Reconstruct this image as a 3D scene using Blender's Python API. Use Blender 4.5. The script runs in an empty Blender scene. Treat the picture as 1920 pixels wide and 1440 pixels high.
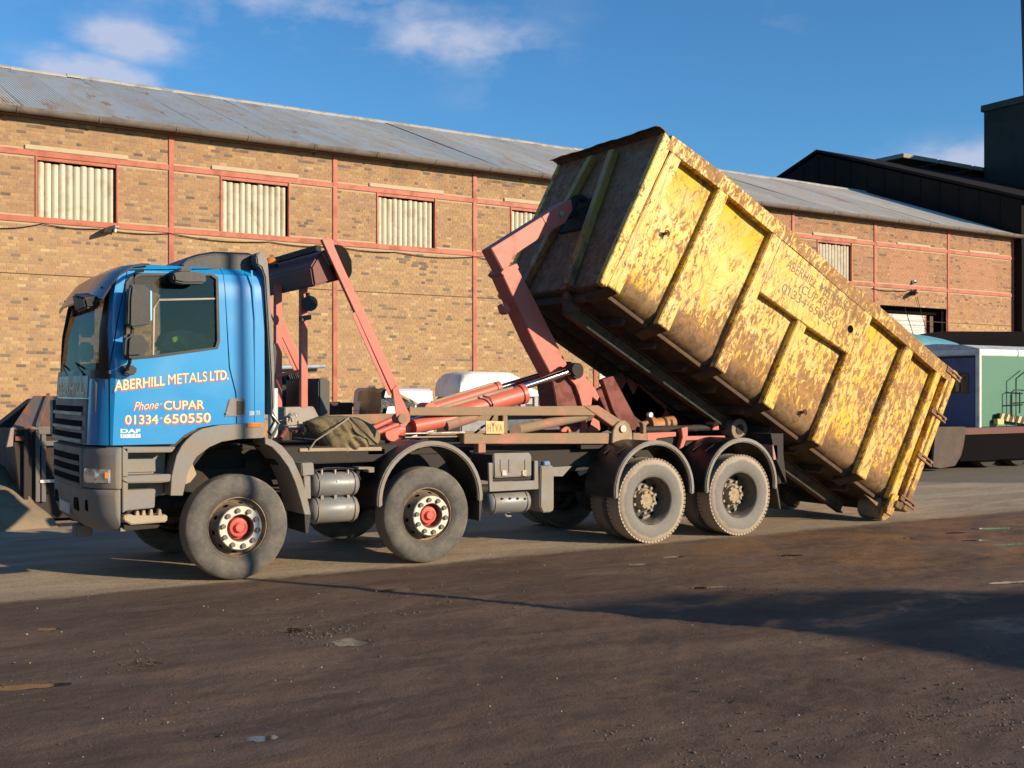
import bpy, bmesh, math, random
import numpy as np
from mathutils import Vector, Matrix
random.seed(7); rng = np.random.default_rng(7)
PI = math.pi
SC = bpy.context.scene
COL = SC.collection

# ---------------------------------------------------------------- camera
FPX, TH, HY = 2110.7, 0.54835, 733.5
CAM = np.array([-3.466, -10.882, 1.864])
RV = np.array([math.cos(TH), -math.sin(TH), 0.0]); FV = np.array([math.sin(TH), math.cos(TH), 0.0])
cd = bpy.data.cameras.new('camera'); cam = bpy.data.objects.new('camera', cd); COL.objects.link(cam)
cam.location = CAM.tolist(); cam.rotation_euler = (PI/2, 0, -TH)
cd.sensor_width = 36.0; cd.lens = FPX/1920*36.0; cd.shift_y = (HY-720)/1920.0
cd.clip_start = 0.1; cd.clip_end = 3000
SC.camera = cam

# ---------------------------------------------------------------- sun, sky, exposure
SUN_EL = math.radians(17.5)
SH = np.array([-0.54, 0.842]); SH /= np.linalg.norm(SH)          # way the shadows fall on the ground
TOSUN = np.array([-SH[0]*math.cos(SUN_EL), -SH[1]*math.cos(SUN_EL), math.sin(SUN_EL)])
sd = bpy.data.lights.new('sun', 'SUN'); sun = bpy.data.objects.new('sun', sd); COL.objects.link(sun)
sd.energy = 5.0; sd.angle = math.radians(0.55); sd.color = (1.0, 0.80, 0.57)
sun.rotation_euler = Vector(TOSUN.tolist()).to_track_quat('Z', 'Y').to_euler()
sun.location = (30, -30, 30)
SKY_STRENGTH = 0.074
SC.view_settings.view_transform = 'Standard'; SC.view_settings.look = 'None'
SC.view_settings.exposure = 0.45; SC.view_settings.gamma = 1.0; SC.view_settings.use_curve_mapping = False
SC.cycles.use_denoising = True
SC.cycles.max_bounces = 6; SC.cycles.transparent_max_bounces = 12

def NN(nt, t, **k):
    n = nt.nodes.new(t)
    for a, b in k.items():
        if a.startswith('i_'):
            n.inputs[a[2:].replace('_', ' ')].default_value = b
        else: setattr(n, a, b)
    return n

w = bpy.data.worlds.new('World'); SC.world = w; w.use_nodes = True
nt = w.node_tree; nt.nodes.clear(); L = nt.links.new
sky = NN(nt, 'ShaderNodeTexSky', sky_type='NISHITA', sun_disc=False)
sky.sun_elevation = SUN_EL
sky.sun_rotation = math.atan2(TOSUN[0], TOSUN[1])
sky.air_density = 1.0; sky.dust_density = 0.2; sky.ozone_density = 1.6
tc = NN(nt, 'ShaderNodeTexCoord')
bg = NN(nt, 'ShaderNodeBackground'); bg.inputs['Strength'].default_value = SKY_STRENGTH
out = NN(nt, 'ShaderNodeOutputWorld')
def vm(op, a=None, b=None):
    n = NN(nt, 'ShaderNodeVectorMath', operation=op)
    for i, s in enumerate((a, b)):
        if s is None: continue
        if isinstance(s, (tuple, list)): n.inputs[i].default_value = s
        else: L(s, n.inputs[i])
    return n
def ma(op, a, b=None, c=None, clamp=False):
    n = NN(nt, 'ShaderNodeMath', operation=op); n.use_clamp = clamp
    for i, s in enumerate((a, b, c)):
        if s is None: continue
        if isinstance(s, (int, float)): n.inputs[i].default_value = s
        else: L(s, n.inputs[i])
    return n.outputs[0]
DIR = tc.outputs['Generated']
def skydir(px, py):
    d = FV + RV*(px-960)/FPX + np.array([0, 0, (HY-py)/FPX]); return (d/np.linalg.norm(d))
# clouds: soft banks placed by compass bearing and height, broken up by noise
mp = NN(nt, 'ShaderNodeMapping'); L(DIR, mp.inputs['Vector']); mp.inputs['Scale'].default_value = (1, 1, 2.0)
nz = NN(nt, 'ShaderNodeTexNoise', i_Scale=11.0, i_Detail=9.0, i_Roughness=0.58); L(mp.outputs[0], nz.inputs['Vector'])
nz2 = NN(nt, 'ShaderNodeTexNoise', i_Scale=2.2, i_Detail=4.0, i_Roughness=0.5); L(mp.outputs[0], nz2.inputs['Vector'])
mask = None
for (px, py, rx, ry, amp) in [(245,75,100,38,.95),(110,90,40,14,.6),(150,140,90,34,1.5),(225,150,62,24,1.3),(860,75,150,42,.95),(920,110,60,30,.5),(600,15,330,50,.62),(420,10,160,45,.5),
                              (1800,315,130,36,1.5),(1620,318,80,22,.55),(930,180,80,24,.28),(1430,40,90,30,.25)]:
    c = skydir(px, py); rvec = np.array([c[1], -c[0], 0]); rvec /= np.linalg.norm(rvec); uvec = np.cross(rvec, c)
    dx = vm('DOT_PRODUCT', DIR, tuple(rvec)).outputs['Value']; dz = vm('DOT_PRODUCT', DIR, tuple(uvec)).outputs['Value']
    ff = vm('DOT_PRODUCT', DIR, tuple(c)).outputs['Value']
    q = ma('ADD', ma('POWER', ma('ABSOLUTE', ma('MULTIPLY', dx, FPX/rx)), 2.0), ma('POWER', ma('ABSOLUTE', ma('MULTIPLY', dz, FPX/ry)), 2.0))
    e = ma('MULTIPLY', ma('MULTIPLY', ma('POWER', 2.718, ma('MULTIPLY', q, -0.9)), amp), ma('GREATER_THAN', ff, 0.3))
    mask = e if mask is None else ma('MAXIMUM', mask, e)
# elsewhere in the sky: the same broken fair-weather cloud
gen = ma('MULTIPLY', ma('SUBTRACT', nz2.outputs['Fac'], 0.61, clamp=True), 3.0, clamp=True)
fwd = vm('DOT_PRODUCT', DIR, tuple(skydir(960, 300))).outputs['Value']
gen = ma('MULTIPLY', gen, ma('MULTIPLY', ma('SUBTRACT', 0.86, fwd, clamp=True), 8.0, clamp=True))
mask = ma('MAXIMUM', mask, gen)
m1 = ma('ADD', ma('MULTIPLY', mask, 0.62), ma('MULTIPLY', ma('SUBTRACT', nz.outputs['Fac'], 0.5), 3.2))
m1 = ma('MULTIPLY', ma('SUBTRACT', m1, 0.16, clamp=True), 1.35, clamp=True)
m1 = ma('MULTIPLY', ma('MULTIPLY', m1, ma('MULTIPLY', mask, 1.5, clamp=True)), 0.74)
mix = NN(nt, 'ShaderNodeMix', data_type='RGBA'); L(m1, mix.inputs['Factor'])
tint = NN(nt, 'ShaderNodeMix', data_type='RGBA', blend_type='MULTIPLY'); tint.inputs['Factor'].default_value = 1.0
L(sky.outputs[0], tint.inputs['A']); tint.inputs['B'].default_value = (0.54, 1.10, 1.58, 1)
L(tint.outputs['Result'], mix.inputs['A']); mix.inputs['B'].default_value = (6.0, 6.3, 7.7, 1)
L(mix.outputs['Result'], bg.inputs['Color']); L(bg.outputs[0], out.inputs['Surface'])

# ---------------------------------------------------------------- pixel of the photograph -> point in the place
def ray(px, py): return FV + RV*(px-960)/FPX + np.array([0, 0, (HY-py)/FPX])
def PY(px, py, y): r = ray(px, py); return CAM + r*((y-CAM[1])/r[1])
def N(px, py, y=0.0): p = PY(px, py, y); return (float(p[0]), float(p[2]))
def V(px, py, y): return Vector(PY(px, py, y).tolist())
def G(px, py, z=0.0): r = ray(px, py); return CAM + r*((z-CAM[2])/r[2])
W0 = CAM + FV*26 + RV*(-960*26/FPX)
_wd = FV*FPX + RV*3240; WD = _wd/np.linalg.norm(_wd); WN = np.array([WD[1], -WD[0], 0])
WANG = math.atan2(WD[1], WD[0])
def WL(px, py, w=0.0):      # a point on the brick wall: metres along it, metres up
    r = ray(px, py); t = ((W0+WN*w-CAM)@WN)/(r@WN); p = CAM + r*t
    return float((p-W0)@WD), float(p[2])

# ---------------------------------------------------------------- materials
def newmat(name):
    m = bpy.data.materials.new(name); m.use_nodes = True; nt = m.node_tree
    b = nt.nodes['Principled BSDF']; return m, nt, b
def lnk(nt, a, b): nt.links.new(a, b)
def noise(nt, vec, scale, detail=4.0, rough=0.55, dist=0.0, sc3=None):
    n = NN(nt, 'ShaderNodeTexNoise'); n.inputs['Scale'].default_value = scale; n.inputs['Detail'].default_value = detail
    n.inputs['Roughness'].default_value = rough; n.inputs['Distortion'].default_value = dist
    if sc3:
        mp = NN(nt, 'ShaderNodeMapping'); mp.inputs['Scale'].default_value = sc3; lnk(nt, vec, mp.inputs['Vector']); vec = mp.outputs[0]
    lnk(nt, vec, n.inputs['Vector']); return n.outputs['Fac']
def ramp(nt, fac, a, b):
    n = NN(nt, 'ShaderNodeMapRange', interpolation_type='SMOOTHSTEP'); n.inputs['From Min'].default_value = a; n.inputs['From Max'].default_value = b
    lnk(nt, fac, n.inputs['Value']); return n.outputs[0]
def mth(nt, op, a, b, clamp=False):
    n = NN(nt, 'ShaderNodeMath', operation=op); n.use_clamp = clamp
    for i, s in enumerate((a, b)):
        if isinstance(s, (int, float)): n.inputs[i].default_value = s
        else: lnk(nt, s, n.inputs[i])
    return n.outputs[0]
def mixc(nt, fac, a, b, mode='MIX'):
    n = NN(nt, 'ShaderNodeMix', data_type='RGBA', blend_type=mode)
    for s, k in ((fac, 'Factor'), (a, 'A'), (b, 'B')):
        if isinstance(s, (int, float)): n.inputs[k].default_value = s
        elif isinstance(s, tuple): n.inputs[k].default_value = (*s, 1) if len(s) == 3 else s
        else: lnk(nt, s, n.inputs[k])
    return n.outputs['Result']
def bump(nt, b, h, strength=0.3, dist=0.01):
    n = NN(nt, 'ShaderNodeBump'); n.inputs['Strength'].default_value = strength; n.inputs['Distance'].default_value = dist
    lnk(nt, h, n.inputs['Height']); lnk(nt, n.outputs[0], b.inputs['Normal'])
_mc = {}
def grime(name, base, rough=0.5, metal=0.0, dirt=(0.16, 0.12, 0.08), amt=0.35, scale=3.0, bmp=0.15, coat=0.0, edge=(0.45, 0.65), fine=0.12):
    """paint, plastic or metal with patchy dirt and a little unevenness"""
    if name in _mc: return _mc[name]
    m, nt, b = newmat(name); tc = NN(nt, 'ShaderNodeTexCoord').outputs['Object']
    d = mth(nt, 'MULTIPLY', ramp(nt, noise(nt, tc, scale, 8, 0.65, 0.4), *edge), amt)
    f = noise(nt, tc, scale*14, 3, 0.6)
    f2 = NN(nt, 'ShaderNodeMapRange'); f2.inputs['To Min'].default_value = 1-fine; f2.inputs['To Max'].default_value = 1+fine; lnk(nt, f, f2.inputs['Value'])
    c = mixc(nt, d, base, dirt); cc = NN(nt, 'ShaderNodeVectorMath', operation='SCALE'); lnk(nt, c, cc.inputs[0]); lnk(nt, f2.outputs[0], cc.inputs['Scale'])
    lnk(nt, cc.outputs[0], b.inputs['Base Color'])
    r = NN(nt, 'ShaderNodeMapRange'); r.inputs['To Min'].default_value = rough; r.inputs['To Max'].default_value = min(1, rough+0.35); lnk(nt, d, r.inputs['Value'])
    lnk(nt, r.outputs[0], b.inputs['Roughness']); b.inputs['Metallic'].default_value = metal
    if coat: b.inputs['Coat Weight'].default_value = coat; b.inputs['Coat Roughness'].default_value = 0.08
    if bmp: bump(nt, b, noise(nt, tc, scale*6, 5, 0.6), bmp, 0.01)
    _mc[name] = m; return m
def plain(name, base, rough=0.5, metal=0.0):
    return grime(name, base, rough, metal, amt=0.0, bmp=0.0, fine=0.05)
def glassmat(name, tint=(0.75, 0.8, 0.8), refl=1.0):
    m, nt, b = newmat(name); nt.nodes.remove(b); o = nt.nodes['Material Output']
    t = NN(nt, 'ShaderNodeBsdfTransparent'); t.inputs[0].default_value = (*tint, 1)
    g = NN(nt, 'ShaderNodeBsdfGlossy'); g.inputs['Roughness'].default_value = 0.03
    fr = NN(nt, 'ShaderNodeFresnel'); fr.inputs['IOR'].default_value = 1.5
    mx = NN(nt, 'ShaderNodeMixShader'); lnk(nt, mth(nt, 'MULTIPLY', fr.outputs[0], refl, True), mx.inputs[0]); lnk(nt, t.outputs[0], mx.inputs[1]); lnk(nt, g.outputs[0], mx.inputs[2])
    lnk(nt, mx.outputs[0], o.inputs['Surface']); return m

BLUE = grime('cab_blue_paint', (0.006, 0.25, 0.58), 0.30, dirt=(0.07, 0.28, 0.52), amt=0.35, scale=1.1, bmp=0.0, coat=0.6, edge=(0.45, 0.75), fine=0.03)
GREYP = grime('grey_plastic', (0.19, 0.19, 0.18), 0.55, dirt=(0.27, 0.21, 0.14), amt=0.75, scale=2.6, bmp=0.08, edge=(0.35, 0.65))
GREYM = grime('grey_mudguard', (0.205, 0.205, 0.195), 0.55, dirt=(0.24, 0.19, 0.13), amt=0.7, scale=3.0, edge=(0.35, 0.65))
BLACKP = grime('black_plastic', (0.011, 0.011, 0.012), 0.42, dirt=(0.055, 0.048, 0.04), amt=0.35, scale=3.5, bmp=0.08)
BLACKD = grime('dark_chassis', (0.018, 0.015, 0.013), 0.75, dirt=(0.06, 0.045, 0.03), amt=0.7, scale=5, bmp=0.4)
RED = grime('red_lift_paint', (0.55, 0.125, 0.085), 0.45, dirt=(0.30, 0.16, 0.10), amt=0.45, scale=3.5, bmp=0.12, edge=(0.5, 0.7), fine=0.08)
REDPINK = grime('faded_red_paint', (0.50, 0.125, 0.088), 0.5, dirt=(0.30, 0.15, 0.09), amt=0.6, scale=3.0, bmp=0.10, edge=(0.5, 0.72), fine=0.08)
MUDDY = grime('muddy_frame', (0.44, 0.17, 0.12), 0.7, dirt=(0.27, 0.195, 0.12), amt=1.0, scale=2.4, bmp=0.3, edge=(0.28, 0.5), fine=0.15)
CHROME = plain('chrome_rod', (0.9, 0.9, 0.88), 0.08, 1.0)
STEEL = grime('bare_steel', (0.35, 0.33, 0.30), 0.4, 0.8, amt=0.6, scale=8)
GALV = grime('tank_grey', (0.20, 0.205, 0.20), 0.42, 0.1, dirt=(0.26, 0.21, 0.14), amt=0.55, scale=5, bmp=0.05, coat=0.2)
GLASS = glassmat('cab_glass', (0.78, 0.78, 0.75), 0.9)
GLASSD = glassmat('dark_glass', (0.18, 0.22, 0.25), 1.2)
WSGLASS = glassmat('windscreen_glass', (0.62, 0.58, 0.50), 0.22)
VISOR = grime('smoked_visor', (0.035, 0.022, 0.020), 0.22, amt=0.15, scale=2, bmp=0.0)
WHITE = grime('white_paint', (0.78, 0.77, 0.74), 0.45, amt=0.3, dirt=(0.4, 0.36, 0.3), scale=2, bmp=0.03)
LAMP = plain('lamp_lens', (0.75, 0.75, 0.72), 0.12, 0.6)
AMBER = plain('amber_lens', (0.75, 0.19, 0.01), 0.18)
REDL = plain('red_lens', (0.5, 0.02, 0.01), 0.2)

def tyremat(name, dusty):
    m, nt, b = newmat(name); tc = NN(nt, 'ShaderNodeTexCoord').outputs['Object']
    sx = NN(nt, 'ShaderNodeSeparateXYZ'); lnk(nt, tc, sx.inputs[0])
    r = mth(nt, 'SQRT', mth(nt, 'ADD', mth(nt, 'MULTIPLY', sx.outputs[0], sx.outputs[0]), mth(nt, 'MULTIPLY', sx.outputs[2], sx.outputs[2])), 0)
    n = noise(nt, tc, 5, 8, 0.7); n2 = noise(nt, tc, 26, 6, 0.7)
    rr = mth(nt, 'ADD', r, mth(nt, 'MULTIPLY', mth(nt, 'SUBTRACT', n, 0.5), 0.10))
    if dusty:
        a = ramp(nt, rr, 0.435, 0.465); c = mixc(nt, a, (0.17, 0.165, 0.15), (0.36, 0.30, 0.22))
        c = mixc(nt, mth(nt, 'MULTIPLY', ramp(nt, n2, 0.45, 0.7), 0.6), c, (0.26, 0.22, 0.165))
    else:
        c = mixc(nt, ramp(nt, n, 0.35, 0.7), (0.070, 0.068, 0.063), (0.14, 0.125, 0.10)); c = mixc(nt, mth(nt, 'MULTIPLY', mth(nt, 'SUBTRACT', 1.0, ramp(nt, r, 0.33, 0.36)), 0.5), c, (0.05, 0.047, 0.043))
        c = mixc(nt, mth(nt, 'MULTIPLY', ramp(nt, n2, 0.5, 0.75), 0.5), c, (0.19, 0.165, 0.13))
        c = mixc(nt, mth(nt, 'MULTIPLY', ramp(nt, rr, 0.49, 0.515), 0.6), c, (0.24, 0.20, 0.15))
    # tread faces stay dark with mud in the grooves
    lnk(nt, c, b.inputs['Base Color']); b.inputs['Roughness'].default_value = 0.8
    rings = NN(nt, 'ShaderNodeMath', operation='SINE'); lnk(nt, mth(nt, 'MULTIPLY', r, 260), rings.inputs[0])
    bump(nt, b, mth(nt, 'ADD', n2, mth(nt, 'MULTIPLY', rings.outputs[0], 0.06)), 0.3, 0.005); return m
TYRE = tyremat('tyre_rubber', False); TYRED = tyremat('dusty_tyre_rubber', True)

def brickmat():
    m, nt, b = newmat('buff_brick'); tc = NN(nt, 'ShaderNodeTexCoord').outputs['Object']
    at = NN(nt, 'ShaderNodeAttribute', attribute_name='Col')
    n = noise(nt, tc, 22, 6, 0.7); n2 = noise(nt, tc, 0.55, 5, 0.6, 0.6)
    c = mixc(nt, mth(nt, 'MULTIPLY', ramp(nt, n, 0.5, 0.75), 0.25), at.outputs['Color'], (0.30, 0.22, 0.14))
    c = mixc(nt, mth(nt, 'MULTIPLY', ramp(nt, n2, 0.52, 0.72), 0.30), c, (0.36, 0.22, 0.15))
    n3 = noise(nt, tc, 1.3, 6, 0.7, 0, (0.8, 1, 0.25))
    c = mixc(nt, mth(nt, 'MULTIPLY', ramp(nt, n3, 0.56, 0.75), 0.45), c, (0.15, 0.11, 0.085)); sxb = NN(nt, 'ShaderNodeSeparateXYZ'); lnk(nt, tc, sxb.inputs[0]); gut = mth(nt, 'MULTIPLY', ramp(nt, sxb.outputs[2], 7.2, 8.3), ramp(nt, noise(nt, tc, 1.0, 5, 0.6, 0, (1.6, 1, 0.12)), 0.45, 0.65)); c = mixc(nt, mth(nt, 'MULTIPLY', gut, 0.4), c, (0.13, 0.10, 0.08))
    lnk(nt, c, b.inputs['Base Color']); b.inputs['Roughness'].default_value = 0.9
    bump(nt, b, n, 0.15, 0.004); return m
BRICK = brickmat()
MORTAR = grime('mortar', (0.44, 0.335, 0.21), 0.95, dirt=(0.36, 0.27, 0.17), amt=0.6, scale=2, bmp=0.5)

def yellowmat(name, clean=0.0, dark=False, ribs_=False, off_=0.0):
    """yellow paint scraped and rusted through, worse near the floor of the container"""
    m, nt, b = newmat(name); tc = NN(nt, 'ShaderNodeTexCoord').outputs['Object']
    sx = NN(nt, 'ShaderNodeSeparateXYZ'); lnk(nt, tc, sx.inputs[0])
    big = noise(nt, tc, 1.7, 5, 0.6, 0.5)
    ylw = mixc(nt, ramp(nt, big, 0.35, 0.65), (0.70, 0.425, 0.014), (0.66, 0.435, 0.09))
    pale = noise(nt, tc, 5.0, 8, 0.7, 0.8)
    ylw = mixc(nt, mth(nt, 'MULTIPLY', ramp(nt, pale, 0.47, 0.64), 0.6), ylw, (0.62, 0.45, 0.19))
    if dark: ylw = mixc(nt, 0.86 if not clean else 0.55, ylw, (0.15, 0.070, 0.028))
    # chips
    vor = NN(nt, 'ShaderNodeTexVoronoi'); vor.inputs['Scale'].default_value = 7; 
    wv = NN(nt, 'ShaderNodeVectorMath', operation='ADD'); nd = NN(nt, 'ShaderNodeTexNoise'); nd.inputs['Scale'].default_value = 3.0; nd.inputs['Detail'].default_value = 6; lnk(nt, tc, nd.inputs['Vector'])
    sc = NN(nt, 'ShaderNodeVectorMath', operation='SCALE'); sc.inputs['Scale'].default_value = 0.5; lnk(nt, nd.outputs['Color'], sc.inputs[0]); lnk(nt, tc, wv.inputs[0]); lnk(nt, sc.outputs[0], wv.inputs[1])
    lnk(nt, wv.outputs[0], vor.inputs['Vector'])
    low = ramp(nt, sx.outputs[2], 1.0, 0.05)
    mottle = noise(nt, tc, 1.0, 9, 0.74, 0.6, (17.0, 8, 7.0))
    zonev = noise(nt, tc, 0.9, 3, 0.5)
    th = mth(nt, 'ADD', mottle, mth(nt, 'ADD', mth(nt, 'MULTIPLY', low, 0.0 if ribs_ else 0.085), mth(nt, 'ADD', mth(nt, 'MULTIPLY', mth(nt, 'SUBTRACT', zonev, 0.5), 0.42), mth(nt, 'MULTIPLY', sx.outputs[0], 0.009))))
    chips = ramp(nt, th, (0.46 if dark and not clean else 0.55)+clean*0.05-off_, (0.50 if dark and not clean else 0.575)+clean*0.05-off_)
    patch = ramp(nt, mth(nt, 'ADD', noise(nt, tc, 1.0, 8, 0.7, 0.9, (5.5, 4, 3.0)), mth(nt, 'MULTIPLY', low, 0.05)), 0.60, 0.625)
    chips = mth(nt, 'MAXIMUM', chips, mth(nt, 'MULTIPLY', patch, 0.75))
    # scratches: long thin marks in three slants
    scr = None
    for k, (rot, s3, lo) in enumerate([(0.15, (26, 1, 1.3), 0.60), (-0.5, (30, 1, 1.7), 0.61), (0.75, (28, 1, 1.5), 0.61), (1.5, (24, 1, 1.2), 0.65)]):
        mp = NN(nt, 'ShaderNodeMapping'); mp.inputs['Rotation'].default_value = (0, rot, 0); mp.inputs['Location'].default_value = (3.1*k, 0, 1.7*k); lnk(nt, tc, mp.inputs['Vector'])
        s = ramp(nt, noise(nt, mp.outputs[0], 1.0, 5, 0.62, 1.2, s3), lo, lo+0.03)
        scr = s if scr is None else mth(nt, 'MAXIMUM', scr, s)
    curl = noise(nt, tc, 2.3, 4, 0.6, 2.5)
    cl = mth(nt, 'ABSOLUTE', mth(nt, 'SUBTRACT', curl, 0.5), 0); cl = mth(nt, 'SUBTRACT', 1.0, ramp(nt, cl, 0.001, 0.0065))
    brk = ramp(nt, noise(nt, tc, 3.4, 3, 0.5), 0.5, 0.56)
    scr = mth(nt, 'MAXIMUM', scr, mth(nt, 'MULTIPLY', cl, brk))
    rustc = mixc(nt, ramp(nt, noise(nt, tc, 11, 6, 0.7), 0.4, 0.65), (0.15, 0.066, 0.038), (0.33, 0.155, 0.075))
    c = mixc(nt, mth(nt, 'MULTIPLY', scr, 0.85), ylw, (0.33, 0.165, 0.055))
    c = mixc(nt, mth(nt, 'MULTIPLY', chips, 0.82), c, rustc)
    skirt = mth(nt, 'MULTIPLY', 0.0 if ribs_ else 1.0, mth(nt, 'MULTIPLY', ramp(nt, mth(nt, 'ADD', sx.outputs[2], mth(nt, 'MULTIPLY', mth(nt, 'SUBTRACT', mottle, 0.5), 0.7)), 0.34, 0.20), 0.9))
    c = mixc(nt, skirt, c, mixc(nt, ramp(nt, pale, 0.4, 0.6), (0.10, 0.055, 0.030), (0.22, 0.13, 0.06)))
    lnk(nt, c, b.inputs['Base Color'])
    rg = NN(nt, 'ShaderNodeMapRange'); rg.inputs['To Min'].default_value = 0.46; rg.inputs['To Max'].default_value = 0.8; lnk(nt, chips, rg.inputs['Value']); lnk(nt, rg.outputs[0], b.inputs['Roughness'])
    hgt = mth(nt, 'SUBTRACT', mth(nt, 'ADD', mth(nt, 'MULTIPLY', noise(nt, tc, 2.0, 3, 0.5), 3.0), mth(nt, 'MULTIPLY', pale, 0.5)), mth(nt, 'MULTIPLY', mth(nt, 'MAXIMUM', chips, scr), 0.35))
    bump(nt, b, hgt, 0.35, 0.010); return m
YEL = yellowmat('scraped_yellow_paint'); YELEND = yellowmat('rusty_yellow_paint', dark=True); YELRIB = yellowmat('scraped_yellow_rib', ribs_=True); YELRAIL = yellowmat('rusted_yellow_rail', ribs_=True, off_=0.07)
RUST = grime('rusty_underside', (0.075, 0.042, 0.026), 0.85, dirt=(0.16, 0.10, 0.035), amt=0.6, scale=4, bmp=0.5)

def groundmat():
    m, nt, b = newmat('yard_surface')
    g = NN(nt, 'ShaderNodeNewGeometry').outputs['Position']; sx = NN(nt, 'ShaderNodeSeparateXYZ'); lnk(nt, g, sx.inputs[0])
    y = sx.outputs[1]; x = sx.outputs[0]
    n1 = noise(nt, g, 0.8, 5, 0.6); n2 = noise(nt, g, 7, 8, 0.7); n3 = noise(nt, g, 60, 4, 0.7); ns = noise(nt, g, 1.0, 6, 0.65, 0.8, (0.45, 1.6, 1))
    yy = mth(nt, 'ADD', y, mth(nt, 'ADD', mth(nt, 'MULTIPLY', mth(nt, 'SUBTRACT', n1, 0.5), 0.34), mth(nt, 'MULTIPLY', mth(nt, 'SUBTRACT', n2, 0.5), 0.28)))
    light = ramp(nt, yy, -0.16, 0.10)
    dk = mixc(nt, ramp(nt, ns, 0.35, 0.68), (0.082, 0.050, 0.032), (0.142, 0.093, 0.060))
    dk = mixc(nt, mth(nt, 'MULTIPLY', ramp(nt, noise(nt, g, 1.6, 7, 0.7, 1.0, (0.6, 1.5, 1)), 0.60, 0.70), 0.75), dk, (0.20, 0.105, 0.045))
    dk = mixc(nt, mth(nt, 'MULTIPLY', ramp(nt, noise(nt, g, 2.2, 7, 0.7, 0.6, (0.5, 1.7, 1)), 0.60, 0.68), 0.6), dk, (0.040, 0.028, 0.022))
    # rust wash on the ground in the right of the yard
    rx = mth(nt, 'MULTIPLY', ramp(nt, x, 3.5, 6.5), mth(nt, 'MULTIPLY', ramp(nt, y, -4.2, -2.4), ramp(nt, noise(nt, g, 1.1, 7, 0.7, 0.8), 0.42, 0.62)))
    dk = mixc(nt, mth(nt, 'MULTIPLY', rx, 0.7), dk, (0.22, 0.115, 0.042))
    lt = mixc(nt, ramp(nt, ns, 0.35, 0.68), (0.43, 0.34, 0.225), (0.29, 0.22, 0.14))
    lt = mixc(nt, mth(nt, 'MULTIPLY', ramp(nt, n2, 0.55, 0.72), 0.6), lt, (0.17, 0.13, 0.09))
    far = mth(nt, 'MULTIPLY', ramp(nt, mth(nt, 'ADD', mth(nt, 'ADD', mth(nt, 'MULTIPLY', x, 0.521), mth(nt, 'MULTIPLY', yy, 0.853)), mth(nt, 'MULTIPLY', n2, 0.5)), 11.9, 12.5), ramp(nt, x, 8, 11)); lt = mixc(nt, mth(nt, 'MULTIPLY', far, 0.8), lt, (0.14, 0.12, 0.085))
    c = mixc(nt, light, dk, lt)
    grit = ramp(nt, n3, 0.66, 0.72); c = mixc(nt, mth(nt, 'MULTIPLY', grit, 0.3), c, (0.33, 0.27, 0.20))
    dg = ramp(nt, n3, 0.36, 0.30); c = mixc(nt, mth(nt, 'MULTIPLY', dg, 0.5), c, (0.03, 0.022, 0.018))
    lnk(nt, c, b.inputs['Base Color'])
    wet = mth(nt, 'MULTIPLY', ramp(nt, noise(nt, g, 1.3, 6, 0.65, 0.5, (0.7, 1.5, 1)), 0.52, 0.66), mth(nt, 'SUBTRACT', 1.0, light))
    rg = NN(nt, 'ShaderNodeMapRange'); rg.inputs['To Min'].default_value = 0.86; rg.inputs['To Max'].default_value = 0.42; lnk(nt, wet, rg.inputs['Value']); lnk(nt, rg.outputs[0], b.inputs['Roughness'])
    b.inputs['Specular IOR Level'].default_value = 0.35
    bump(nt, b, mth(nt, 'ADD', mth(nt, 'MULTIPLY', n3, 0.6), mth(nt, 'ADD', mth(nt, 'MULTIPLY', n2, 1.2), ns)), 0.75, 0.016); return m
GROUND = groundmat()
def watermat():
    m, nt, b = newmat('puddle_water'); b.inputs['Base Color'].default_value = (0.05, 0.036, 0.024, 1); b.inputs['Roughness'].default_value = 0.06
    b.inputs['IOR'].default_value = 1.33; g = NN(nt, 'ShaderNodeNewGeometry').outputs['Position']; bump(nt, b, noise(nt, g, 9, 2, 0.5), 0.05, 0.01); return m
WATER = watermat(); SILT = grime('silty_water', (0.21, 0.17, 0.12), 0.10, amt=0.8, dirt=(0.09, 0.065, 0.042), scale=7, bmp=0.0)
def roofmat():
    m, nt, b = newmat('galvanised_roof_sheet'); tc = NN(nt, 'ShaderNodeTexCoord').outputs['Object']; oi = NN(nt, 'ShaderNodeObjectInfo')
    n = noise(nt, tc, 1.0, 7, 0.65, 0.5, (1.6, 0.45, 1)); n2 = noise(nt, tc, 1.0, 8, 0.7, 0.3, (2.2, 0.5, 1)); n3 = noise(nt, tc, 5, 5, 0.6)
    sx = NN(nt, 'ShaderNodeSeparateXYZ'); lnk(nt, tc, sx.inputs[0])
    base = mixc(nt, oi.outputs['Random'], (0.46, 0.50, 0.50), (0.55, 0.58, 0.57))
    base = mixc(nt, mth(nt, 'MULTIPLY', ramp(nt, n3, 0.4, 0.7), 0.35), base, (0.44, 0.46, 0.45))
    far = ramp(nt, sx.outputs[0], 6, 26)
    tan = mth(nt, 'MULTIPLY', ramp(nt, mth(nt, 'ADD', n, mth(nt, 'MULTIPLY', far, 0.11)), 0.47, 0.62), 0.65)
    c = mixc(nt, tan, base, (0.50, 0.42, 0.30))
    c = mixc(nt, mth(nt, 'MULTIPLY', ramp(nt, n2, 0.57, 0.66), 0.85), c, (0.42, 0.22, 0.11))
    lnk(nt, c, b.inputs['Base Color']); b.inputs['Roughness'].default_value = 0.65; return m
ROOF = roofmat()
GIRT = grime('red_oxide_steel', (0.42, 0.115, 0.062), 0.6, dirt=(0.22, 0.09, 0.06), amt=0.5, scale=1.6, bmp=0.15)
CREAM = grime('cream_cladding', (0.58, 0.525, 0.40), 0.75, dirt=(0.40, 0.35, 0.24), amt=0.65, scale=3, bmp=0.15)
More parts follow.
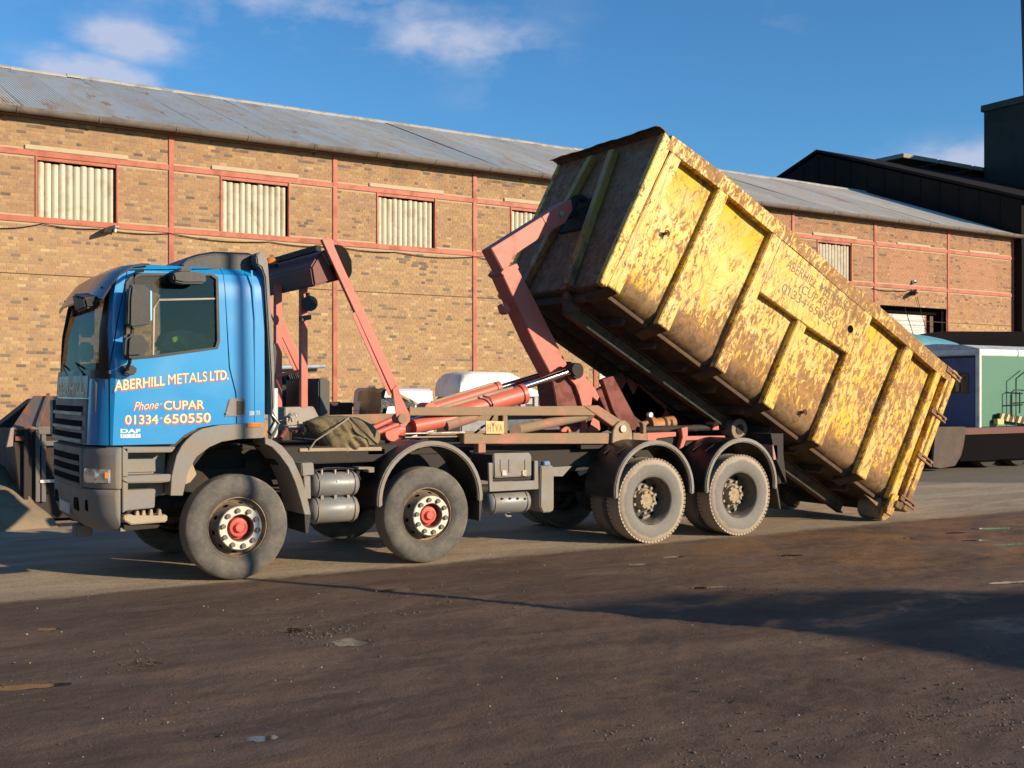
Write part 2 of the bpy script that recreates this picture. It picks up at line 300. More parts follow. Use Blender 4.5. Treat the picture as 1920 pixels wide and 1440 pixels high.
LINTEL = grime('cream_lintel', (0.47, 0.38, 0.25), 0.85, amt=0.4, dirt=(0.4, 0.33, 0.22), scale=3)
GUTTER = grime('old_gutter', (0.17, 0.14, 0.115), 0.7, dirt=(0.09, 0.07, 0.055), amt=0.6, scale=2)
DARKCLAD = grime('black_cladding', (0.016, 0.014, 0.013), 0.95, amt=0.4, dirt=(0.028, 0.022, 0.018), scale=1.2); DARKCLAD.node_tree.nodes['Principled BSDF'].inputs['Specular IOR Level'].default_value = 0.1
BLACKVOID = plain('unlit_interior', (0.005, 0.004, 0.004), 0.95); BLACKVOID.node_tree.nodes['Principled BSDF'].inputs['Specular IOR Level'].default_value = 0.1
OLIVE = None
def olivemat():
    m, nt, b = newmat('olive_canvas'); tc = NN(nt, 'ShaderNodeTexCoord').outputs['Object']
    c = mixc(nt, ramp(nt, noise(nt, tc, 5, 7, 0.65), 0.35, 0.7), (0.135, 0.105, 0.055), (0.225, 0.18, 0.10))
    lnk(nt, c, b.inputs['Base Color']); b.inputs['Roughness'].default_value = 0.9
    bump(nt, b, mth(nt, 'ADD', noise(nt, tc, 7, 5, 0.6, 1.0), mth(nt, 'MULTIPLY', noise(nt, tc, 120, 2, 0.5), 0.1)), 0.7, 0.03); return m
OLIVE = olivemat()

# ---------------------------------------------------------------- mesh builder
class MB:
    def __init__(s): s.v = []; s.f = []
    def add(s, vs, fs):
        o = len(s.v); s.v += [tuple(map(float, p)) for p in vs]; s.f += [tuple(i+o for i in f) for f in fs]; return s
    def box(s, x0, x1, y0, y1, z0, z1):
        return s.add([(x, y, z) for x in (x0, x1) for y in (y0, y1) for z in (z0, z1)],
                     [(0,1,3,2),(4,6,7,5),(0,4,5,1),(2,3,7,6),(0,2,6,4),(1,5,7,3)])
    def prism(s, pts, y0, y1, pts2=None):      # outline in x,z drawn out along y
        p2 = pts2 or pts; n = len(pts)
        vs = [(x, y0, z) for x, z in pts] + [(x, y1, z) for x, z in p2]
        return s.add(vs, [tuple(range(n)), tuple(range(2*n-1, n-1, -1))] + [(i, (i+1) % n, (i+1) % n+n, i+n) for i in range(n)])
    def prismz(s, pts, z0, z1):                # outline in x,y
        n = len(pts); vs = [(x, y, z0) for x, y in pts] + [(x, y, z1) for x, y in pts]
        return s.add(vs, [tuple(range(n)), tuple(range(2*n-1, n-1, -1))] + [(i, (i+1) % n, (i+1) % n+n, i+n) for i in range(n)])
    def prismx(s, pts, x0, x1):                # outline in y,z
        n = len(pts); vs = [(x0, y, z) for y, z in pts] + [(x1, y, z) for y, z in pts]
        return s.add(vs, [tuple(range(n)), tuple(range(2*n-1, n-1, -1))] + [(i, (i+1) % n, (i+1) % n+n, i+n) for i in range(n)])
    def frame(s, a, b, up=(0, 0, 1)):
        a = Vector(a); b = Vector(b); d = (b-a).normalized(); u = Vector(up)
        if abs(d.dot(u)) > 0.98: u = Vector((0, 1, 0))
        sd = d.cross(u).normalized(); u = sd.cross(d).normalized(); return a, b, d, sd, u
    def bar(s, a, b, wd, ht, up=(0, 0, 1)):
        a, b, d, sd, u = s.frame(a, b, up)
        vs = [p + sd*i*wd/2 + u*j*ht/2 for p in (a, b) for i, j in ((-1,-1),(1,-1),(1,1),(-1,1))]
        return s.add(vs, [(0,1,2,3),(7,6,5,4)] + [(i, (i+1) % 4, (i+1) % 4+4, i+4) for i in range(4)])
    def cyl(s, a, b, r0, r1=None, n=20, cap=True):
        r1 = r0 if r1 is None else r1; a, b, d, sd, u = s.frame(a, b)
        vs = [p + (sd*math.cos(2*PI*k/n) + u*math.sin(2*PI*k/n))*r for p, r in ((a, r0), (b, r1)) for k in range(n)]
        fs = [(k, (k+1) % n, (k+1) % n+n, k+n) for k in range(n)]
        if cap: fs += [tuple(range(n)), tuple(range(2*n-1, n-1, -1))]
        return s.add(vs, fs)
    def tube(s, pts, r, n=8):
        pts = [Vector(p) for p in pts]; vs = []; fs = []
        for i, p in enumerate(pts):
            d = (pts[min(i+1, len(pts)-1)] - pts[max(i-1, 0)]).normalized(); u = Vector((0, 0, 1)) if abs(d.z) < 0.95 else Vector((0, 1, 0))
            sd = d.cross(u).normalized(); u = sd.cross(d)
            vs += [p + (sd*math.cos(2*PI*k/n) + u*math.sin(2*PI*k/n))*r for k in range(n)]
        for i in range(len(pts)-1): fs += [(i*n+k, i*n+(k+1) % n, (i+1)*n+(k+1) % n, (i+1)*n+k) for k in range(n)]
        fs += [tuple(range(n)), tuple(range(len(pts)*n-1, len(pts)*n-n-1, -1))]
        return s.add(vs, fs)
    def lathe(s, prof, c=(0, 0, 0), n=48, close=False):   # profile (radius, y) turned about the y axis through c
        m = len(prof); vs = [(c[0]+r*math.cos(2*PI*k/n), c[1]+t, c[2]+r*math.sin(2*PI*k/n)) for k in range(n) for r, t in prof]
        fs = [(k*m+j, k*m+j+1, ((k+1) % n)*m+j+1, ((k+1) % n)*m+j) for k in range(n) for j in range(m-1)]
        if close: fs += [(k*m+m-1, k*m, ((k+1) % n)*m, ((k+1) % n)*m+m-1) for k in range(n)]
        return s.add(vs, fs)
    def mesh(s, name, flip=True):
        me = bpy.data.meshes.new(name); me.from_pydata(s.v, [], s.f)
        bm = bmesh.new(); bm.from_mesh(me); bmesh.ops.remove_doubles(bm, verts=bm.verts, dist=1e-5)
        if flip: bmesh.ops.recalc_face_normals(bm, faces=bm.faces)
        bm.to_mesh(me); bm.free(); return me
    def build(s, name, m, parent=None, bevel=0.0, angle=35, loc=None, label=None, **pr):
        me = s.mesh(name); me.materials.append(m); return link(name, me, parent, bevel, angle, loc, label, **pr)
def smooth(me, angle=35):
    me.polygons.foreach_set('use_smooth', [True]*len(me.polygons))
    if angle < 180: me.set_sharp_from_angle(angle=math.radians(angle))
def link(name, me, parent=None, bevel=0.0, angle=35, loc=None, label=None, **pr):
    o = bpy.data.objects.new(name, me); COL.objects.link(o)
    if bevel:
        bm = bmesh.new(); bm.from_mesh(me)
        es = [e for e in bm.edges if len(e.link_faces) == 2 and e.calc_face_angle(0) > 0.6]
        try: bmesh.ops.bevel(bm, geom=es, offset=bevel, segments=2, affect='EDGES', clamp_overlap=True)
        except Exception: pass
        bm.to_mesh(me); bm.free()
    smooth(me, angle)
    if parent: o.parent = parent
    if loc is not None: o.location = loc
    if label: o['label'] = label
    for k, v_ in pr.items(): o[k] = v_
    return o
def thing(name, label, cat, loc=(0, 0, 0), rot=(0, 0, 0), group=None):
    o = bpy.data.objects.new(name, None); COL.objects.link(o); o.location = loc; o.rotation_euler = rot
    o.empty_display_size = 0.3; o['label'] = label; o['category'] = cat
    if group: o['group'] = group
    return o
def tag(o, label, cat, group=None):
    o['label'] = label; o['category'] = cat
    if group: o['group'] = group
    return o
def ev(o):
    dg = bpy.context.evaluated_depsgraph_get(); dg.update(); return bpy.data.meshes.new_from_object(o.evaluated_get(dg))
def boolean(me, cut, op):
    a = bpy.data.objects.new('tmp_a', me); b = bpy.data.objects.new('tmp_b', cut)
    COL.objects.link(a); COL.objects.link(b)
    md = a.modifiers.new('b', 'BOOLEAN'); md.operation = op; md.object = b; md.solver = 'EXACT'
    r = ev(a); bpy.data.objects.remove(a); bpy.data.objects.remove(b); return r
def text_mesh(s, bold=0.0, depth=0.0015, shear=0.0, res=4):
    cu = bpy.data.curves.new('t', 'FONT'); cu.body = s; cu.size = 1.0; cu.extrude = 0.0; cu.offset = bold; cu.shear = shear; cu.resolution_u = res
    o = bpy.data.objects.new('t', cu); COL.objects.link(o); me = ev(o); bpy.data.objects.remove(o); return me
def lettering(name, s, a, b, h, y, m, parent, bold=0.0, shear=0.0, depth=0.003, hb=None):
    """flat painted letters on a plane y = const: baseline from a to b (x,z), letter height h at the start and hb at the end"""
    me = text_mesh(s, bold, shear=shear); n = len(me.vertices); co = np.zeros(n*3); me.vertices.foreach_get('co', co); co = co.reshape(n, 3)
    x0, x1 = co[:, 0].min(), co[:, 0].max(); top = co[:, 1].max(); bot = max(co[:, 1].min(), -0.02)
    t = (co[:, 0]-x0)/(x1-x0); v = co[:, 1]/top; hb = hb or h
    dx, dz = b[0]-a[0], b[1]-a[1]; Ln = math.hypot(dx, dz); ux, uz = dx/Ln, dz/Ln
    hh = h + (hb-h)*t
    X = a[0] + dx*t - uz*v*hh*0; Z = a[1] + dz*t + v*hh
    if abs(uz) > 0.3: X = a[0] + dx*t - uz*v*hh; Z = a[1] + dz*t + ux*v*hh
    out = np.stack([X, np.full(n, y), Z], 1); me.vertices.foreach_set('co', out.ravel()); me.materials.clear(); me.materials.append(m)
    for p in me.polygons: p.material_index = 0
    return link(name, me, parent)
# ================================================================ GROUND
def smooth_noise(nx, ny, cells, seed):
    r = np.random.default_rng(seed); g = r.random((cells[0]+2, cells[1]+2))
    u = np.linspace(0, cells[0], nx, endpoint=False); v_ = np.linspace(0, cells[1], ny, endpoint=False)
    i = u.astype(int); j = v_.astype(int); fu = u-i; fv = v_-j; fu = fu*fu*(3-2*fu); fv = fv*fv*(3-2*fv)
    a = g[np.ix_(i, j)]; b = g[np.ix_(i+1, j)]; c = g[np.ix_(i, j+1)]; d = g[np.ix_(i+1, j+1)]
    return (a*(1-fu)[:, None]+b*fu[:, None])*(1-fv)[None, :] + (c*(1-fu)[:, None]+d*fu[:, None])*fv[None, :]
PUD = [((655, 1203), .13, .065, .5), ((545, 1180), .10, .045, .9), ((270, 1243), .12, .04, .5), ((90, 1178), .09, .03, .4), ((490, 1382), .09, .028, .5),
       ((1862, 990), .30, .05, .3), ((1700, 1008), .14, .03, .3), ((1790, 998), .16, .03, .3), ((1895, 1020), .22, .03, .3), ((1830, 1012), .2, .025, .3), ((1905, 1090), .28, .035, .25), ((1480, 1040), .14, .03, .4), ((1260, 1043), .12, .03, .4), ((1195, 1057), .14, .025, .4),
       ((745, 1105), .16, .04, .5), ((1330, 1100), .2, .03, .4), ((60, 1285), .22, .035, .4)]
def axis(parts):
    out = []
    for a, b, n in parts: out += list(np.linspace(a, b, n, endpoint=False))
    return np.array(out + [parts[-1][1]])
gx = axis([(-900, -60, 12), (-60, -8, 20), (-8, 14, 360), (14, 50, 60), (50, 900, 12)])
gy = axis([(-900, -60, 12), (-60, -9.6, 14), (-9.6, 1.5, 250), (1.5, 30, 60), (30, 900, 12)])
nx, ny = len(gx), len(gy)
hz = 0.030*(smooth_noise(nx, ny, (26, 20), 1)-0.5) + 0.014*(smooth_noise(nx, ny, (90, 70), 2)-0.5) + 0.009*(rng.random((nx, ny))-0.5)
X, Y = np.meshgrid(gx, gy, indexing='ij')
near = np.clip((X+9)/2, 0, 1)*np.clip((18-X)/3, 0, 1)*np.clip((Y+10.5)/1, 0, 1)*np.clip((4-Y)/2.5, 0, 1)
calm = np.clip((-Y-0.5)/0.8, 0, 1)*0.85+0.15        # hard standing under the wheels is flat
hz = hz*near*calm*np.clip(1+(-Y-2.5)/3, 1, 1.15)
# tyre ruts pressed into the mud in the near right of the yard
for k, (px, py) in enumerate([(1330, 1300), (1420, 1320), (1520, 1345), (1610, 1290)]):
    a = G(px, py)[:2]; d = np.array([0.42, -0.9]); d /= np.linalg.norm(d); q = (X-a[0])*(-d[1]) + (Y-a[1])*d[0]; t = (X-a[0])*d[0] + (Y-a[1])*d[1]
    hz += -0.016*np.exp(-(q/0.05)**2)*np.clip(1-abs(t)/1.5, 0, 1) + 0.010*np.exp(-((abs(q)-0.085)/0.03)**2)*np.clip(1-abs(t)/1.5, 0, 1)
for (p, rx, ry, dp) in PUD:
    c = G(*p); a = math.atan2(0.28, 1); qx = (X-c[0])*math.cos(a)-(Y-c[1])*math.sin(a); qy = (X-c[0])*math.sin(a)+(Y-c[1])*math.cos(a)
    rr = np.sqrt((qx/(rx*1.35))**2 + (qy/(ry*2.6))**2)
    hz = np.where(rr < 1.7, hz*(np.clip(rr-0.7, 0, 1)) - 0.013*np.clip(1.15-rr, 0, 1), hz)
hz -= 0.004
gv = np.stack([X.ravel(), Y.ravel(), hz.ravel()], 1)
I, J = np.meshgrid(np.arange(nx-1), np.arange(ny-1), indexing='ij'); I = I.ravel(); J = J.ravel()
gf = np.stack([I*ny+J, (I+1)*ny+J, (I+1)*ny+J+1, I*ny+J+1], 1)
def npmesh(name, v_, f_):
    me = bpy.data.meshes.new(name); nv, nf = len(v_), len(f_); k = f_.shape[1]
    me.vertices.add(nv); me.vertices.foreach_set('co', np.asarray(v_, np.float32).ravel())
    me.loops.add(nf*k); me.loops.foreach_set('vertex_index', np.asarray(f_, np.int32).ravel())
    me.polygons.add(nf); me.polygons.foreach_set('loop_start', np.arange(0, nf*k, k, dtype=np.int32)); me.polygons.foreach_set('loop_total', np.full(nf, k, np.int32))
    me.update(calc_edges=True); me.polygons.foreach_set('use_smooth', [False]*nf); return me
gme = npmesh('ground', gv, gf); gme.materials.append(GROUND); ground = link('ground', gme, angle=180); ground['kind'] = 'structure'
ground['label'] = 'brown wet yard ground with a paler dusty strip under the lorry'
# puddles: thin still water lying in the hollows
for (p, rx, ry, dp) in PUD:
    c = G(*p); a = math.atan2(0.28, 1); n = 40; ph = rng.random(4)*6.28; vs = [(c[0], c[1], -0.0072)]
    for k in range(n):
        t = 2*PI*k/n; q = 1 + 0.16*math.sin(2*t+ph[0]) + 0.13*math.sin(3*t+ph[1]) + 0.09*math.sin(5*t+ph[2]) + 0.05*math.sin(9*t+ph[3])
        ex, ey = rx*q*math.cos(t), ry*2.0*q*math.sin(t)
        vs.append((c[0]+ex*math.cos(a)+ey*math.sin(a), c[1]-ex*math.sin(a)+ey*math.cos(a), -0.0072))
    me = bpy.data.meshes.new('puddle'); me.from_pydata(vs, [], [(0, 1+k, 1+(k+1) % n) for k in range(n)]); me.materials.append(SILT if p == (655, 1203) else WATER)
    o = link('puddle', me); o['kind'] = 'structure'; o['label'] = 'shallow puddle of rain water in the brown yard'
# loose grit and small stones
def stones(name, spots, m, label):
    base = np.array([(1,0,0),(-1,0,0),(0,1,0),(0,-1,0),(0,0,1),(0,0,-1)], float); bf = np.array([(0,2,4),(2,1,4),(1,3,4),(3,0,4),(2,0,5),(1,2,5),(3,1,5),(0,3,5)])
    n = len(spots); s = np.array(spots); vs = np.repeat(base[None], n, 0)*(0.6+0.8*rng.random((n, 6, 1)))
    vs = vs*s[:, None, 3:4]*(np.array([1, 1, .6])*(0.7+0.6*rng.random((n, 1, 3)))); ang = rng.random(n)*6.28; ca, sa = np.cos(ang)[:, None], np.sin(ang)[:, None]
    x = vs[..., 0]*ca-vs[..., 1]*sa; y = vs[..., 0]*sa+vs[..., 1]*ca; vs = np.stack([x, y, vs[..., 2]], 2)+s[:, None, :3]
    f_ = (bf[None]+np.arange(n)[:, None, None]*6).reshape(-1, 3); me = npmesh(name, vs.reshape(-1, 3), f_); me.materials.append(m)
    o = link(name, me, angle=180); o['kind'] = 'stuff'; o['label'] = label; return o
sp = []
for _ in range(4200):
    px = random.uniform(-60, 1980); py = 1040 + 430*random.random()**1.1; c = G(px, py)
    if c[1] > 0.3: continue
    sp.append((c[0], c[1], 0.001, 0.0022+0.005*random.random()**3))
for (cx, cy, n, s) in [(640, 1190, 420, 26), (560, 1180, 160, 40), (1500, 1420, 420, 110), (1860, 1330, 320, 60), (1640, 1250, 110, 90), (1180, 1410, 130, 80), (260, 1235, 120, 50), (880, 1130, 130, 60), (300, 1345, 60, 60), (1300, 1090, 140, 90)]:
    for _ in range(n):
        px = random.gauss(cx, s*1.8); py = random.gauss(cy, s*0.42); 
        if not 1040 < py < 1460 or (abs(px-655) < 34 and abs(py-1203) < 14): continue
        c = G(px, py)
        sp.append((c[0], c[1], 0.001, 0.0035+0.009*random.random()**2.2))
stones('grit', sp, grime('grit_stone', (0.12, 0.095, 0.075), 0.9, dirt=(0.05, 0.04, 0.035), amt=1.0, scale=1.4), 'loose dark grit scattered over the brown yard')
sp = [(c[0], c[1], 0.002, 0.003+0.006*random.random()**2) for c in (G(random.uniform(-60, 1980), 1010+440*random.random()**1.3) for _ in range(260)) if c[1] < 3]
stones('gravel', sp, plain('pale_chip', (0.42, 0.36, 0.28), 0.9), 'pale stone chips scattered over the yard')

# ================================================================ BRICK SHED
shed = thing('brick_shed', 'long buff brick shed with red steel frame and grey sheet roof behind the tipper lorry', 'building', (W0[0], W0[1], 0), (0, 0, WANG))
U0, U1, ZT = -3.0, 41.2, 8.26
cols = [3.94+4.43*k for k in range(-1, 9)]; cols[-1] = 39.3
GZ = (7.45, 5.89)
wins = [(c+1.27, c+3.12) for c in (3.94+4.43*k for k in range(-1, 6))]   # boarded windows, centred in the bays
doors = [(30.86, 34.80, 0, 5.12), (17.40, 20.9, 0, 3.6)]
def in_open(u, z):
    for a, b in wins:
        if a-0.02 < u < b+0.02 and 5.96 < z < 7.38: return True
    for a, b, c, d in doors:
        if a < u < b and c <= z < d: return True
    return False
# mortar backing, with the openings left out: strips between the openings
bk = MB()
def strips(zs0, zs1, holes):
    u = U0
    for a, b in sorted(holes):
        bk.box(u, a, 0.004, 0.20, zs0, zs1); u = b
    bk.box(u, U1, 0.004, 0.20, zs0, zs1)
dh = [(a, b) for a, b, c, d in doors]
strips(0, 3.6, dh); strips(3.6, 5.12, dh[:1]); strips(5.12, 5.96, []); strips(5.96, 7.38, wins); strips(7.38, 8.40, [])
wallo = bk.build('wall', MORTAR, shed)
# bricks
CH, BL = 0.078, 0.215; cols_w = 0.068
bx = []; z = 0.0; row = 0
while z < ZT:
    header = row % 6 == 3 or (row % 6 == 0 and row % 4 == 0)
    ln = BL/2 if header else BL; u = U0 + (0.06 if header else (0.1225 if row % 2 else 0)); 
    while u < U1:
        a0, a1, zc = u, u+ln, z+CH/2; cuts = [(c-cols_w, c+cols_w) for c in cols if abs(u-c) < 0.5]
        if 5.96 < zc < 7.38: cuts += [(p-0.02, q+0.02) for p, q in wins if p-0.5 < u < q+0.5]
        cuts += [(p, q) for p, q, r_, t_ in doors if p-0.5 < u < q+0.5 and zc < t_]
        if 7.522 < zc < 7.628: cuts += [(p-0.25, q+0.25) for p, q in wins if p-0.8 < u < q+0.8]
        for p, q in cuts:
            if a1 > p and a0 < q:
                if a0 < p: a1 = min(a1, p)
                elif a1 > q: a0 = max(a0, q)
                else: a1 = a0
        if a1-a0 > 0.035 and not any(abs(zc-g) < 0.085 for g in GZ): bx.append((a0+0.0045, a1-0.0045, z+0.0045, z+CH-0.0045, header, row))
        u += ln
    z += CH; row += 1
bx = np.array(bx, float); nb = len(bx)
pal = np.array([(0.54,0.36,0.19),(0.57,0.39,0.21),(0.52,0.33,0.18),(0.50,0.31,0.18),(0.60,0.44,0.24),(0.48,0.31,0.20),(0.43,0.30,0.21),(0.25,0.19,0.15),(0.17,0.14,0.12),(0.68,0.52,0.29)])
pw = np.array([.24,.21,.16,.13,.05,.08,.06,.04,.012,.012]); pw /= pw.sum()
ci = rng.choice(len(pal), nb, p=pw)
# runs of like bricks, and whole courses that lean paler or darker
rowtint = rng.choice([0, 1, 2, 3], 200, p=[.55, .19, .10, .16]); rr = bx[:, 5].astype(int)
pale_row = rowtint[rr % 200] == 3; dark_row = rowtint[rr % 200] == 1
seg = np.floor(bx[:, 0]/1.9+rng.random(200)[rr]*5).astype(int); hsh = (seg*7919+rr*104729) % 97
ci = np.where(dark_row & (hsh < 55) & (rng.random(nb) < .36), rng.choice([6, 7, 8], nb, p=[.4, .4, .2]), ci)
ci = np.where(pale_row & (hsh < 50) & (rng.random(nb) < .45) & (bx[:, 2] < 5.9), rng.choice([4, 9], nb), ci)
colr = pal[ci]*(0.91+0.18*rng.random((nb, 1)))*np.array([.71, .685, .62]); colr = 0.92*colr + 0.08*colr.mean(0)
pink = (bx[:, 0] > 24)[:, None]; colr = np.where(pink, colr*np.array([.98, .84, .86]), colr)
upper = (bx[:, 2] > 5.9)[:, None]; colr = np.where(upper, colr*np.array([.93, .89, .90]), colr)
lowr = ((bx[:, 2] < 4.7) & (bx[:, 0] > 34.8))[:, None]; colr = np.where(lowr, colr*np.array([1.1, 1.2, 1.1]), colr)
inf = ((bx[:, 2] > 5.96) & (bx[:, 2] < 7.38) & (bx[:, 0] > 31.3) & (((bx[:, 0]-31.3) % 4.43) < 2.3))[:, None]; colr = np.where(inf, colr*np.array([1.0, .9, .84])*0.6+np.array([.19, .1, .06]), colr)
colr = np.clip(colr, 0.02, 0.75)
pr = 0.001+0.003*rng.random(nb)   # each stands a little differently
def brick_arrays(sel):
    b = bx[sel]; n = len(b); p = pr[sel]; vs = np.zeros((n, 8, 3))
    for k, (iu, iv, d) in enumerate([(0,2,0),(1,2,0),(1,3,0),(0,3,0),(0,2,1),(1,2,1),(1,3,1),(0,3,1)]):
        vs[:, k, 0] = b[:, iu]; vs[:, k, 2] = b[:, iv]; vs[:, k, 1] = -p if d == 0 else 0.008
    ff = np.array([(0,1,2,3),(4,5,1,0),(3,2,6,7),(0,3,7,4),(1,5,6,2)])
    return vs, (ff[None]+np.arange(n)[:, None, None]*8).reshape(-1, 4)
# the 300 that show largest: just beyond the lorry's nose, low on the wall
proj_c = (bx[:, 0]+bx[:, 1])/2; zc_ = (bx[:, 2]+bx[:, 3])/2
show = (bx[:, 4] == 0) & (proj_c > 0.2) & (proj_c < 2.2) & (zc_ > 1.9) & (zc_ < 5.0)
idx = np.where(show)[0]; idx = idx[np.argsort(proj_c[idx])][:290]; single = np.zeros(nb, bool); single[idx] = True
vs, fs = brick_arrays(~single); me = npmesh('brickwork', vs.reshape(-1, 3), fs)
ca = me.color_attributes.new('Col', 'FLOAT_COLOR', 'POINT'); cc = np.repeat(np.concatenate([colr[~single], np.ones(((~single).sum(), 1))], 1), 8, 0); ca.data.foreach_set('color', cc.ravel().astype(np.float32))
me.materials.append(BRICK); o = bpy.data.objects.new('brickwork', me); COL.objects.link(o); o.parent = wallo; o['kind'] = 'stuff'
for i in idx:
    v1, f1 = brick_arrays(np.array([i])); me = npmesh('brick', v1.reshape(-1, 3), f1)
    ca = me.color_attributes.new('Col', 'FLOAT_COLOR', 'POINT'); ca.data.foreach_set('color', np.tile(np.append(colr[i], 1), 8).astype(np.float32)); me.materials.append(BRICK)
    o = bpy.data.objects.new('brick', me); COL.objects.link(o); o.parent = wallo
# steel frame let into the wall
for c in cols: MB().box(c-0.065, c+0.065, -0.035, 0.05, 0, 8.26).build('steel_column', GIRT, shed, 0.006)
for g in GZ:
    for a, b in zip([U0]+cols, cols+[U1]):
        a2 = a+0.067 if a != U0 else a; b2 = b-0.067 if b != U1 else b
        if b2 - a2 < 0.3: continue
        MB().box(a2, b2, -0.028, 0.05, g-0.068, g+0.068).build('steel_rail', GIRT, shed, 0.005)
# boarded windows: corrugated sheets in angle-iron frames
def corr(u0, u1, z0, z1, y, pitch, amp, seg=8):
    n = int(round((u1-u0)/pitch*seg)); us = np.linspace(u0, u1, n+1); ys = y - amp*np.abs(np.sin(np.pi*(us-u0)/pitch))**0.8*1.6 + amp
    m = MB(); vs = [(u, yy, z) for u, yy in zip(us, ys) for z in (z0, z1)]; m.add(vs, [(2*i, 2*i+2, 2*i+3, 2*i+1) for i in range(n)]); return m
for k, (a, b) in enumerate(wins):
    wf = MB(); wf.box(a-0.02, a+0.025, -0.03, 0.06, 5.96, 7.38); wf.box(b-0.025, b+0.02, -0.03, 0.06, 5.96, 7.38); wf.box(a+0.027, b-0.027, 0.0, 0.06, 7.30, 7.38)
    fr = wf.build('window_frame', GIRT, shed, 0.004)
    for q in range(11):
        w_ = (b-a-0.07)/11; c = corr(a+0.035+q*w_+0.004, a+0.035+(q+1)*w_-0.004, 5.96, 7.27-0.012*(q % 3), 0.085, w_-0.008, 0.034, 8)
        c.build('cladding_sheet', CREAM, fr, angle=60)
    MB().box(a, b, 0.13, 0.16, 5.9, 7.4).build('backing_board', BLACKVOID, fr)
    MB().box(a-0.25, b+0.25, -0.045, 0.05, 7.522, 7.628).build('lintel', LINTEL, shed, 0.008)
for ua in (31.9, 36.4): MB().box(ua-0.1, ua+1.9, -0.03, 0.05, 7.522, 7.61).build('lintel', LINTEL, shed, 0.008)
MB().box(U0, U1, -0.014, -0.001, 4.60, 4.618).build('movement_joint', plain('joint_line', (0.07, 0.05, 0.04), 0.9), shed)
# door openings and roller shutters
for (a, b, c, d), (s0, s1) in zip(doors, ((30.9, 34.0), (17.42, 20.9))):
    rv = MB(); rv.box(a, b, 0.7, 0.75, c, d); rv.box(a-0.02, a, -0.02, 0.75, c, d); rv.box(b, b+0.02, -0.02, 0.75, c, d); rv.box(a-0.02, b+0.02, -0.02, 0.75, d, d+0.03)
    ro = rv.build('door_reveal', BLACKVOID if b > 30 else GIRT, shed)
    n = 46; dz = (d-0.22-c)/n
    sl = MB()
    for q in range(n): sl.prismx([(0.40, c+q*dz), (0.365, c+q*dz+dz*0.5), (0.40, c+(q+1)*dz-0.006), (0.42, c+(q+1)*dz-0.006), (0.42, c+q*dz)], s0, s1)
    sh_ = sl.build('roller_shutter', WHITE, shed); 
    if b > 30:
        MB().box(s1+0.002, s1+0.06, 0.36, 0.44, c, d-0.22).build('shutter_guide', GIRT, shed)
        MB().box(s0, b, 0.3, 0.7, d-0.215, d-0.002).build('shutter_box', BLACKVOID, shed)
        MB().box(34.35, 34.6, 0.4, 0.6, 0, d-0.25).build('door_post', grime('brown_post', (0.10, 0.06, 0.04), 0.8), shed)
# roof
ED, EZ, RD, RZ = -0.28, 8.42, 7.8, 11.42
rise = (RZ-EZ)/(RD-ED); roof = MB(); roof.prismx([(ED+0.05, EZ-0.06), (RD, RZ-0.06), (2*RD-ED, EZ-0.06), (2*RD-ED, EZ-0.1), (RD, RZ-0.12), (ED+0.05, EZ-0.1)], U0-0.3, 39.38)
rfo = roof.build('roof', plain('roof_underlay', (0.20, 0.20, 0.20), 0.9), shed)
def sheet(u0, u1, back=False):
    pitch = 0.0765; seg = 6; n = int(round((u1-u0)/pitch*seg)); us = np.linspace(u0, u1, n+1); amp = 0.016
    h = amp*np.sin(2*np.pi*us/pitch); jt = random.uniform(-0.012, 0.012); js = random.uniform(-0.008, 0.008)
    vs = []; K = [0.0, 0.5, 1.0]
    for t in K:
        for u, a in zip(us, h):
            y = ED + (RD-ED)*t + (jt if t == 0 else 0); zz = EZ + (RZ-EZ)*t + a + js + 0.012*math.sin(u0*1.3+3*t)
            if back: y = 2*RD - y
            vs.append((u, y, zz))
    fs = [(r*(n+1)+i, r*(n+1)+i+1, (r+1)*(n+1)+i+1, (r+1)*(n+1)+i) for r in range(2) for i in range(n)]
    return MB().add(vs, fs)
su = 0.48-1.47*3
while su < 39.36:
    e = min(su+1.47, 39.38)
    if e-su > 0.3:
        sheet(su, e+0.0).build('roof_sheet', ROOF, rfo, angle=180)
    su += 1.47
MB().add(*(lambda s: (s.v, s.f))(sheet(U0, 39.38, True))).build('rear_roof_sheet', ROOF, rfo, angle=180)
rc = MB(); n = 27
for k in range(n):
    a = U0-0.3+k*(39.38-U0+0.3)/n; b = a+(39.38-U0+0.3)/n-0.01; dz = random.uniform(-0.012, 0.012)
    MB().prismx([(RD-0.22, RZ-0.035+dz), (RD-0.05, RZ+0.075+dz), (RD+0.05, RZ+0.075+dz), (RD+0.22, RZ-0.035+dz), (RD+0.2, RZ-0.06+dz), (RD, RZ+0.03+dz), (RD-0.2, RZ-0.06+dz)], a, b).build('ridge_cap', grime('ridge_cap_metal', (0.50, 0.50, 0.47), 0.6, amt=0.5, scale=2), rfo)
# half-round gutter in lengths with joints
k = U0-0.3
while k < 39.4:
    e = min(k+1.83, 39.42); g = MB(); pts = [(-0.34+0.115*math.cos(t), 8.40+0.135*math.sin(t)) for t in np.linspace(PI, 2*PI, 9)]; inn = [(y*0.93-0.024, z+0.012) for y, z in pts][::-1]
    g.prismx(pts+inn, k, e-0.006); g.prismx([(y+(0.012 if y > -0.34 else -0.012), z-0.01) for y, z in pts]+inn, e-0.07, e-0.012)
    g.build('gutter', GUTTER, shed); k = e
MB().box(U0, 39.3, -0.24, 0.0, 8.26, 8.40).build('fascia', grime('fascia_board', (0.13, 0.07, 0.045), 0.8), shed)
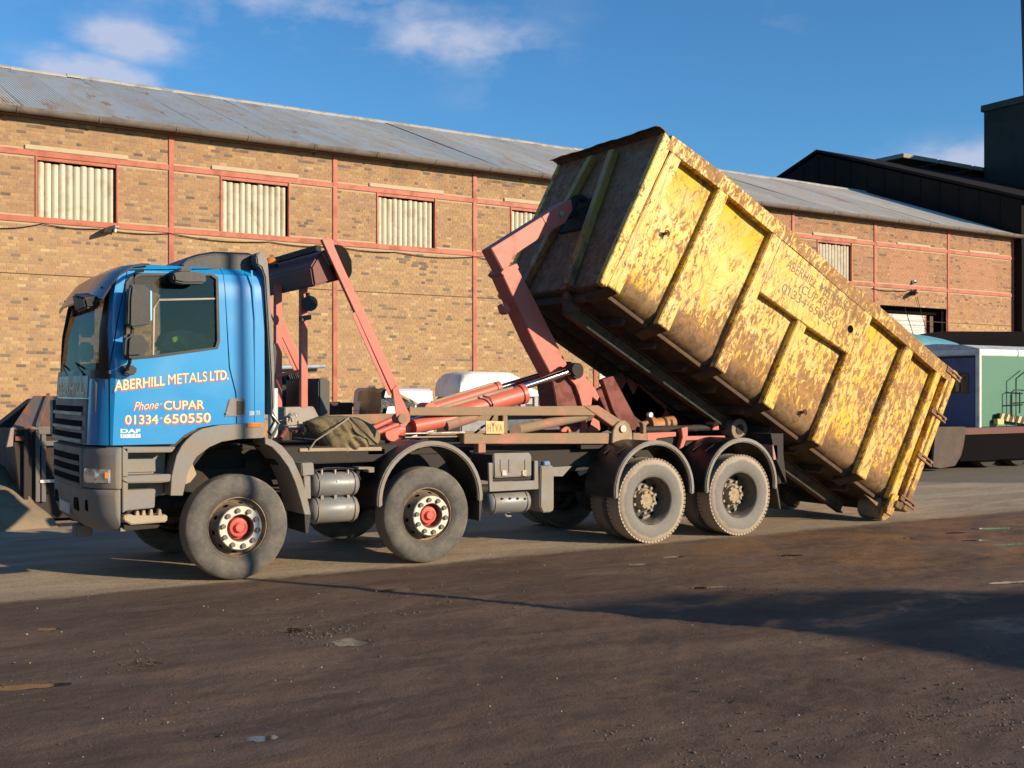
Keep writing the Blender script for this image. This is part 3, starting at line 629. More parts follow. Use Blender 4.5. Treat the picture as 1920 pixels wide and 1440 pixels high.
# downpipe with brackets at the far corner
dpo = MB().cyl((39.48, -0.12, 3.0), (39.48, -0.12, 8.2), 0.07).build('downpipe', grime('downpipe_red', (0.22, 0.035, 0.03), 0.5), shed)
b_ = MB(); b_.box(39.2, 39.78, -0.22, -0.01, 4.02, 4.16); b_.box(39.7, 40.5, -0.05, -0.01, 4.06, 4.12); b_.cyl((39.48, -0.12, 4.12), (39.48, -0.12, 4.3), 0.11); b_.build('pipe_bracket', BLACKP, dpo)
# wires clipped along the lower rail
def wire(pts, r=0.011):
    P = [Vector((u, -0.05, z)) for u, z in pts]; out = []
    for a, b in zip(P[:-1], P[1:]):
        for t in np.linspace(0, 1, 8, endpoint=False):
            p = a.lerp(b, t); p.z -= 0.10*math.sin(PI*t)*min(1, (b-a).length/3); out.append(p)
    out.append(P[-1]); return MB().tube(out, r, 6)
wire([(-2, 5.4), (0.0, 5.62), (0.9, 5.80), (2.2, 5.78), (3.9, 5.80), (6.5, 5.78), (8.4, 5.80), (10.2, 5.76), (12.8, 5.80), (15.5, 5.76), (17.2, 5.8)]).build('wall_cable', BLACKP, shed, angle=60)
wire([(30.3, 5.75), (31.6, 5.72), (32.6, 5.8), (32.9, 5.7)], 0.014).build('wall_cable', BLACKP, shed, angle=60)
for a, b in (((32.95, 5.55), (34.0, 3.2)), ((32.2, 5.1), (33.2, 3.2))): MB().tube([(a[0], -0.06, a[1]), (b[0], -0.02, b[1])], 0.012, 5).build('hanging_cable', BLACKP, shed)

def floodlight(u, z, s, label):
    t = thing('floodlight', label, 'floodlight', (W0[0]+WD[0]*u, W0[1]+WD[1]*u, 0), (0, 0, WANG), 'floodlights on the brick wall')
    MB().bar((0.12*s, -0.02, z+0.06), (0.05*s, -0.30, z-0.02), 0.03, 0.05).build('bracket', STEEL, t)
    h = MB(); h.add([(-0.34*s, -0.42, z-0.16*s), (-0.30*s, -0.42, z+0.0), (0.12*s, -0.2, z+0.18*s), (0.10*s, -0.2, z-0.06*s), (-0.30*s, -0.14, z-0.14*s), (-0.26*s, -0.14, z+0.02), (0.12*s, -0.06, z+0.18*s), (0.10*s, -0.06, z-0.04*s)],
          [(0,1,2,3),(4,7,6,5),(0,4,5,1),(2,6,7,3),(1,5,6,2),(0,3,7,4)]); h.build('lamp_housing', BLACKD, t, 0.01)
    MB().box(0.1*s, 0.28*s, -0.14, -0.05, z+0.10*s, z+0.16*s).build('cover_plate', GALV, t); MB().cyl((0.14*s, -0.12, z-0.06*s), (0.16*s, -0.12, z+0.06*s), 0.035*s).build('lamp_socket', WHITE, t)
floodlight(2.45, 5.76, 0.72, 'black floodlight under the leftmost boarded window of the brick shed')
floodlight(32.65, 5.68, 0.85, 'black floodlight above the white roller shutter door')
t = thing('security_sensor', 'small white sensor on the brick above the rail by the roller shutter', 'sensor', (W0[0]+WD[0]*32.75, W0[1]+WD[1]*32.75, 6.12), (0, 0, WANG))
MB().box(-0.07, 0.05, -0.14, -0.008, -0.07, 0.07).build('sensor_body', WHITE, t, 0.015); MB().cyl((-0.03, -0.2, -0.03), (-0.03, -0.14, -0.03), 0.035).build('sensor_lens', BLACKP, t)

# ================================================================ TALL SHED BEYOND, TOWER, NEIGHBOUR
tall = thing('tall_shed', 'taller black clad shed rising behind the right end of the brick shed roof', 'building', (W0[0]+WD[0]*39.4, W0[1]+WD[1]*39.4, 0), (0, 0, WANG))
MB().prismx([(-0.36, 0), (-0.36, 9.88), (10.7, 13.75), (22, 9.8), (22, 0)], 0.0, 30).build('end_wall', DARKCLAD, tall)
for k in range(22):
    ya = 0.14+k; MB().prismx([(ya-0.5, 8.0), (ya-0.5, 9.88+(ya-0.1)*0.35 if ya < 10.7 else 13.7-(ya-10.7)*0.35), (ya-0.46, 9.9+(ya-0.1)*0.35 if ya < 10.7 else 13.7-(ya-10.7)*0.35), (ya-0.46, 8.0)], -0.03, -0.002).build('cladding_rib', DARKCLAD, tall)
for k, (a, b) in enumerate(((-0.12, 14), (14, 30.3))):
    MB().prismx([(-0.75, 9.80), (10.7, 13.85), (10.7, 13.98), (-0.75, 9.93)], a, b-0.01).build('roof_slope', DARKCLAD if k == 0 else ROOF, tall)
MB().prismx([(22.6, 9.7), (10.7, 13.85), (10.7, 13.98), (22.6, 9.83)], -0.12, 30).build('rear_roof_slope', DARKCLAD, tall)
for k in range(8): MB().box(5.2+k*3, 8.0+k*3, 9.6, 11.8, 14.0, 14.22).build('ridge_vent', grime('vent_grey', (0.26, 0.24, 0.21), 0.7), tall, 0.02)
MB().box(0.35, 8, -0.62, -0.40, 8.55, 9.85).build('front_wall_panel', grime('ochre_panel', (0.45, 0.30, 0.12), 0.8), tall)
tp = CAM + ray(1845, 210)*62; 
tw = thing('tower', 'dark concrete tower standing behind the sheds', 'tower', (tp[0], tp[1]-13, 0))
tz = 1.864+(HY-210)/FPX*62
MB().box(0, 14, 0, 13, 0, tz).build('shaft', grime('dark_concrete', (0.040, 0.034, 0.028), 0.9, dirt=(0.02, 0.017, 0.014), amt=0.6, scale=0.4), tw)
MB().box(-0.12, 14.1, -0.1, 13.12, tz, tz+0.35).build('parapet', grime('parapet_concrete', (0.05, 0.05, 0.045), 0.9), tw)
for k in range(3): MB().box(1+k*3, 1.5+k*3, 2+3*k, 2.6+3*k, tz+0.352, tz+0.6).build('roof_vent', DARKCLAD, tw)
pp = CAM+ray(1926, 100)*78
t = thing('steel_mast', 'thin dark steel mast leaning beside the concrete tower at the right edge', 'mast', (pp[0], pp[1], 0))
a = CAM+ray(1921, 0)*78; b = CAM+ray(1926, 170)*78; d = (b-a)/(a[2]-b[2]); foot = b + d*b[2]; off = Vector((foot[0]-pp[0], foot[1]-pp[1], 0.0)); topp = a - d*3
MB().cyl(off, Vector((topp[0]-pp[0], topp[1]-pp[1], topp[2])), 0.27, 0.25, 14).build('mast_tube', grime('mast_steel', (0.03, 0.03, 0.045), 0.6), t); MB().box(off.x-0.3, off.x+0.3, off.y-0.3, off.y+0.3, 0, 0.12).build('base_plate', STEEL, t)

# the gabled shed behind the photographer whose shadow lies on the yard
def SN(s, n, z): d = -SH; q = np.array([-d[1], d[0]]); return Vector((s*d[0]+n*q[0], s*d[1]+n*q[1], z))
tanE = math.tan(SUN_EL)
_d = -SH; _q = np.array([-_d[1], _d[0]])
def sn_of(px, py): g = G(px, py); return float(g[0]*_d[0]+g[1]*_d[1]), float(g[0]*_q[0]+g[1]*_q[1])
nb_ = thing('gabled_shed', 'gabled steel shed standing outside the picture, casting the dark shadow on the yard', 'building')
sA, nA = sn_of(1030, 1137); S0 = sA + 8.0/tanE
prof = []
for (px, py) in [(1920, 1112), (1650, 1104), (1250, 1112), (1030, 1137), (1400, 1163), (1920, 1252)]:
    s_, n_ = sn_of(px, py); prof.append((n_, (S0-s_)*tanE))
prof = [(prof[0][0]+2.5, 0), (prof[0][0]+2.5, prof[0][1]-1.6)] + prof + [(prof[-1][0]-1.2, prof[-1][1]-2.6), (prof[-1][0]-1.2, 0)]
gm = MB(); n = len(prof); vs = [SN(S0, a, b) for a, b in prof] + [SN(S0+14, a, b) for a, b in prof]
gm.add(vs, [tuple(range(n)), tuple(range(2*n-1, n-1, -1))] + [(i, (i+1) % n, (i+1) % n+n, i+n) for i in range(n)])
gm.build('shell', grime('grey_sheeting', (0.16, 0.15, 0.14), 0.8), nb_)
lpn = G(960, 1130); lpd = np.array([0.54, -0.842]); lpb = lpn[:2] + lpd*6.4
lp = thing('light_pole', 'slim steel light pole standing outside the picture, casting the thin shadow across the yard', 'pole', (lpb[0], lpb[1], 0))
MB().cyl((0, 0, 0.02), (0, 0, 6.9), 0.055, 0.042, 14).build('pole_tube', GALV, lp); MB().cyl((0, 0, 0), (0, 0, 0.6), 0.085, n=14).build('pole_base', GALV, lp); MB().bar((0, 0, 6.9), (0.5, -0.8, 7.0), 0.16, 0.09).build('lamp_head', GREYM, lp, 0.02)
dr_ = MB(); q0 = SN(S0-0.05, nA-0.2, 0); dr_.add([SN(S0-0.04, -2.6, 0), SN(S0-0.04, -0.6, 0), SN(S0-0.04, -0.6, 3.2), SN(S0-0.04, -2.6, 3.2)], [(0, 1, 2, 3)]); dr_.build('door', GIRT, nb_)

# unseen brick store, added to darken the lorry nose reflections and block sky fill
ls = thing('unseen_brick_store', 'unseen dark brick store added beyond the lorry nose to darken its reflections', 'building', (-13, 2, 0))
MB().box(-8, 0, -17, 13, 0, 6.8).build('wall', grime('dark_store_brick', (0.11, 0.075, 0.05), 0.9, scale=2), ls); MB().prism([(-8.3, 6.802), (0.3, 6.802), (-4, 9.4)], -17.2, 13.2).build('roof', DARKCLAD, ls)
for k in range(4): MB().box(0.002, 0.05, -13+k*6.5, -10.5+k*6.5, 1.2, 3.6).build('window', GLASSD, ls)
# ================================================================ LORRY
lorry = thing('tipper_lorry', 'blue eight-wheel hooklift lorry raising a yellow skip, lettered with a metals firm name', 'lorry')
AX = [0.02, 2.12, 5.22, 6.66]
def P(name, pts, y0, y1, m, parent=None, bevel=0.006, ref=None, **k):
    """an outline read off the photograph at depth ref, built as a solid from y0 to y1"""
    r = y0 if ref is None else ref
    return MB().prism([N(x, y, r) for x, y in pts], y0, y1).build(name, m, parent or lorry, bevel, **k)

# ---- cab shell: stacked rings, bowed front face with rounded corners
YC, HW = 1.25, 1.15
def xfront(z):
    return float(np.interp(z, [0.5, 0.62, 0.95, 1.33, 1.6, 2.0, 2.45, 2.75, 2.9, 2.97, 3.03, 3.09], [-1.31, -1.335, -1.36, -1.365, -1.355, -1.335, -1.275, -1.20, -1.145, -1.10, -1.04, -0.93]))
def coff(z): return float(np.interp(z, [2.0, 2.9], [1.0, 0.12]))
def ring(z, ins=0.0, xr=0.32, pz=0.0):
    tum = float(np.interp(z, [2.0, 2.9, 3.03, 3.10], [0, 0.015, 0.05, 0.15])); hw = HW-tum-ins; xf = xfront(z)+ins; pts = []
    ny = 28; t = np.linspace(-1, 1, ny)
    t = np.sign(t)*(1-(1-np.abs(t))**1.8)
    side = [(xr-ins, YC-hw)]+[(x, YC-hw) for x in np.linspace(xr-ins-0.03, xf+0.22*coff(z)+0.015, 8)]
    fr = [(xf+(0.04*abs(q)**2+0.17*abs(q)**9)*coff(z), YC+hw*q) for q in t]
    side2 = [(x, YC+hw) for x in np.linspace(xf+0.22*coff(z)+0.015, xr-ins-0.03, 8)]+[(xr-ins, YC+hw)]
    return [(x, y, z) for x, y in side+fr+side2]
def loft(zs, ins=0.0, xr=0.32, zlo=None, zhi=None):
    rs = [ring(z, ins, xr) for z in zs]
    if ins: rs[0] = [(x, y, zs[0]) for x, y, _ in rs[0]]
    n = len(rs[0]); vs = [p for r in rs for p in r]; fs = [tuple(range(n)), tuple(range(len(rs)*n-1, len(rs)*n-n-1, -1))]
    for i in range(len(rs)-1): fs += [(i*n+k, i*n+(k+1) % n, (i+1)*n+(k+1) % n, (i+1)*n+k) for k in range(n)]
    return MB().add(vs, fs)
ZS = [1.355, 1.5, 1.62, 1.7, 1.85, 2.0, 2.15, 2.3, 2.45, 2.6, 2.75, 2.9, 2.97, 3.02, 3.06, 3.09]
outer = loft(ZS).mesh('cab'); inner = loft([1.40, 1.6, 1.85, 2.0, 2.2, 2.45, 2.7, 2.9, 2.99], 0.045, 0.30).mesh('cab_in')
shell = boolean(outer, inner, 'DIFFERENCE')
# openings
win_px = [(232, 655), (237, 532), (245, 520), (262, 513), (398, 514), (408, 521), (411, 640), (407, 653), (290, 669), (237, 674)]
wpts = [N(x, y, 0.1) for x, y in win_px]
side_cut = MB().prism(wpts, -0.2, 2.7).mesh('c')
zs = lambda q: q
ws_poly = [(2.05, 0.24), (2.05, 2.26), (2.92, 2.20), (2.92, 0.30)]
def wscut(y_in=0.0): 
    return MB().prismx([(0.20-y_in, 2.04), (2.30+y_in, 2.04), (2.24, 2.93), (0.26, 2.93)], -2.2, -0.85).mesh('c')
arch_cut = MB().prism([N(*p, 0.1) for p in [(322, 836), (326, 834), (346, 815), (372, 802), (400, 797), (430, 795), (500, 793), (505, 850), (322, 850)]], -0.3, 2.8).mesh('c')
shell = boolean(shell, arch_cut, 'DIFFERENCE')
door_px = [(207, 838), (208, 690), (222, 600), (241, 507), (420, 503), (429, 690), (441, 738), (443, 799), (400, 799), (372, 804), (346, 817), (330, 832), (322, 838)]
def off(pts, d):
    c = np.mean(pts, 0); return [tuple(c+(np.array(p)-c)*(1+d/np.linalg.norm(np.array(p)-c))) for p in pts]
dp = [N(x, y, 0.1) for x, y in door_px]
near_d = MB().prism(dp, -0.1, 0.30).mesh('c'); near_big = MB().prism(off(dp, 0.013), -0.1, 0.30).mesh('c')
door = boolean(shell.copy(), near_d, 'INTERSECT'); door = boolean(door, side_cut.copy(), 'DIFFERENCE')
far_d = MB().prism(dp, 2.2, 2.6).mesh('c'); far_big = MB().prism(off(dp, 0.013), 2.2, 2.6).mesh('c')
doorf = boolean(shell.copy(), far_d, 'INTERSECT'); doorf = boolean(doorf, side_cut.copy(), 'DIFFERENCE')
body = boolean(shell, near_big, 'DIFFERENCE'); body = boolean(body, far_big, 'DIFFERENCE'); body = boolean(body, wscut(), 'DIFFERENCE')
# seam behind the door and the taller rear quarter
seam = MB().prism([N(*p, 0.1) for p in [(424, 500), (427, 500), (433, 690), (431, 690)]], 0.05, 0.112).mesh('c')
def setmat(me, m): me.materials.clear(); me.materials.append(m); [setattr(p, 'material_index', 0) for p in me.polygons]; return me
cab = link('cab', setmat(body, BLUE), lorry, angle=30)
dr = link('door', setmat(door, BLUE), lorry, angle=30); dr2 = link('door', setmat(doorf, BLUE), lorry, angle=30)
# shutline backing (a dark rubber seal deep in the gap)
MB().prism(off(dp, 0.03), 0.135, 0.14).build('c_tmp', BLACKP)  # replaced below
bpy.data.objects.remove(bpy.data.objects['c_tmp'])
seal = boolean(boolean(MB().prism([(x, min(z, 2.97)) for x, z in off(dp, 0.04)], 0.165, 0.18).mesh('s'), MB().prism(off(dp, -0.05), 0.0, 0.3).mesh('s2'), 'DIFFERENCE'), side_cut.copy(), 'DIFFERENCE')
link('door_seal', setmat(seal, BLACKP), cab)
# dark trim inside the cab
lin = boolean(loft([1.41, 1.6, 1.85, 2.0, 2.2, 2.45, 2.7, 2.9, 2.98], 0.048, 0.30).mesh('l'), loft([1.43, 1.6, 1.85, 2.0, 2.2, 2.45, 2.7, 2.9, 2.965], 0.060, 0.29).mesh('l2'), 'DIFFERENCE')
lin = boolean(boolean(lin, wscut(), 'DIFFERENCE'), side_cut.copy(), 'DIFFERENCE'); link('cab_lining', setmat(lin, grime('cab_lining_grey', (0.07, 0.065, 0.06), 0.9)), cab)
# glass
gshell = boolean(loft([1.5, 1.85, 2.0, 2.15, 2.3, 2.45, 2.6, 2.75, 2.9, 2.96], 0.018, 0.31).mesh('g'), loft([1.45, 1.85, 2.0, 2.15, 2.3, 2.45, 2.6, 2.75, 2.9, 2.98], 0.024, 0.31).mesh('g2'), 'DIFFERENCE')
ws = boolean(gshell.copy(), wscut(0.01), 'INTERSECT'); link('windscreen', setmat(ws, WSGLASS), lorry, angle=60)
# black surround of the windscreen
wsf = boolean(loft([1.98, 2.15, 2.3, 2.45, 2.6, 2.75, 2.9, 2.985], -0.006, 0.3).mesh('f'), loft([1.9, 2.15, 2.3, 2.45, 2.6, 2.75, 2.9, 3.0], 0.03, 0.3).mesh('f2'), 'DIFFERENCE')
wsf = boolean(wsf, MB().prismx([(0.13, 1.985), (2.37, 1.985), (2.31, 2.98), (0.19, 2.98)], -2.2, -0.96).mesh('c'), 'INTERSECT')
wsf = boolean(wsf, MB().prismx([(0.24, 2.07), (2.26, 2.07), (2.20, 2.90), (0.30, 2.90)], -2.2, -0.8).mesh('c'), 'DIFFERENCE')
link('windscreen_frame', setmat(wsf, BLACKP), lorry, angle=40)
MB().prism([(x, z) for x, z in off(wpts, 0.0)], 0.134, 0.139).build('side_window', GLASS, dr)
MB().prism([(x, z) for x, z in off(wpts, 0.0)], 2.367, 2.372).build('side_window', GLASS, dr2)
# sliding pane frame inside the side window
fr_px = [(287, 672), (289, 578), (298, 562), (410, 560)]
MB().tube([Vector((N(x, y, 0.12)[0], 0.122, N(x, y, 0.12)[1])) for x, y in fr_px], 0.010, 8).build('pane_frame', grime('pane_frame_grey', (0.42, 0.38, 0.32), 0.5), dr, angle=60)
rim_m = boolean(MB().prism(off(wpts, 0.008), 0.094, 0.13).mesh('w'), MB().prism(off(wpts, -0.022), 0.0, 0.3).mesh('w2'), 'DIFFERENCE'); link('window_seal', setmat(rim_m, BLACKP), dr)
# interior
MB().box(-1.28, -0.98, 0.2, 2.3, 1.62, 2.02).build('dashboard', BLACKP, cab, 0.05)
for y in (0.35, 1.6):
    s = MB(); s.box(-0.62, -0.08, y, y+0.52, 1.78, 1.95); s.build('seat', grime('seat_cloth', (0.03, 0.03, 0.035), 0.9), cab, 0.04)
    s = MB(); s.prism([(-0.16, 1.9), (-0.02, 1.9), (0.10, 2.58), (0.0, 2.60)], y+0.02, y+0.5); s.build('seat_back', grime('seat_cloth', (0.03, 0.03, 0.035), 0.9), cab, 0.04)
swl = MB(); cpt = Vector((-0.78, 1.86, 2.10)); swl.tube([cpt+Vector((0.17*math.cos(a)*0.75, 0.22*math.sin(a), 0.17*math.cos(a)*0.75)) for a in np.linspace(0, 2*PI, 25)], 0.016, 8); swl.cyl(cpt, cpt+Vector((-0.25, 0, -0.22)), 0.03); swl.build('steering_wheel', BLACKP, cab, angle=60)
hv = MB(); n = 9
for i in range(n):
    for j in range(5):
        pass
MB().prism([N(*p, 0.6) for p in [(305, 655), (309, 634), (322, 622), (345, 617), (372, 624), (398, 627), (404, 655)]], 0.62, 1.05).build('coat', grime('pale_coat', (0.34, 0.35, 0.35), 0.9, scale=6), cab, 0.04)
MB().prism([N(*p, 0.55) for p in [(320, 636), (328, 630), (340, 630), (350, 640), (355, 655), (346, 655), (340, 644), (330, 640), (324, 644)]], 0.52, 0.60).build('work_vest', grime('lime_cloth', (0.22, 0.42, 0.04), 0.8, amt=0.2), cab, 0.01)
MB().box(-0.2, 0.28, 0.2, 2.3, 1.45, 1.60).build('bunk_base', BLACKP, cab)
# ---- front face below the windscreen
def facepatch(name, y0, y1, z0, z1, out_, m, parent, t=0.03, nz=6, bevel=0.004):
    """panel that follows the bowed front of the cab"""
    ny = 14; vs = []; fs = []
    for d in (out_, out_-t):
        for i in range(nz+1):
            z = z0+(z1-z0)*i/nz
            for j in range(ny+1):
                y = y0+(y1-y0)*j/ny; q = (y-YC)/HW; q = max(-1, min(1, q)); x = xfront(z)+0.04*q*q+0.17*abs(q)**9 - d
                vs.append((x, y, z))
    M_ = (nz+1)*(ny+1)
    for i in range(nz):
        for j in range(ny): a = i*(ny+1)+j; fs += [(a, a+1, a+ny+2, a+ny+1), (a+M_, a+M_+ny+1, a+M_+ny+2, a+M_+1)]
    for j in range(ny):
        a, b = j, nz*(ny+1)+j; fs += [(a, a+M_, a+M_+1, a+1), (b, b+1, b+M_+1, b+M_)]
    for i in range(nz):
        a, b = i*(ny+1), i*(ny+1)+ny; fs += [(a, a+ny+1, a+ny+1+M_, a+M_), (b, b+M_, b+M_+ny+1, b+ny+1)]
    return MB().add(vs, fs).build(name, m, parent, bevel, 40)
FGREY = grime('cab_front_grey_blue', (0.17, 0.175, 0.185), 0.4, dirt=(0.15, 0.12, 0.10), amt=0.5, scale=1.5, bmp=0.0, coat=0.1)
fp = facepatch('front_panel', 0.42, 2.08, 1.80, 2.02, 0.008, FGREY, lorry)
for k, (a, b, m_) in enumerate(((0.62, 1.02, (0.45, 0.22, 0.10)), (1.12, 1.20, (0.55, 0.48, 0.38)), (1.3, 1.75, (0.36, 0.13, 0.08)))):
    pass
ug = facepatch('upper_grille', 0.42, 2.08, 1.36, 1.79, 0.012, GREYP, lorry, 0.05)
for k, z in enumerate((1.70, 1.56, 1.44)):
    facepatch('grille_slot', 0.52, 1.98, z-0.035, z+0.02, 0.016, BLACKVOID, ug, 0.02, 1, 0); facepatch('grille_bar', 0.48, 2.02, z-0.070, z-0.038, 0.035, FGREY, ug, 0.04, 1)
lg = facepatch('lower_grille', 0.50, 2.0, 0.93, 1.32, 0.022, GREYP, lorry, 0.06)
for k in range(3):
    z = 1.25-0.105*k; facepatch('grille_slot', 0.56, 1.94, z-0.06, z, 0.026, BLACKVOID, lg, 0.02, 1, 0); facepatch('grille_bar', 0.55, 1.95, z-0.076, z-0.061, 0.045, GREYP, lg, 0.04, 1)
# wind deflector wing standing out at the far corner
MB().prismz([(-1.345, 2.14), (-1.355, 2.28), (-1.29, 2.42), (-1.20, 2.40), (-1.24, 2.12)], 1.36, 1.80).build('corner_wing', BLACKP, lorry, 0.03)
# headlamp surrounds and bumper, wrapping the near and far corners
def corner_ring(z, grow, xr):
    xf = xfront(z)-grow; hw = HW+0.03; t = np.linspace(-1, 1, 33); t = np.sign(t)*(1-(1-np.abs(t))**1.8)
    return [(xr, YC-hw, z)]+[(xf+0.05*abs(q)**2+0.20*abs(q)**8, YC+hw*q, z) for q in t]+[(xr, YC+hw, z)]
def wrap(zs, grow, xr, name, m, bev=0.012):
    rs = [corner_ring(z, g, x) for z, g, x in zip(zs, grow, xr)]; n = len(rs[0]); vs = [p for r in rs for p in r]
    fs = [tuple(range(n)), tuple(range(len(rs)*n-1, len(rs)*n-n-1, -1))]
    for i in range(len(rs)-1): fs += [(i*n+k, i*n+(k+1) % n, (i+1)*n+(k+1) % n, (i+1)*n+k) for k in range(n)]
    return MB().add(vs, fs).build(name, m, lorry, bev, 45)
mid = wrap([0.945, 1.0, 1.25, 1.315, 1.335], [0.01, 0.015, 0.012, 0.0, -0.03], [-1.08]*5, 'lamp_panel', GREYP)
bmp_ = wrap([0.545, 0.58, 0.70, 0.88, 0.925, 0.938], [-0.03, 0.005, 0.03, 0.03, 0.02, 0.0], [-1.09]*6, 'bumper', GREYP)
def onface(y, z, grow=0.0): q = (y-YC)/(HW+0.03); return xfront(z)-grow+0.05*q*q+0.20*abs(q)**8
for side in (0, 1):
    ys = [0.108, 0.16, 0.24, 0.33, 0.42]; ys = ys if not side else [2.5-y for y in ys][::-1]
    z0, z1 = 0.995, 1.130; vs = []; 
    for d in (0.022, -0.03):
        for z in (z0, (z0+z1)/2, z1):
            for y in ys: vs.append((onface(y, z, d+(0.010 if z == (z0+z1)/2 and d > 0 else 0)), y, z))
    fs = []
    for l in (0, 15):
        for i in range(2):
            for j in range(4): a = l+i*5+j; fs.append((a, a+1, a+6, a+5))
    for j in range(4): fs += [(j, j+1, j+16, j+15), (10+j, 11+j, 26+j, 25+j)]
    for i in range(2): fs += [(i*5, i*5+5, i*5+20, i*5+15), (i*5+4, i*5+9, i*5+24, i*5+19)]
    hl = MB().add(vs, fs).build('headlight', LAMP, lorry, 0.006)
    cy = 0.24 if not side else 2.26
    MB().cyl((onface(cy, 1.07, 0.030), cy, 1.065), (onface(cy, 1.07, 0.02), cy, 1.065), 0.05, 0.04, 16).build('lamp_reflector', CHROME, hl)
    ay = 0.135 if not side else 2.365
    MB().box(onface(ay, 1.1, 0.034), onface(ay, 1.1, 0.0), ay-0.02, ay+0.02, 1.045, 1.10).build('indicator', AMBER, hl, 0.004)
for (y0, y1, z0, z1) in ((0.62, 0.84, 0.70, 0.84), (1.66, 1.88, 0.70, 0.84), (0.36, 0.44, 0.72, 0.84)):
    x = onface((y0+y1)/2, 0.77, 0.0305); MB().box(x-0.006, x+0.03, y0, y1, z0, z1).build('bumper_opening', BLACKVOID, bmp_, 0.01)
MB().box(onface(1.25, .7, .05), onface(1.25, .7, .03), 1.0, 1.5, 0.64, 0.75).build('number_plate', grime('plate_white', (0.6, 0.6, 0.56), 0.5), bmp_, 0.003)
MB().box(-1.36, -1.2, 0.78, 0.98, 0.43, 0.548).build('step_bracket', grime('under_grey', (0.16, 0.14, 0.12), 0.8), bmp_, 0.01)
# ---- steps between bumper and wheel arch
stp = MB(); 
stp.prism([N(*p, 0.10) for p in [(229, 838), (326, 838), (322, 850), (320, 893), (317, 930), (229, 962)]], 0.34, 0.36)
step = stp.build('step_panel', GREYP, lorry)
P('step_pillar', [(229, 840), (240, 840), (240, 955), (230, 962)], 0.10, 0.34, GREYP, step)
P('step_sill', [(229, 893), (322, 889), (320, 903), (300, 905), (238, 906), (229, 902)], 0.09, 0.34, GREYP, step, 0.01)
P('step_head', [(229, 838), (330, 838), (322, 848), (238, 849)], 0.10, 0.34, GREYP, step)
P('step_tread', [(230, 920), (240, 919), (292, 917), (291, 928), (290, 952), (230, 958)], 0.12, 0.34, GREYP, step, 0.008)
P('step_inner', [(238, 862), (300, 860), (301, 890), (239, 892)], 0.27, 0.335, GREYP, step, 0.02, ref=0.1)
tb = P('tow_tray', [(231, 968), (244, 963), (250, 967), (300, 967), (313, 965), (315, 972), (312, 979), (246, 984), (232, 976)], 0.16, 0.40, grime('dusty_steel', (0.38, 0.31, 0.22), 0.8), step, 0.01)
for x in (254, 266, 280, 296): P('tow_lug', [(x, 968), (x+8, 968), (x+6, 955), (x+2, 955)], 0.2, 0.28, grime('dusty_steel', (0.38, 0.31, 0.22), 0.8), tb, 0.004)
P('step_stay', [(232, 984), (300, 984), (296, 990), (232, 996)], 0.2, 0.42, BLACKD, tb)
# ---- wheel arches
def arch(name, outer_px, inner_px, y0, y1, m, ref=0.0, parent=None):
    pts = [N(*p, ref) for p in outer_px]+[N(*p, ref) for p in inner_px]
    return MB().prism(pts, y0, y1).build(name, m, parent or lorry, 0.004, 40)
fa = arch('front_mudguard', [(319, 929), (321, 893), (330, 855), (340, 836), (349, 825), (362, 813), (378, 804), (411, 797), (444, 795), (494, 794)],
     [(493, 821), (446, 823), (415, 828), (392, 838), (368, 856), (352, 884), (342, 929)], 0.085, 0.42, GREYP, 0.1)
ra = arch('rear_mudguard', [(497, 820), (513, 826), (529, 836), (549, 860), (565, 895), (576, 931), (583, 965)], [(571, 965), (563, 935), (553, 903), (541, 876), (525, 854), (510, 838), (497, 832)], 0.04, 0.60, GREYM, 0.04)
P('mud_flap', [(571, 965), (583, 965), (578, 1000), (573, 1000)], 0.06, 0.58, BLACKP, ra, 0.002)
P('arch_bracket', [(342, 868), (362, 864), (372, 890), (360, 905), (342, 912)], 0.36, 0.38, grime('dusty_steel', (0.38, 0.31, 0.22), 0.8), fa, 0.004, ref=0.3)
def roundarch(cx, cz, ro, a0, a1, name='mudguard', y0=-0.015, y1=0.62, lip=0.05):
    A = np.radians(np.linspace(a0, a1, 25)); o_ = [(cx-ro*math.cos(a), cz+ro*math.sin(a)) for a in A]; i_ = [(cx-(ro-0.018)*math.cos(a), cz+(ro-0.018)*math.sin(a)) for a in A[::-1]]
    g = MB().prism(o_+i_, y0+0.05, y1).build(name, BLACKP, lorry, 0, 40)
    i2 = [(cx-(ro-lip)*math.cos(a), cz+(ro-lip)*math.sin(a)) for a in A[::-1]]; o2 = [(cx-(ro+0.006)*math.cos(a), cz+(ro+0.006)*math.sin(a)) for a in A]
    MB().prism(o2+i2, y0, y0+0.055).build('mudguard_lip', GREYM, g, 0.012, 40); return g
m2 = roundarch(2.155, 0.685, 0.635, -4, 184)
MB().prism([(2.155+0.60, 0.64), (2.155+0.635, 0.64), (2.155+0.61, 0.42), (2.155+0.60, 0.42)], 0.0, 0.58).build('mud_flap', BLACKP, m2)
for cx in (5.24, 6.67):
    m = roundarch(cx, 0.64, 0.615, -6, 186)
    for y in (0.2, 0.45): MB().bar((cx-0.45, y, 1.09), (cx-0.30, y, 1.17), 0.02, 0.02).build('mudguard_stay', BLACKD, m)
MB().prism([(7.27, 0.60), (7.30, 0.60), (7.36, 0.30), (7.34, 0.30)], 0.0, 0.6).build('mud_flap', BLACKP, m)
# far side mudguards
for cx in (0.02, 2.155, 5.24, 6.67):
    A = np.radians(np.linspace(0, 180, 19)); MB().prism([(cx-0.62*math.cos(a), 0.66+0.62*math.sin(a)) for a in A]+[(cx-0.60*math.cos(a), 0.66+0.60*math.sin(a)) for a in A[::-1]], 1.9, 2.5).build('far_mudguard', BLACKP, lorry, 0, 40)
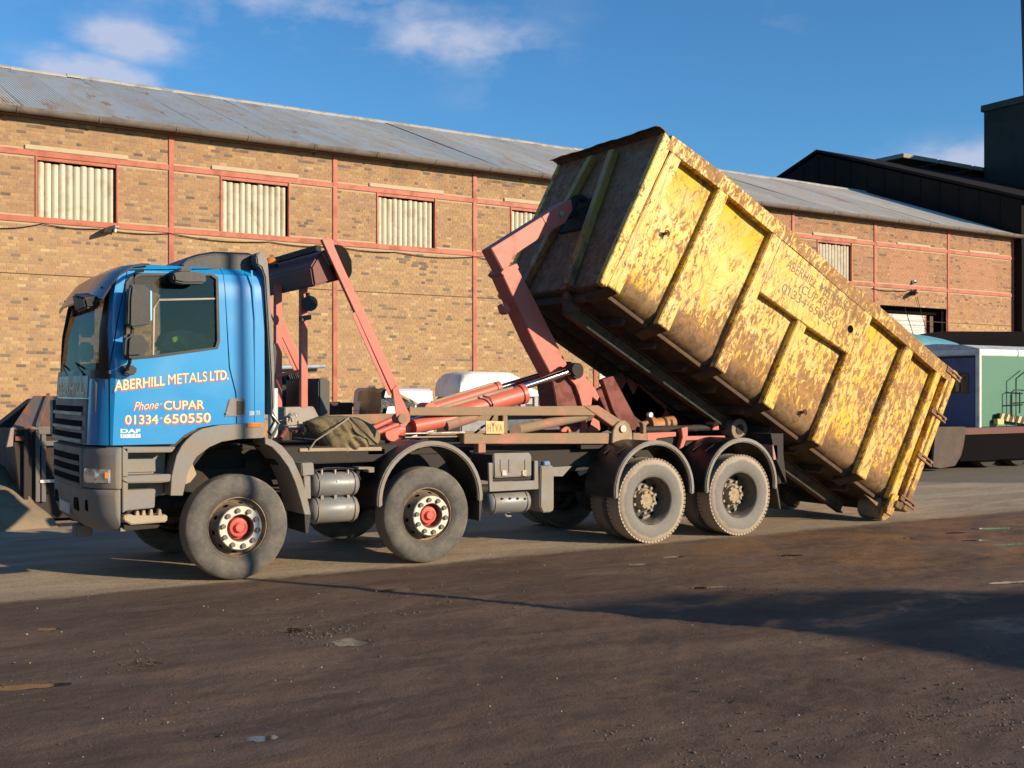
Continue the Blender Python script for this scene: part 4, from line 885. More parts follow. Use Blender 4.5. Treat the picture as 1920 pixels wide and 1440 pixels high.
# ---- door furniture
P('door_handle', [(420, 782), (429, 749), (433, 747), (457, 747), (460, 751), (459, 777), (455, 781), (423, 781)], 0.088, 0.112, GREYP, dr, 0.006, ref=0.1)
P('handle_recess', [(443, 752), (455, 752), (457, 756), (456, 774), (453, 778), (443, 778)], 0.084, 0.0885, BLACKP, dr, 0.002, ref=0.1)
P('side_marker', [(462, 793), (491, 793), (490, 800), (462, 801)], 0.072, 0.086, AMBER, lorry, 0.003, ref=0.1)
MB().cyl((N(424, 775, .1)[0], 0.078, N(424, 775, .1)[1]), (N(424, 775, .1)[0], 0.09, N(424, 775, .1)[1]), 0.010, n=12).build('door_lock', CHROME, dr)
P('cab_badge', [(467, 771), (487, 770), (487, 778), (467, 779)], 0.097, 0.101, grime('badge_grey', (0.35, 0.42, 0.48), 0.5), cab, 0, ref=0.1)
BADGE = plain('badge_dark', (0.03, 0.05, 0.10), 0.5)
lettering('badge_lettering', 'CF', N(480, 777.5, .1), N(486, 777, .1), 0.028, 0.0955, BADGE, cab)
# raised seam line down the rear quarter
MB().prism([N(*p, 0.1) for p in [(470, 507), (473, 507), (478, 560), (480, 600), (480, 790), (477, 790), (477, 600), (474, 560)]], 0.094, 0.1005).build('quarter_seam', BLUE, cab)
# ---- lettering on the door
CRM = plain('cream_signwriting', (0.90, 0.66, 0.34), 0.5); RDS = plain('red_signwriting', (0.60, 0.06, 0.045), 0.5); WHT = plain('white_decal', (0.85, 0.87, 0.88), 0.4)
def sign(s, pa, pb, h, hb, bold, shear=0.0):
    a = N(*pa, 0.1); b = N(*pb, 0.1)
    lettering('signwriting_shadow', s, (a[0]-0.007, a[1]-0.010), (b[0]-0.007, b[1]-0.010), h, 0.0982, RDS, dr, bold+0.012 if bold else 0.0, shear, hb=hb)
    lettering('signwriting', s, a, b, h, 0.0962, CRM, dr, bold, shear, hb=hb)
sign('ABERHILL', (214.5, 733), (309, 722), 0.098, 0.090, 0.018)
sign('METALS', (315, 721.5), (388, 714.5), 0.098, 0.094, 0.0)
sign('LTD.', (393.5, 713.8), (428.5, 711), 0.094, 0.090, 0.018)
sign('Phone', (251, 770), (297, 765.5), 0.080, 0.074, -0.004, 0.35)
sign('\u00b7', (300, 761), (304, 761), 0.022, 0.022, 0.0)
sign('CUPAR', (307, 768), (383, 766.5), 0.082, 0.086, 0.012)
sign('01334', (234.5, 795.5), (296.5, 794.5), 0.086, 0.086, 0.014)
sign('\u00b7', (300, 787.5), (304.5, 787.5), 0.022, 0.022, 0.0)
sign('650550', (307, 794), (395, 791.5), 0.086, 0.094, 0.014)
lettering('maker_lettering', 'DAF', N(226, 811.5, .1), N(263, 811.5, .1), 0.036, 0.0965, WHT, dr, 0.03)
P('model_plate', [(226, 814), (263, 813.5), (263, 820.5), (226, 821)], 0.0962, 0.0975, WHT, dr, 0, ref=0.1)
lettering('model_lettering', '85 340', N(228.5, 820, .1), N(261, 819.5, .1), 0.030, 0.0955, BADGE, dr, 0.0)
# front panel lettering
def facetext(s, y0, y1, z0, h, m, grow):
    me = text_mesh(s, 0.02); n = len(me.vertices); co = np.zeros(n*3); me.vertices.foreach_get('co', co); co = co.reshape(n, 3)
    t = (co[:, 0]-co[:, 0].min())/np.ptp(co[:, 0]); v = co[:, 1]/co[:, 1].max(); ys = y1+(y0-y1)*t; zz = z0+v*h
    q = (ys-YC)/HW; xs = np.array([xfront(z) for z in zz])+0.04*q*q+0.17*np.abs(q)**9-grow
    me.vertices.foreach_set('co', np.stack([xs, ys, zz], 1).ravel()); setmat(me, m); return link('front_lettering', me, fp)
facetext('ABERHILL', 0.5, 2.0, 1.84, 0.11, CRM, 0.011)
# ---- sun visor over the windscreen
vz = MB(); n = 18; ys = np.linspace(0.13, 2.37, n); prof = [(-0.86, 3.118), (-1.02, 3.085), (-1.13, 3.01), (-1.215, 2.90), (-1.30, 2.76)]
vs = []
for lay in (0, 1):
    for (x, z) in prof:
        for y in ys:
            q = (y-YC)/1.12; e = abs(q)**5
            vs.append((x+0.05*e+(0.012 if lay else 0), y, z-0.03*e-(0.014 if lay else 0)))
k_ = len(prof)*n; fs = []
for i in range(len(prof)-1):
    for j in range(n-1): a = i*n+j; fs += [(a, a+1, a+n+1, a+n), (a+k_, a+k_+n, a+k_+n+1, a+k_+1)]
for j in range(n-1): a = (len(prof)-1)*n+j; fs += [(j, j+k_, j+k_+1, j+1), (a, a+1, a+1+k_, a+k_)]
for i in range(len(prof)-1): a = i*n; b = i*n+n-1; fs += [(a, a+n, a+n+k_, a+k_), (b, b+k_, b+n+k_, b+n)]
visor = vz.add(vs, fs).build('sun_visor', VISOR, lorry, 0, 50)
for y in (0.3, 1.25, 2.2): MB().bar((-1.13, y, 2.88), (-1.22, y, 2.84), 0.03, 0.03).build('visor_stay', BLACKP, visor)
MB().add([(-1.44, 0.56, 2.80), (-1.40, 0.20, 2.74), (-1.37, 0.22, 2.64), (-1.40, 0.58, 2.62), (-1.28, 0.56, 2.82), (-1.24, 0.24, 2.76), (-1.23, 0.26, 2.66), (-1.25, 0.56, 2.64)], [(0,1,2,3),(7,6,5,4),(0,4,5,1),(1,5,6,2),(2,6,7,3),(3,7,4,0)]).build('front_mirror', BLACKP, lorry, 0.02)
# wipers
for y in (0.55, 1.35): MB().tube([(xfront(2.02)-0.0, y, 2.02), (xfront(2.1)-0.005, y+0.3, 2.10), (xfront(2.16)+0.02, y+0.62, 2.15)], 0.010, 6).build('wiper', BLACKP, lorry)
# ---- mirrors: their arm stands off the near corner
MX = -0.16
def mir(name, px, y0, y1, bev, parent=None): return MB().prism([N(x, y, (y0+y1)/2) for x, y in px], y0, y1).build(name, BLACKP, parent or lorry, bev, 50)
ma_ = MB(); ma_.tube([V(268, 507, 0.08), V(258, 508, -0.02), V(252, 515, -0.10), V(250, 535, -0.12), V(248, 620, -0.12), V(243, 680, -0.12), V(238, 692, -0.05), V(245, 692, 0.11)], 0.017, 10)
marm = ma_.build('mirror_arm', BLACKP, lorry, angle=60)
mm = mir('main_mirror', [(241, 537), (247, 534), (272, 535), (278, 542), (279, 602), (274, 612), (243, 617), (237, 611), (238, 560)], -0.20, -0.02, 0.035)
m2_ = mir('wide_mirror', [(237, 628), (243, 626), (262, 629), (273, 636), (277, 650), (274, 664), (262, 671), (234, 672), (231, 664), (233, 636)], -0.20, -0.02, 0.04)
MB().prism([N(x, y, -0.1) for x, y in [(279, 545), (282, 547), (282, 600), (279, 603)]], -0.16, -0.05).build('mirror_glass', CHROME, mm)
mir('mirror_mount', [(227, 688), (233, 684), (252, 686), (254, 692), (253, 702), (240, 705), (229, 700)], -0.02, 0.11, 0.015, marm)
for y_ in (2.56,): 
    for (a, b, c, d) in ((-0.99, -0.83, 2.48, 2.84), (-1.0, -0.84, 2.2, 2.42)): MB().box(a, b, y_, y_+0.16, c, d).build('far_mirror', BLACKP, lorry, 0.03)
km = mir('kerb_mirror', [(320, 515), (326, 512), (332, 511), (368, 511), (380, 515), (384, 521), (380, 533), (340, 533), (322, 529)], -0.22, -0.04, 0.03)
MB().prism([N(x, y, -0.05) for x, y in [(333, 503), (352, 502), (354, 512), (330, 512)]], -0.16, 0.14).build('mirror_bracket', BLACKP, km, 0.01)
# ---- roof deflector and the side fairing behind the cab
vs = []; 
rd = [N(*p, 0.35) for p in [(340, 489), (352, 482), (375, 474), (400, 470), (485, 470), (500, 478), (504, 496), (345, 497)]]
n = len(rd); M_ = MB(); vs = [(x, 0.30+0.0*z, z) for x, z in rd]
zt = max(z for _, z in rd)
lay = []
for y, hh_ in ((0.24, 0.80), (0.31, 0.97), (0.5, 1.0), (1.25, 1.03), (2.0, 1.0), (2.19, 0.97), (2.26, 0.80)):
    lay.append([(-0.47, y, 3.105), (-0.41, y, 3.09+0.09*hh_), (-0.29, y, 3.09+0.145*hh_), (-0.14, y, 3.09+0.18*hh_), (0.22, y, 3.09+0.19*hh_), (0.335, y, 3.09+0.15*hh_), (0.37, y, 3.06), (-0.44, y, 3.07)])
n = 8
vs = [p for l in lay for p in l]; fs = [tuple(range(n)), tuple(range(len(lay)*n-1, len(lay)*n-n-1, -1))]
for i in range(len(lay)-1): fs += [(i*n+k, i*n+(k+1) % n, (i+1)*n+(k+1) % n, (i+1)*n+k) for k in range(n)]
rdf = MB().add(vs, fs).build('roof_deflector', BLACKP, lorry, 0.01, 50)
P('side_fairing', [(480, 497), (478, 480), (484, 472), (492, 474), (500, 490), (505, 560), (512, 680), (513, 760), (508, 780), (505, 700), (499, 600), (494, 520), (488, 502)], 0.06, 0.30, grime('fairing_grey', (0.17, 0.165, 0.155), 0.5), lorry, 0.012, ref=0.1)
P('far_fairing', [(478, 480), (484, 472), (492, 474), (500, 490), (505, 560), (512, 680), (513, 760), (508, 780), (494, 520)], 2.2, 2.42, GREYP, lorry, 0.012, ref=0.1)
P('intake_bulge', [(500, 650), (516, 640), (520, 660), (517, 700), (508, 715), (500, 705)], 0.18, 0.5, BLACKP, lorry, 0.02)
bc = V(508, 497, 0.9); bea = MB().cyl(bc+Vector((0, 0, -0.02)), bc+Vector((0, 0, 0.01)), 0.085, 0.08, 18).build('beacon', BLACKP, lorry)
MB().lathe([(0.001, 0), (0.04, -0.0)], (0, 0, 0), 4)
dm = MB(); rings_ = []
for t in np.linspace(0, PI/2, 6): rings_.append((0.07*math.cos(t)+0.001, 0.075*math.sin(t)))
for k in range(16): 
    pass
vs = [(bc.x+r*math.cos(2*PI*k/16), bc.y+r*math.sin(2*PI*k/16), bc.z+0.01+h) for r, h in rings_ for k in range(16)]
dm.add(vs, [(i*16+k, i*16+(k+1) % 16, (i+1)*16+(k+1) % 16, (i+1)*16+k) for i in range(5) for k in range(16)]+[tuple(range(80, 96))]).build('beacon_dome', AMBER, bea, angle=60)
for (px, a, b) in ((507, 728, 800),): MB().cyl(V(512, a, 0.5), V(512, b+20, 0.5), 0.05, n=14).build('air_pipe', grime('pale_pipe', (0.45, 0.52, 0.56), 0.5), lorry)
MB().tube([V(505, 745, 0.2), V(510, 775, 0.18), V(522, 795, 0.18), V(514, 812, 0.2), V(506, 826, 0.22)], 0.018, 8).build('air_line', STEEL, lorry, angle=60)
MB().tube([V(500, 755, 0.3), V(514, 790, 0.25), V(503, 810, 0.25), V(520, 832, 0.3)], 0.014, 8).build('air_line', BLACKP, lorry, angle=60)

# ---- wheels
def lathe_obj(name, prof, m, parent, n=56, close=False, bevel=0, angle=35): return MB().lathe(prof, (0, 0, 0), n, close).build(name, m, parent, bevel, angle)
def tyre_prof(w_=0.30, y=0.0, R=0.52): return [(0.293, y+0.055), (0.305, y+0.028), (0.34, y+0.012), (0.40, y+0.0), (0.46, y+0.008), (0.492, y+0.022), (0.505, y+0.034), (R-0.003, y+0.05), (R, y+0.09), (R, y+w_-0.09), (R-0.003, y+w_-0.05), (0.49, y+w_-0.02), (0.40, y+w_), (0.31, y+w_-0.03), (0.293, y+w_-0.055)]
MESHC = {}
def cached(key, fn):
    if key not in MESHC: MESHC[key] = fn()
    return MESHC[key]
def treads(m, y0, w_, R=0.52, n=64, blocks=False):
    for k in range(n):
        a = 2*PI*k/n; da = 2*PI/n*0.36
        for (ya, yb) in (((y0+0.022, y0+0.085), (y0+w_-0.085, y0+w_-0.022)) if blocks else ()):
            vs = []
            for r in (R-0.03, R+0.003):
                for aa in (a-da, a+da):
                    for yy in (ya, yb): vs.append((r*math.cos(aa), yy+(0.012 if r < R and yy == ya else 0), r*math.sin(aa)))
            m.add(vs, [(0,1,3,2),(4,6,7,5),(0,4,5,1),(2,3,7,6),(0,2,6,4),(1,5,7,3)])
    for yy in np.linspace(y0+0.11, y0+w_-0.11, 3): pass
    return m
HUBRED = grime('red_hub_paint', (0.62, 0.10, 0.075), 0.5, amt=0.3, scale=20)
RIMP = grime('brown_rim', (0.21, 0.155, 0.105), 0.6, dirt=(0.10, 0.07, 0.05), amt=0.7, scale=9, bmp=0.3)
RIMG = grime('grey_rim', (0.095, 0.088, 0.078), 0.5, dirt=(0.20, 0.155, 0.105), amt=0.6, scale=7, bmp=0.2)
RING = grime('cream_wheel_ring', (0.66, 0.60, 0.48), 0.45, dirt=(0.25, 0.18, 0.11), amt=0.6, scale=18, edge=(0.55, 0.7))
def wheel_set(ax, side, kind):
    """side 0 near, 1 far; the wheel's own frame has its outer face at y = 0 facing -y"""
    yo = 0.0 if side == 0 else 2.5; rz = 0.0 if side == 0 else PI
    def put(o, ang=0.0): pass
    key = kind
    def mk(name, fn, m, parent, angle=35, bevel=0):
        def f():
            me = fn().mesh(name); me.materials.append(m)
            if bevel:
                bm = bmesh.new(); bm.from_mesh(me); bmesh.ops.bevel(bm, geom=[e for e in bm.edges if len(e.link_faces) == 2 and e.calc_face_angle(0) > 0.6], offset=bevel, segments=2, affect='EDGES'); bm.to_mesh(me); bm.free()
            smooth(me, angle); return me
        me = cached((key, name), f); o = bpy.data.objects.new(name, me); COL.objects.link(o); o.parent = parent; return o
    if kind == 'steer':
        rim = mk('wheel', lambda: MB().lathe([(0.300, 0.052), (0.300, 0.035), (0.290, 0.030), (0.285, 0.045), (0.277, 0.085), (0.265, 0.090), (0.256, 0.08), (0.223, -0.02), (0.217, -0.045), (0.205, -0.052), (0.130, -0.050), (0.125, 0.06), (0.115, 0.065), (0.001, 0.065)], n=64), RIMP, lorry)
        rim.location = (ax, yo, 0.52); rim.rotation_euler = (0, 0.3*ax, 0) if side == 0 else (0, 0, PI)
        mk('tyre', lambda: treads(MB().lathe(tyre_prof(), n=72), 0, 0.3), TYRE, rim, 40)
        mk('trim_ring', lambda: MB().lathe([(0.134, -0.046), (0.138, -0.064), (0.206, -0.066), (0.214, -0.058), (0.214, -0.046)], n=64), RING, rim)
        mk('hub', lambda: MB().lathe([(0.125, 0.06), (0.118, 0.045), (0.100, 0.040), (0.095, 0.0), (0.088, -0.008), (0.068, -0.012), (0.062, -0.005), (0.050, -0.010), (0.045, -0.035), (0.038, -0.042), (0.001, -0.043)], n=40), HUBRED, rim)
        def nut(): return MB().cyl((0.176, -0.062, 0), (0.176, -0.092, 0), 0.026, 0.023, 14)
        for k in range(10):
            o = mk('wheel_nut', nut, STEELN, rim); o.rotation_euler = (0, 2*PI*k/10+0.15, 0)
        def hole(): return MB().cyl((0.2565, 0.078, 0), (0.2375, 0.0, 0), 0.021, 0.021, 14)
        def hh(): 
            a = Vector((0.2415, 0.035, 0)); nrm = Vector((0.10, -0.033, 0)).normalized(); return MB().cyl(a-nrm*0.012, a+nrm*0.003, 0.022, 0.022, 14)
        for k in range(10):
            o = mk('hand_hole', hh, BLACKVOID, rim); o.rotation_euler = (0, 2*PI*k/10+0.45, 0)
    else:
        rim = mk('wheel', lambda: MB().lathe([(0.302, 0.055), (0.302, 0.035), (0.294, 0.028), (0.286, 0.036), (0.280, 0.060), (0.268, 0.085), (0.262, 0.150), (0.262, 0.205), (0.250, 0.228), (0.225, 0.235), (0.185, 0.205), (0.135, 0.200), (0.12, 0.205), (0.001, 0.205)], n=64), RIMG, lorry)
        rim.location = (ax, yo, 0.52); rim.rotation_euler = (0, 0.3*ax, 0) if side == 0 else (0, 0, PI)
        mk('tyre', lambda: treads(MB().lathe(tyre_prof(0.29), n=72), 0, 0.29, blocks=True), TYRED, rim, 40)
        mk('inner_tyre', lambda: treads(MB().lathe(tyre_prof(0.29, 0.34), n=60), 0.34, 0.29, blocks=True), TYRE, rim, 40)
        mk('hub', lambda: MB().lathe([(0.14, 0.20), (0.132, 0.165), (0.122, 0.158), (0.120, 0.125), (0.115, 0.112), (0.085, 0.112), (0.078, 0.122), (0.001, 0.120)], n=40), RIMD, rim)
        for k in range(10):
            o = mk('wheel_nut', lambda: MB().cyl((0.168, 0.203, 0), (0.168, 0.165, 0), 0.020, 0.018, 10), RIMD, rim); o.rotation_euler = (0, 2*PI*k/10, 0)
        for k in range(8):
            o = mk('hub_bolt', lambda: MB().cyl((0.102, 0.113, 0), (0.102, 0.095, 0), 0.014, 0.012, 8), RIMD, rim); o.rotation_euler = (0, 2*PI*k/8+0.2, 0)
        for k in range(8):
            o = mk('hand_hole', lambda: MB().cyl((0.222, 0.226, 0), (0.222, 0.2385, 0), 0.030, 0.028, 16), BLACKVOID, rim); o.rotation_euler = (0, 2*PI*k/8+0.1, 0)
            o.location = (0, -0.006, 0)
    return rim
STEELN = grime('grey_nut', (0.14, 0.125, 0.105), 0.6, scale=30); RIMD = grime('dusty_hub', (0.36, 0.285, 0.19), 0.8, dirt=(0.2, 0.14, 0.09), amt=0.7, scale=16, bmp=0.3)
for i, ax in enumerate(AX):
    for side in (0, 1): wheel_set(ax, side, 'steer' if i < 2 else 'drive')
# ---- chassis
ch = MB()
for y in (0.80, 1.62): ch.box(0.35, 7.42, y, y+0.08, 0.86, 1.13)
for x in (0.9, 1.6, 2.7, 3.6, 4.5, 5.9, 7.3): ch.box(x, x+0.1, 0.88, 1.62, 0.9, 1.1)
ch.box(-1.05, 0.35, 0.80, 0.88, 0.80, 1.05); ch.box(-1.05, 0.35, 1.62, 1.70, 0.80, 1.05)
chs = ch.build('chassis', BLACKD, lorry, 0.005)
for ax in AX:
    a = MB().cyl((ax, 0.35, 0.52), (ax, 2.15, 0.52), 0.075, n=16)
    if ax > 4: a.lathe([(0.02, 0.98), (0.18, 1.06), (0.24, 1.2), (0.24, 1.3), (0.18, 1.44), (0.02, 1.5)], (ax, 0, 0.52), 24)
    a.build('axle', BLACKD, chs)
    for y in (0.72, 1.72): MB().box(ax-0.45, ax+0.45, y, y+0.08, 0.66, 0.74).build('leaf_spring', BLACKD, chs, 0.01)
MB().cyl((1.2, 1.25, 0.7), (6.4, 1.25, 0.58), 0.06, n=12).build('prop_shaft', BLACKD, chs)
MB().box(-0.9, 1.2, 0.9, 1.6, 0.55, 1.3).build('engine', BLACKD, lorry, 0.05)
# inner darkness of the front arch: cab floor and liner
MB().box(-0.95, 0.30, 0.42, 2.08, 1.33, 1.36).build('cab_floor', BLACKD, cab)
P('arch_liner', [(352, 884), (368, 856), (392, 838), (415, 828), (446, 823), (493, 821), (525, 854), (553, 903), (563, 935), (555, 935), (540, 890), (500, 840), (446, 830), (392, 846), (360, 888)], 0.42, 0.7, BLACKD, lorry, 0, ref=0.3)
# ---- air tanks
def tank(px0, py0, px1, py1, y0, name, m, parent=None):
    a = N(px0, py0, y0); b = N(px1, py1, y0); x0, x1 = a[0], b[0]; z1, z0 = a[1], b[1]; r = (z1-z0)/2; zc = (z0+z1)/2; yc = y0+r
    pr = [(0.001, 0.0), (r*0.6, 0.012), (r*0.88, 0.035), (r, 0.07)]; L_ = x1-x0; n = 28; vs = []; full = pr+[(rr_, L_-t) for rr_, t in pr[::-1]]
    for rr_, t in full: vs += [(x0+t, yc+rr_*math.sin(2*PI*k/n), zc+rr_*math.cos(2*PI*k/n)) for k in range(n)]
    fs = [(i*n+k, i*n+(k+1) % n, (i+1)*n+(k+1) % n, (i+1)*n+k) for i in range(len(full)-1) for k in range(n)]
    t_ = MB().add(vs, fs).build(name, m, parent or lorry, 0, 40)
    for f_ in (0.14, 0.86):
        x = x0+L_*f_; MB().tube([(x, yc+(r+0.004)*math.sin(2*PI*k/24), zc+(r+0.004)*math.cos(2*PI*k/24)) for k in range(25)], 0.008, 6).build('tank_strap', GREYM, t_)
    return t_
t1 = tank(587, 888, 680, 930, 0.10, 'air_tank', GALV); t2 = tank(585, 935, 680, 979, 0.10, 'air_tank', GALV)
for px in (603, 628, 652): 
    p = V(px, 884, 0.18); MB().cyl(p+Vector((0, 0, -0.03)), p+Vector((0, 0, 0.02)), 0.016, n=10).build('tank_fitting', STEEL, t1); p = V(px, 932, 0.18); MB().box(p.x-0.015, p.x+0.015, p.y-0.02, p.y+0.02, p.z-0.025, p.z+0.025).build('tank_fitting', GREYM, t2)
p = V(634, 903, 0.10); MB().cyl((p.x, 0.095, p.z), (p.x, 0.105, p.z), 0.014, n=12).build('tank_plug', WHITE, t1)
P('valve_box', [(565, 869), (588, 867), (590, 890), (567, 893)], 0.10, 0.28, GREYM, lorry, 0.01)
P('tank_bracket', [(570, 893), (582, 893), (583, 935), (572, 935)], 0.12, 0.16, GREYM, lorry, 0.003)
P('tank_cradle', [(672, 876), (702, 876), (702, 886), (692, 886), (690, 880), (672, 880)], 0.14, 0.3, GREYM, lorry, 0.004)
MB().tube([V(590, 884, 0.2), V(610, 878, 0.25), V(640, 877, 0.2), V(668, 880, 0.2), V(676, 900, 0.15)], 0.010, 6).build('air_line', BLACKP, lorry)
# ---- battery box, mud shield, lower cylinder tank
bb = P('battery_box', [(920, 853), (1001, 850), (1001, 900), (921, 903)], 0.08, 0.55, BLACKD, lorry, 0.01)
lid = P('battery_lid', [(925, 853), (930, 850), (992, 849), (997, 853), (997, 893), (927, 896)], 0.035, 0.08, GREYM, bb, 0.012)
for x in (938, 954, 984): P('lid_ridge', [(x, 861), (x+5, 861), (x+5, 886), (x, 886)], 0.027, 0.036, GREYM, lid, 0.004)
for x in (942, 980): P('lid_clip', [(x, 882), (x+8, 882), (x+8, 892), (x, 892)], 0.02, 0.03, STEEL, lid, 0.002)
P('battery_frame', [(916, 868), (924, 868), (924, 904), (1002, 901), (1002, 864), (1009, 864), (1010, 917), (918, 922)], 0.04, 0.075, GREYM, bb, 0.004)
t3 = tank(918, 924, 1002, 961, 0.06, 'lower_tank', GALV, None)
for px in (942, 957, 971, 985): p = V(px, 935, 0.06); MB().cyl((p.x, 0.052, p.z), (p.x, 0.085, p.z), 0.013, n=10).build('tank_port', BLACKP, t3)
MB().tube([V(945, 962, 0.2), V(950, 968, 0.2), V(958, 968, 0.2)], 0.012, 6).build('drain_tap', STEEL, t3)
fl = P('mud_shield', [(1014, 875), (1036, 872), (1039, 880), (1039, 955), (1035, 960), (1018, 961), (1013, 950)], 0.03, 0.45, GREYM, lorry, 0.012)
P('filler_cap', [(1020, 866), (1031, 864), (1033, 872), (1021, 874)], 0.12, 0.2, grime('blue_cap', (0.10, 0.22, 0.42), 0.4), lorry, 0.008)
P('rail_plate', [(1037, 876), (1072, 874), (1055, 893), (1037, 893)], 0.62, 0.64, GREYM, chs, 0, ref=0.62); P('rail_plate', [(1082, 885), (1098, 880), (1100, 885), (1086, 892)], 0.60, 0.62, GREYM, chs, 0, ref=0.62)
# ---- hooklift sub-frame
YN = 0.62
def B(name, pts, y0=YN, y1=YN+0.12, m=MUDDY, parent=None, bev=0.006, ref=None): return P(name, pts, y0, y1, m, parent or sub, bev, ref)
sub = P('lift_frame', [(870, 813), (1158, 812), (1158, 832), (870, 832)], YN, YN+0.12, MUDDY, lorry, 0.006)
MB().box(N(870, 0, YN)[0], N(1158, 0, YN)[0], 1.72, 1.84, N(1000, 832, YN)[1]-0.01, N(1000, 812, YN)[1]-0.01).build('frame_rail', MUDDY, sub, 0.006)
B('frame_rail', [(768, 764), (1122, 761), (1116, 779), (768, 779)])
B('frame_strut', [(1096, 762), (1122, 760), (1172, 793), (1168, 810), (1158, 806)], YN-0.01, YN+0.13)
B('frame_upright', [(943, 779), (952, 779), (952, 813), (943, 813)]); B('frame_foot', [(897, 832), (911, 832), (911, 849), (897, 849)])
B('frame_foot', [(1155, 832), (1167, 832), (1167, 845), (1155, 845)])
B('pivot_plate', [(1148, 834), (1150, 808), (1155, 797), (1163, 790), (1172, 788), (1180, 795), (1185, 808), (1187, 834)], YN-0.05, YN-0.012, parent=sub, m=grime('tan_plate', (0.34, 0.245, 0.155), 0.8, scale=5, amt=0.4))
p = V(1167, 804, YN-0.05); MB().cyl((p.x, YN-0.075, p.z), (p.x, YN+0.2, p.z), 0.045, n=18).build('pivot_pin', STEEL, sub)
B('rear_rail', [(1187, 812), (1215, 812), (1215, 832), (1187, 834)]); B('rear_rail', [(1214, 812), (1268, 810), (1268, 818), (1232, 822), (1228, 828), (1214, 828)], m=REDPINK); B('rear_rail', [(1286, 818), (1360, 817), (1360, 822), (1286, 826)], m=REDPINK)
B('frame_lug', [(1203, 792), (1216, 789), (1217, 794), (1212, 797), (1212, 812), (1206, 812), (1206, 797)], YN-0.03, YN+0.05)
B('frame_lug', [(1278, 803), (1290, 800), (1290, 816), (1282, 838), (1274, 842), (1280, 820)], YN-0.06, YN+0.02, m=REDPINK)
# far rails of the frame (seen between the near members)
xa, za = N(612, 780, 1.75); xb, zb = N(1150, 766, 1.75)
MB().bar((xa, 1.75, za-0.05), (xb, 1.75, zb-0.05), 0.12, 0.12).build('frame_rail', MUDDY, sub, 0.006)
for x in (1.2, 2.4, 3.4, 4.4): MB().box(x, x+0.1, 0.74, 1.72, 1.22, 1.32).build('cross_member', BLACKD, sub, 0.004)
MB().box(1.0, 7.4, 0.86, 1.64, 1.135, 1.20).build('deck_plate', BLACKD, sub)
MB().box(4.6, 7.5, YN+0.05, YN+0.17, 1.14, 1.26).build('tail_rail', BLACKD, sub, 0.004); MB().box(4.6, 7.5, 1.70, 1.82, 1.14, 1.26).build('tail_rail', BLACKD, sub, 0.004)
for px, y in ((1385, 0.58),): 
    p = V(px, 805, y); rl = MB().cyl((p.x, y, p.z), (p.x, y+0.22, p.z), 0.13, n=28).cyl((p.x, y-0.02, p.z), (p.x, y, p.z), 0.145, n=28).build('rear_roller', grime('roller_steel', (0.24, 0.175, 0.12), 0.7, scale=10), sub, 0.006)
    MB().cyl((p.x, y-0.03, p.z), (p.x, y-0.018, p.z), 0.07, n=18).build('roller_cap', BLACKD, rl)
    MB().cyl((p.x, 1.72, p.z), (p.x, 1.92, p.z), 0.13, n=28).build('rear_roller', STEEL, sub)
P('tail_plate', [(1425, 812), (1449, 812), (1449, 850), (1455, 905), (1435, 860)], 0.1, 2.4, BLACKD, lorry, 0.004, ref=0.3)
P('tail_lamp_box', [(1448, 834), (1458, 834), (1459, 862), (1450, 862)], 0.10, 0.42, grime('lamp_bracket', (0.42, 0.22, 0.16), 0.7), lorry, 0.006)
P('tail_lamp', [(1458, 838), (1461, 838), (1462, 858), (1459, 858)], 0.12, 0.40, REDL, lorry, 0.004)
MB().box(7.45, 7.6, 0.15, 2.35, 0.62, 0.78).build('rear_bar', BLACKD, lorry, 0.01)
P('hyd_line', [(760, 812), (872, 809), (872, 811), (760, 814)], 0.7, 0.72, STEEL, sub, 0); P('hyd_line', [(760, 819), (872, 817), (872, 819), (760, 821)], 0.7, 0.72, grime('dusty_steel', (0.38, 0.31, 0.22), 0.8), sub, 0)
# ---- tipping rams
def ram(y, bx_, by_, jx, jy, ex, ey, r):
    a, j, e = V(bx_, by_, y), V(jx, jy, y), V(ex, ey, y)
    t_ = MB().cyl(a, j, r, n=24).cyl(j-(j-a).normalized()*0.06, j+(j-a).normalized()*0.01, r*1.13, n=24).build('tipping_ram', RED, lorry, 0.006)
    MB().cyl(a, e, 0.042, n=20).build('ram_rod', CHROME, t_); MB().cyl(a-Vector((0, 0.12, 0)), a+Vector((0, 0.12, 0)), 0.09, n=18).build('ram_eye', RED, t_)
    MB().cyl(e-Vector((0, 0.09, 0)), e+Vector((0, 0.09, 0)), 0.085, n=20).build('ram_eye', BLACKD, t_)
    s = (j-a); 
    MB().tube([a+s*0.05+Vector((0, -r*0.3, r*1.05)), a+s*0.9+Vector((0, -r*0.3, r*1.05))], 0.018, 8).build('ram_pipe', grime('dusty_steel', (0.38, 0.31, 0.22), 0.8), t_)
    return t_
ram(0.90, 728, 812, 982, 738, 1076, 693, 0.112); ram(1.60, 800, 768, 936, 726, 1060, 690, 0.072)
MB().tube([V(905, 742, .8), V(918, 746, .76), V(924, 758, .76), V(920, 770, .8)], 0.012, 6).build('hydraulic_hose', BLACKP, lorry, angle=60)
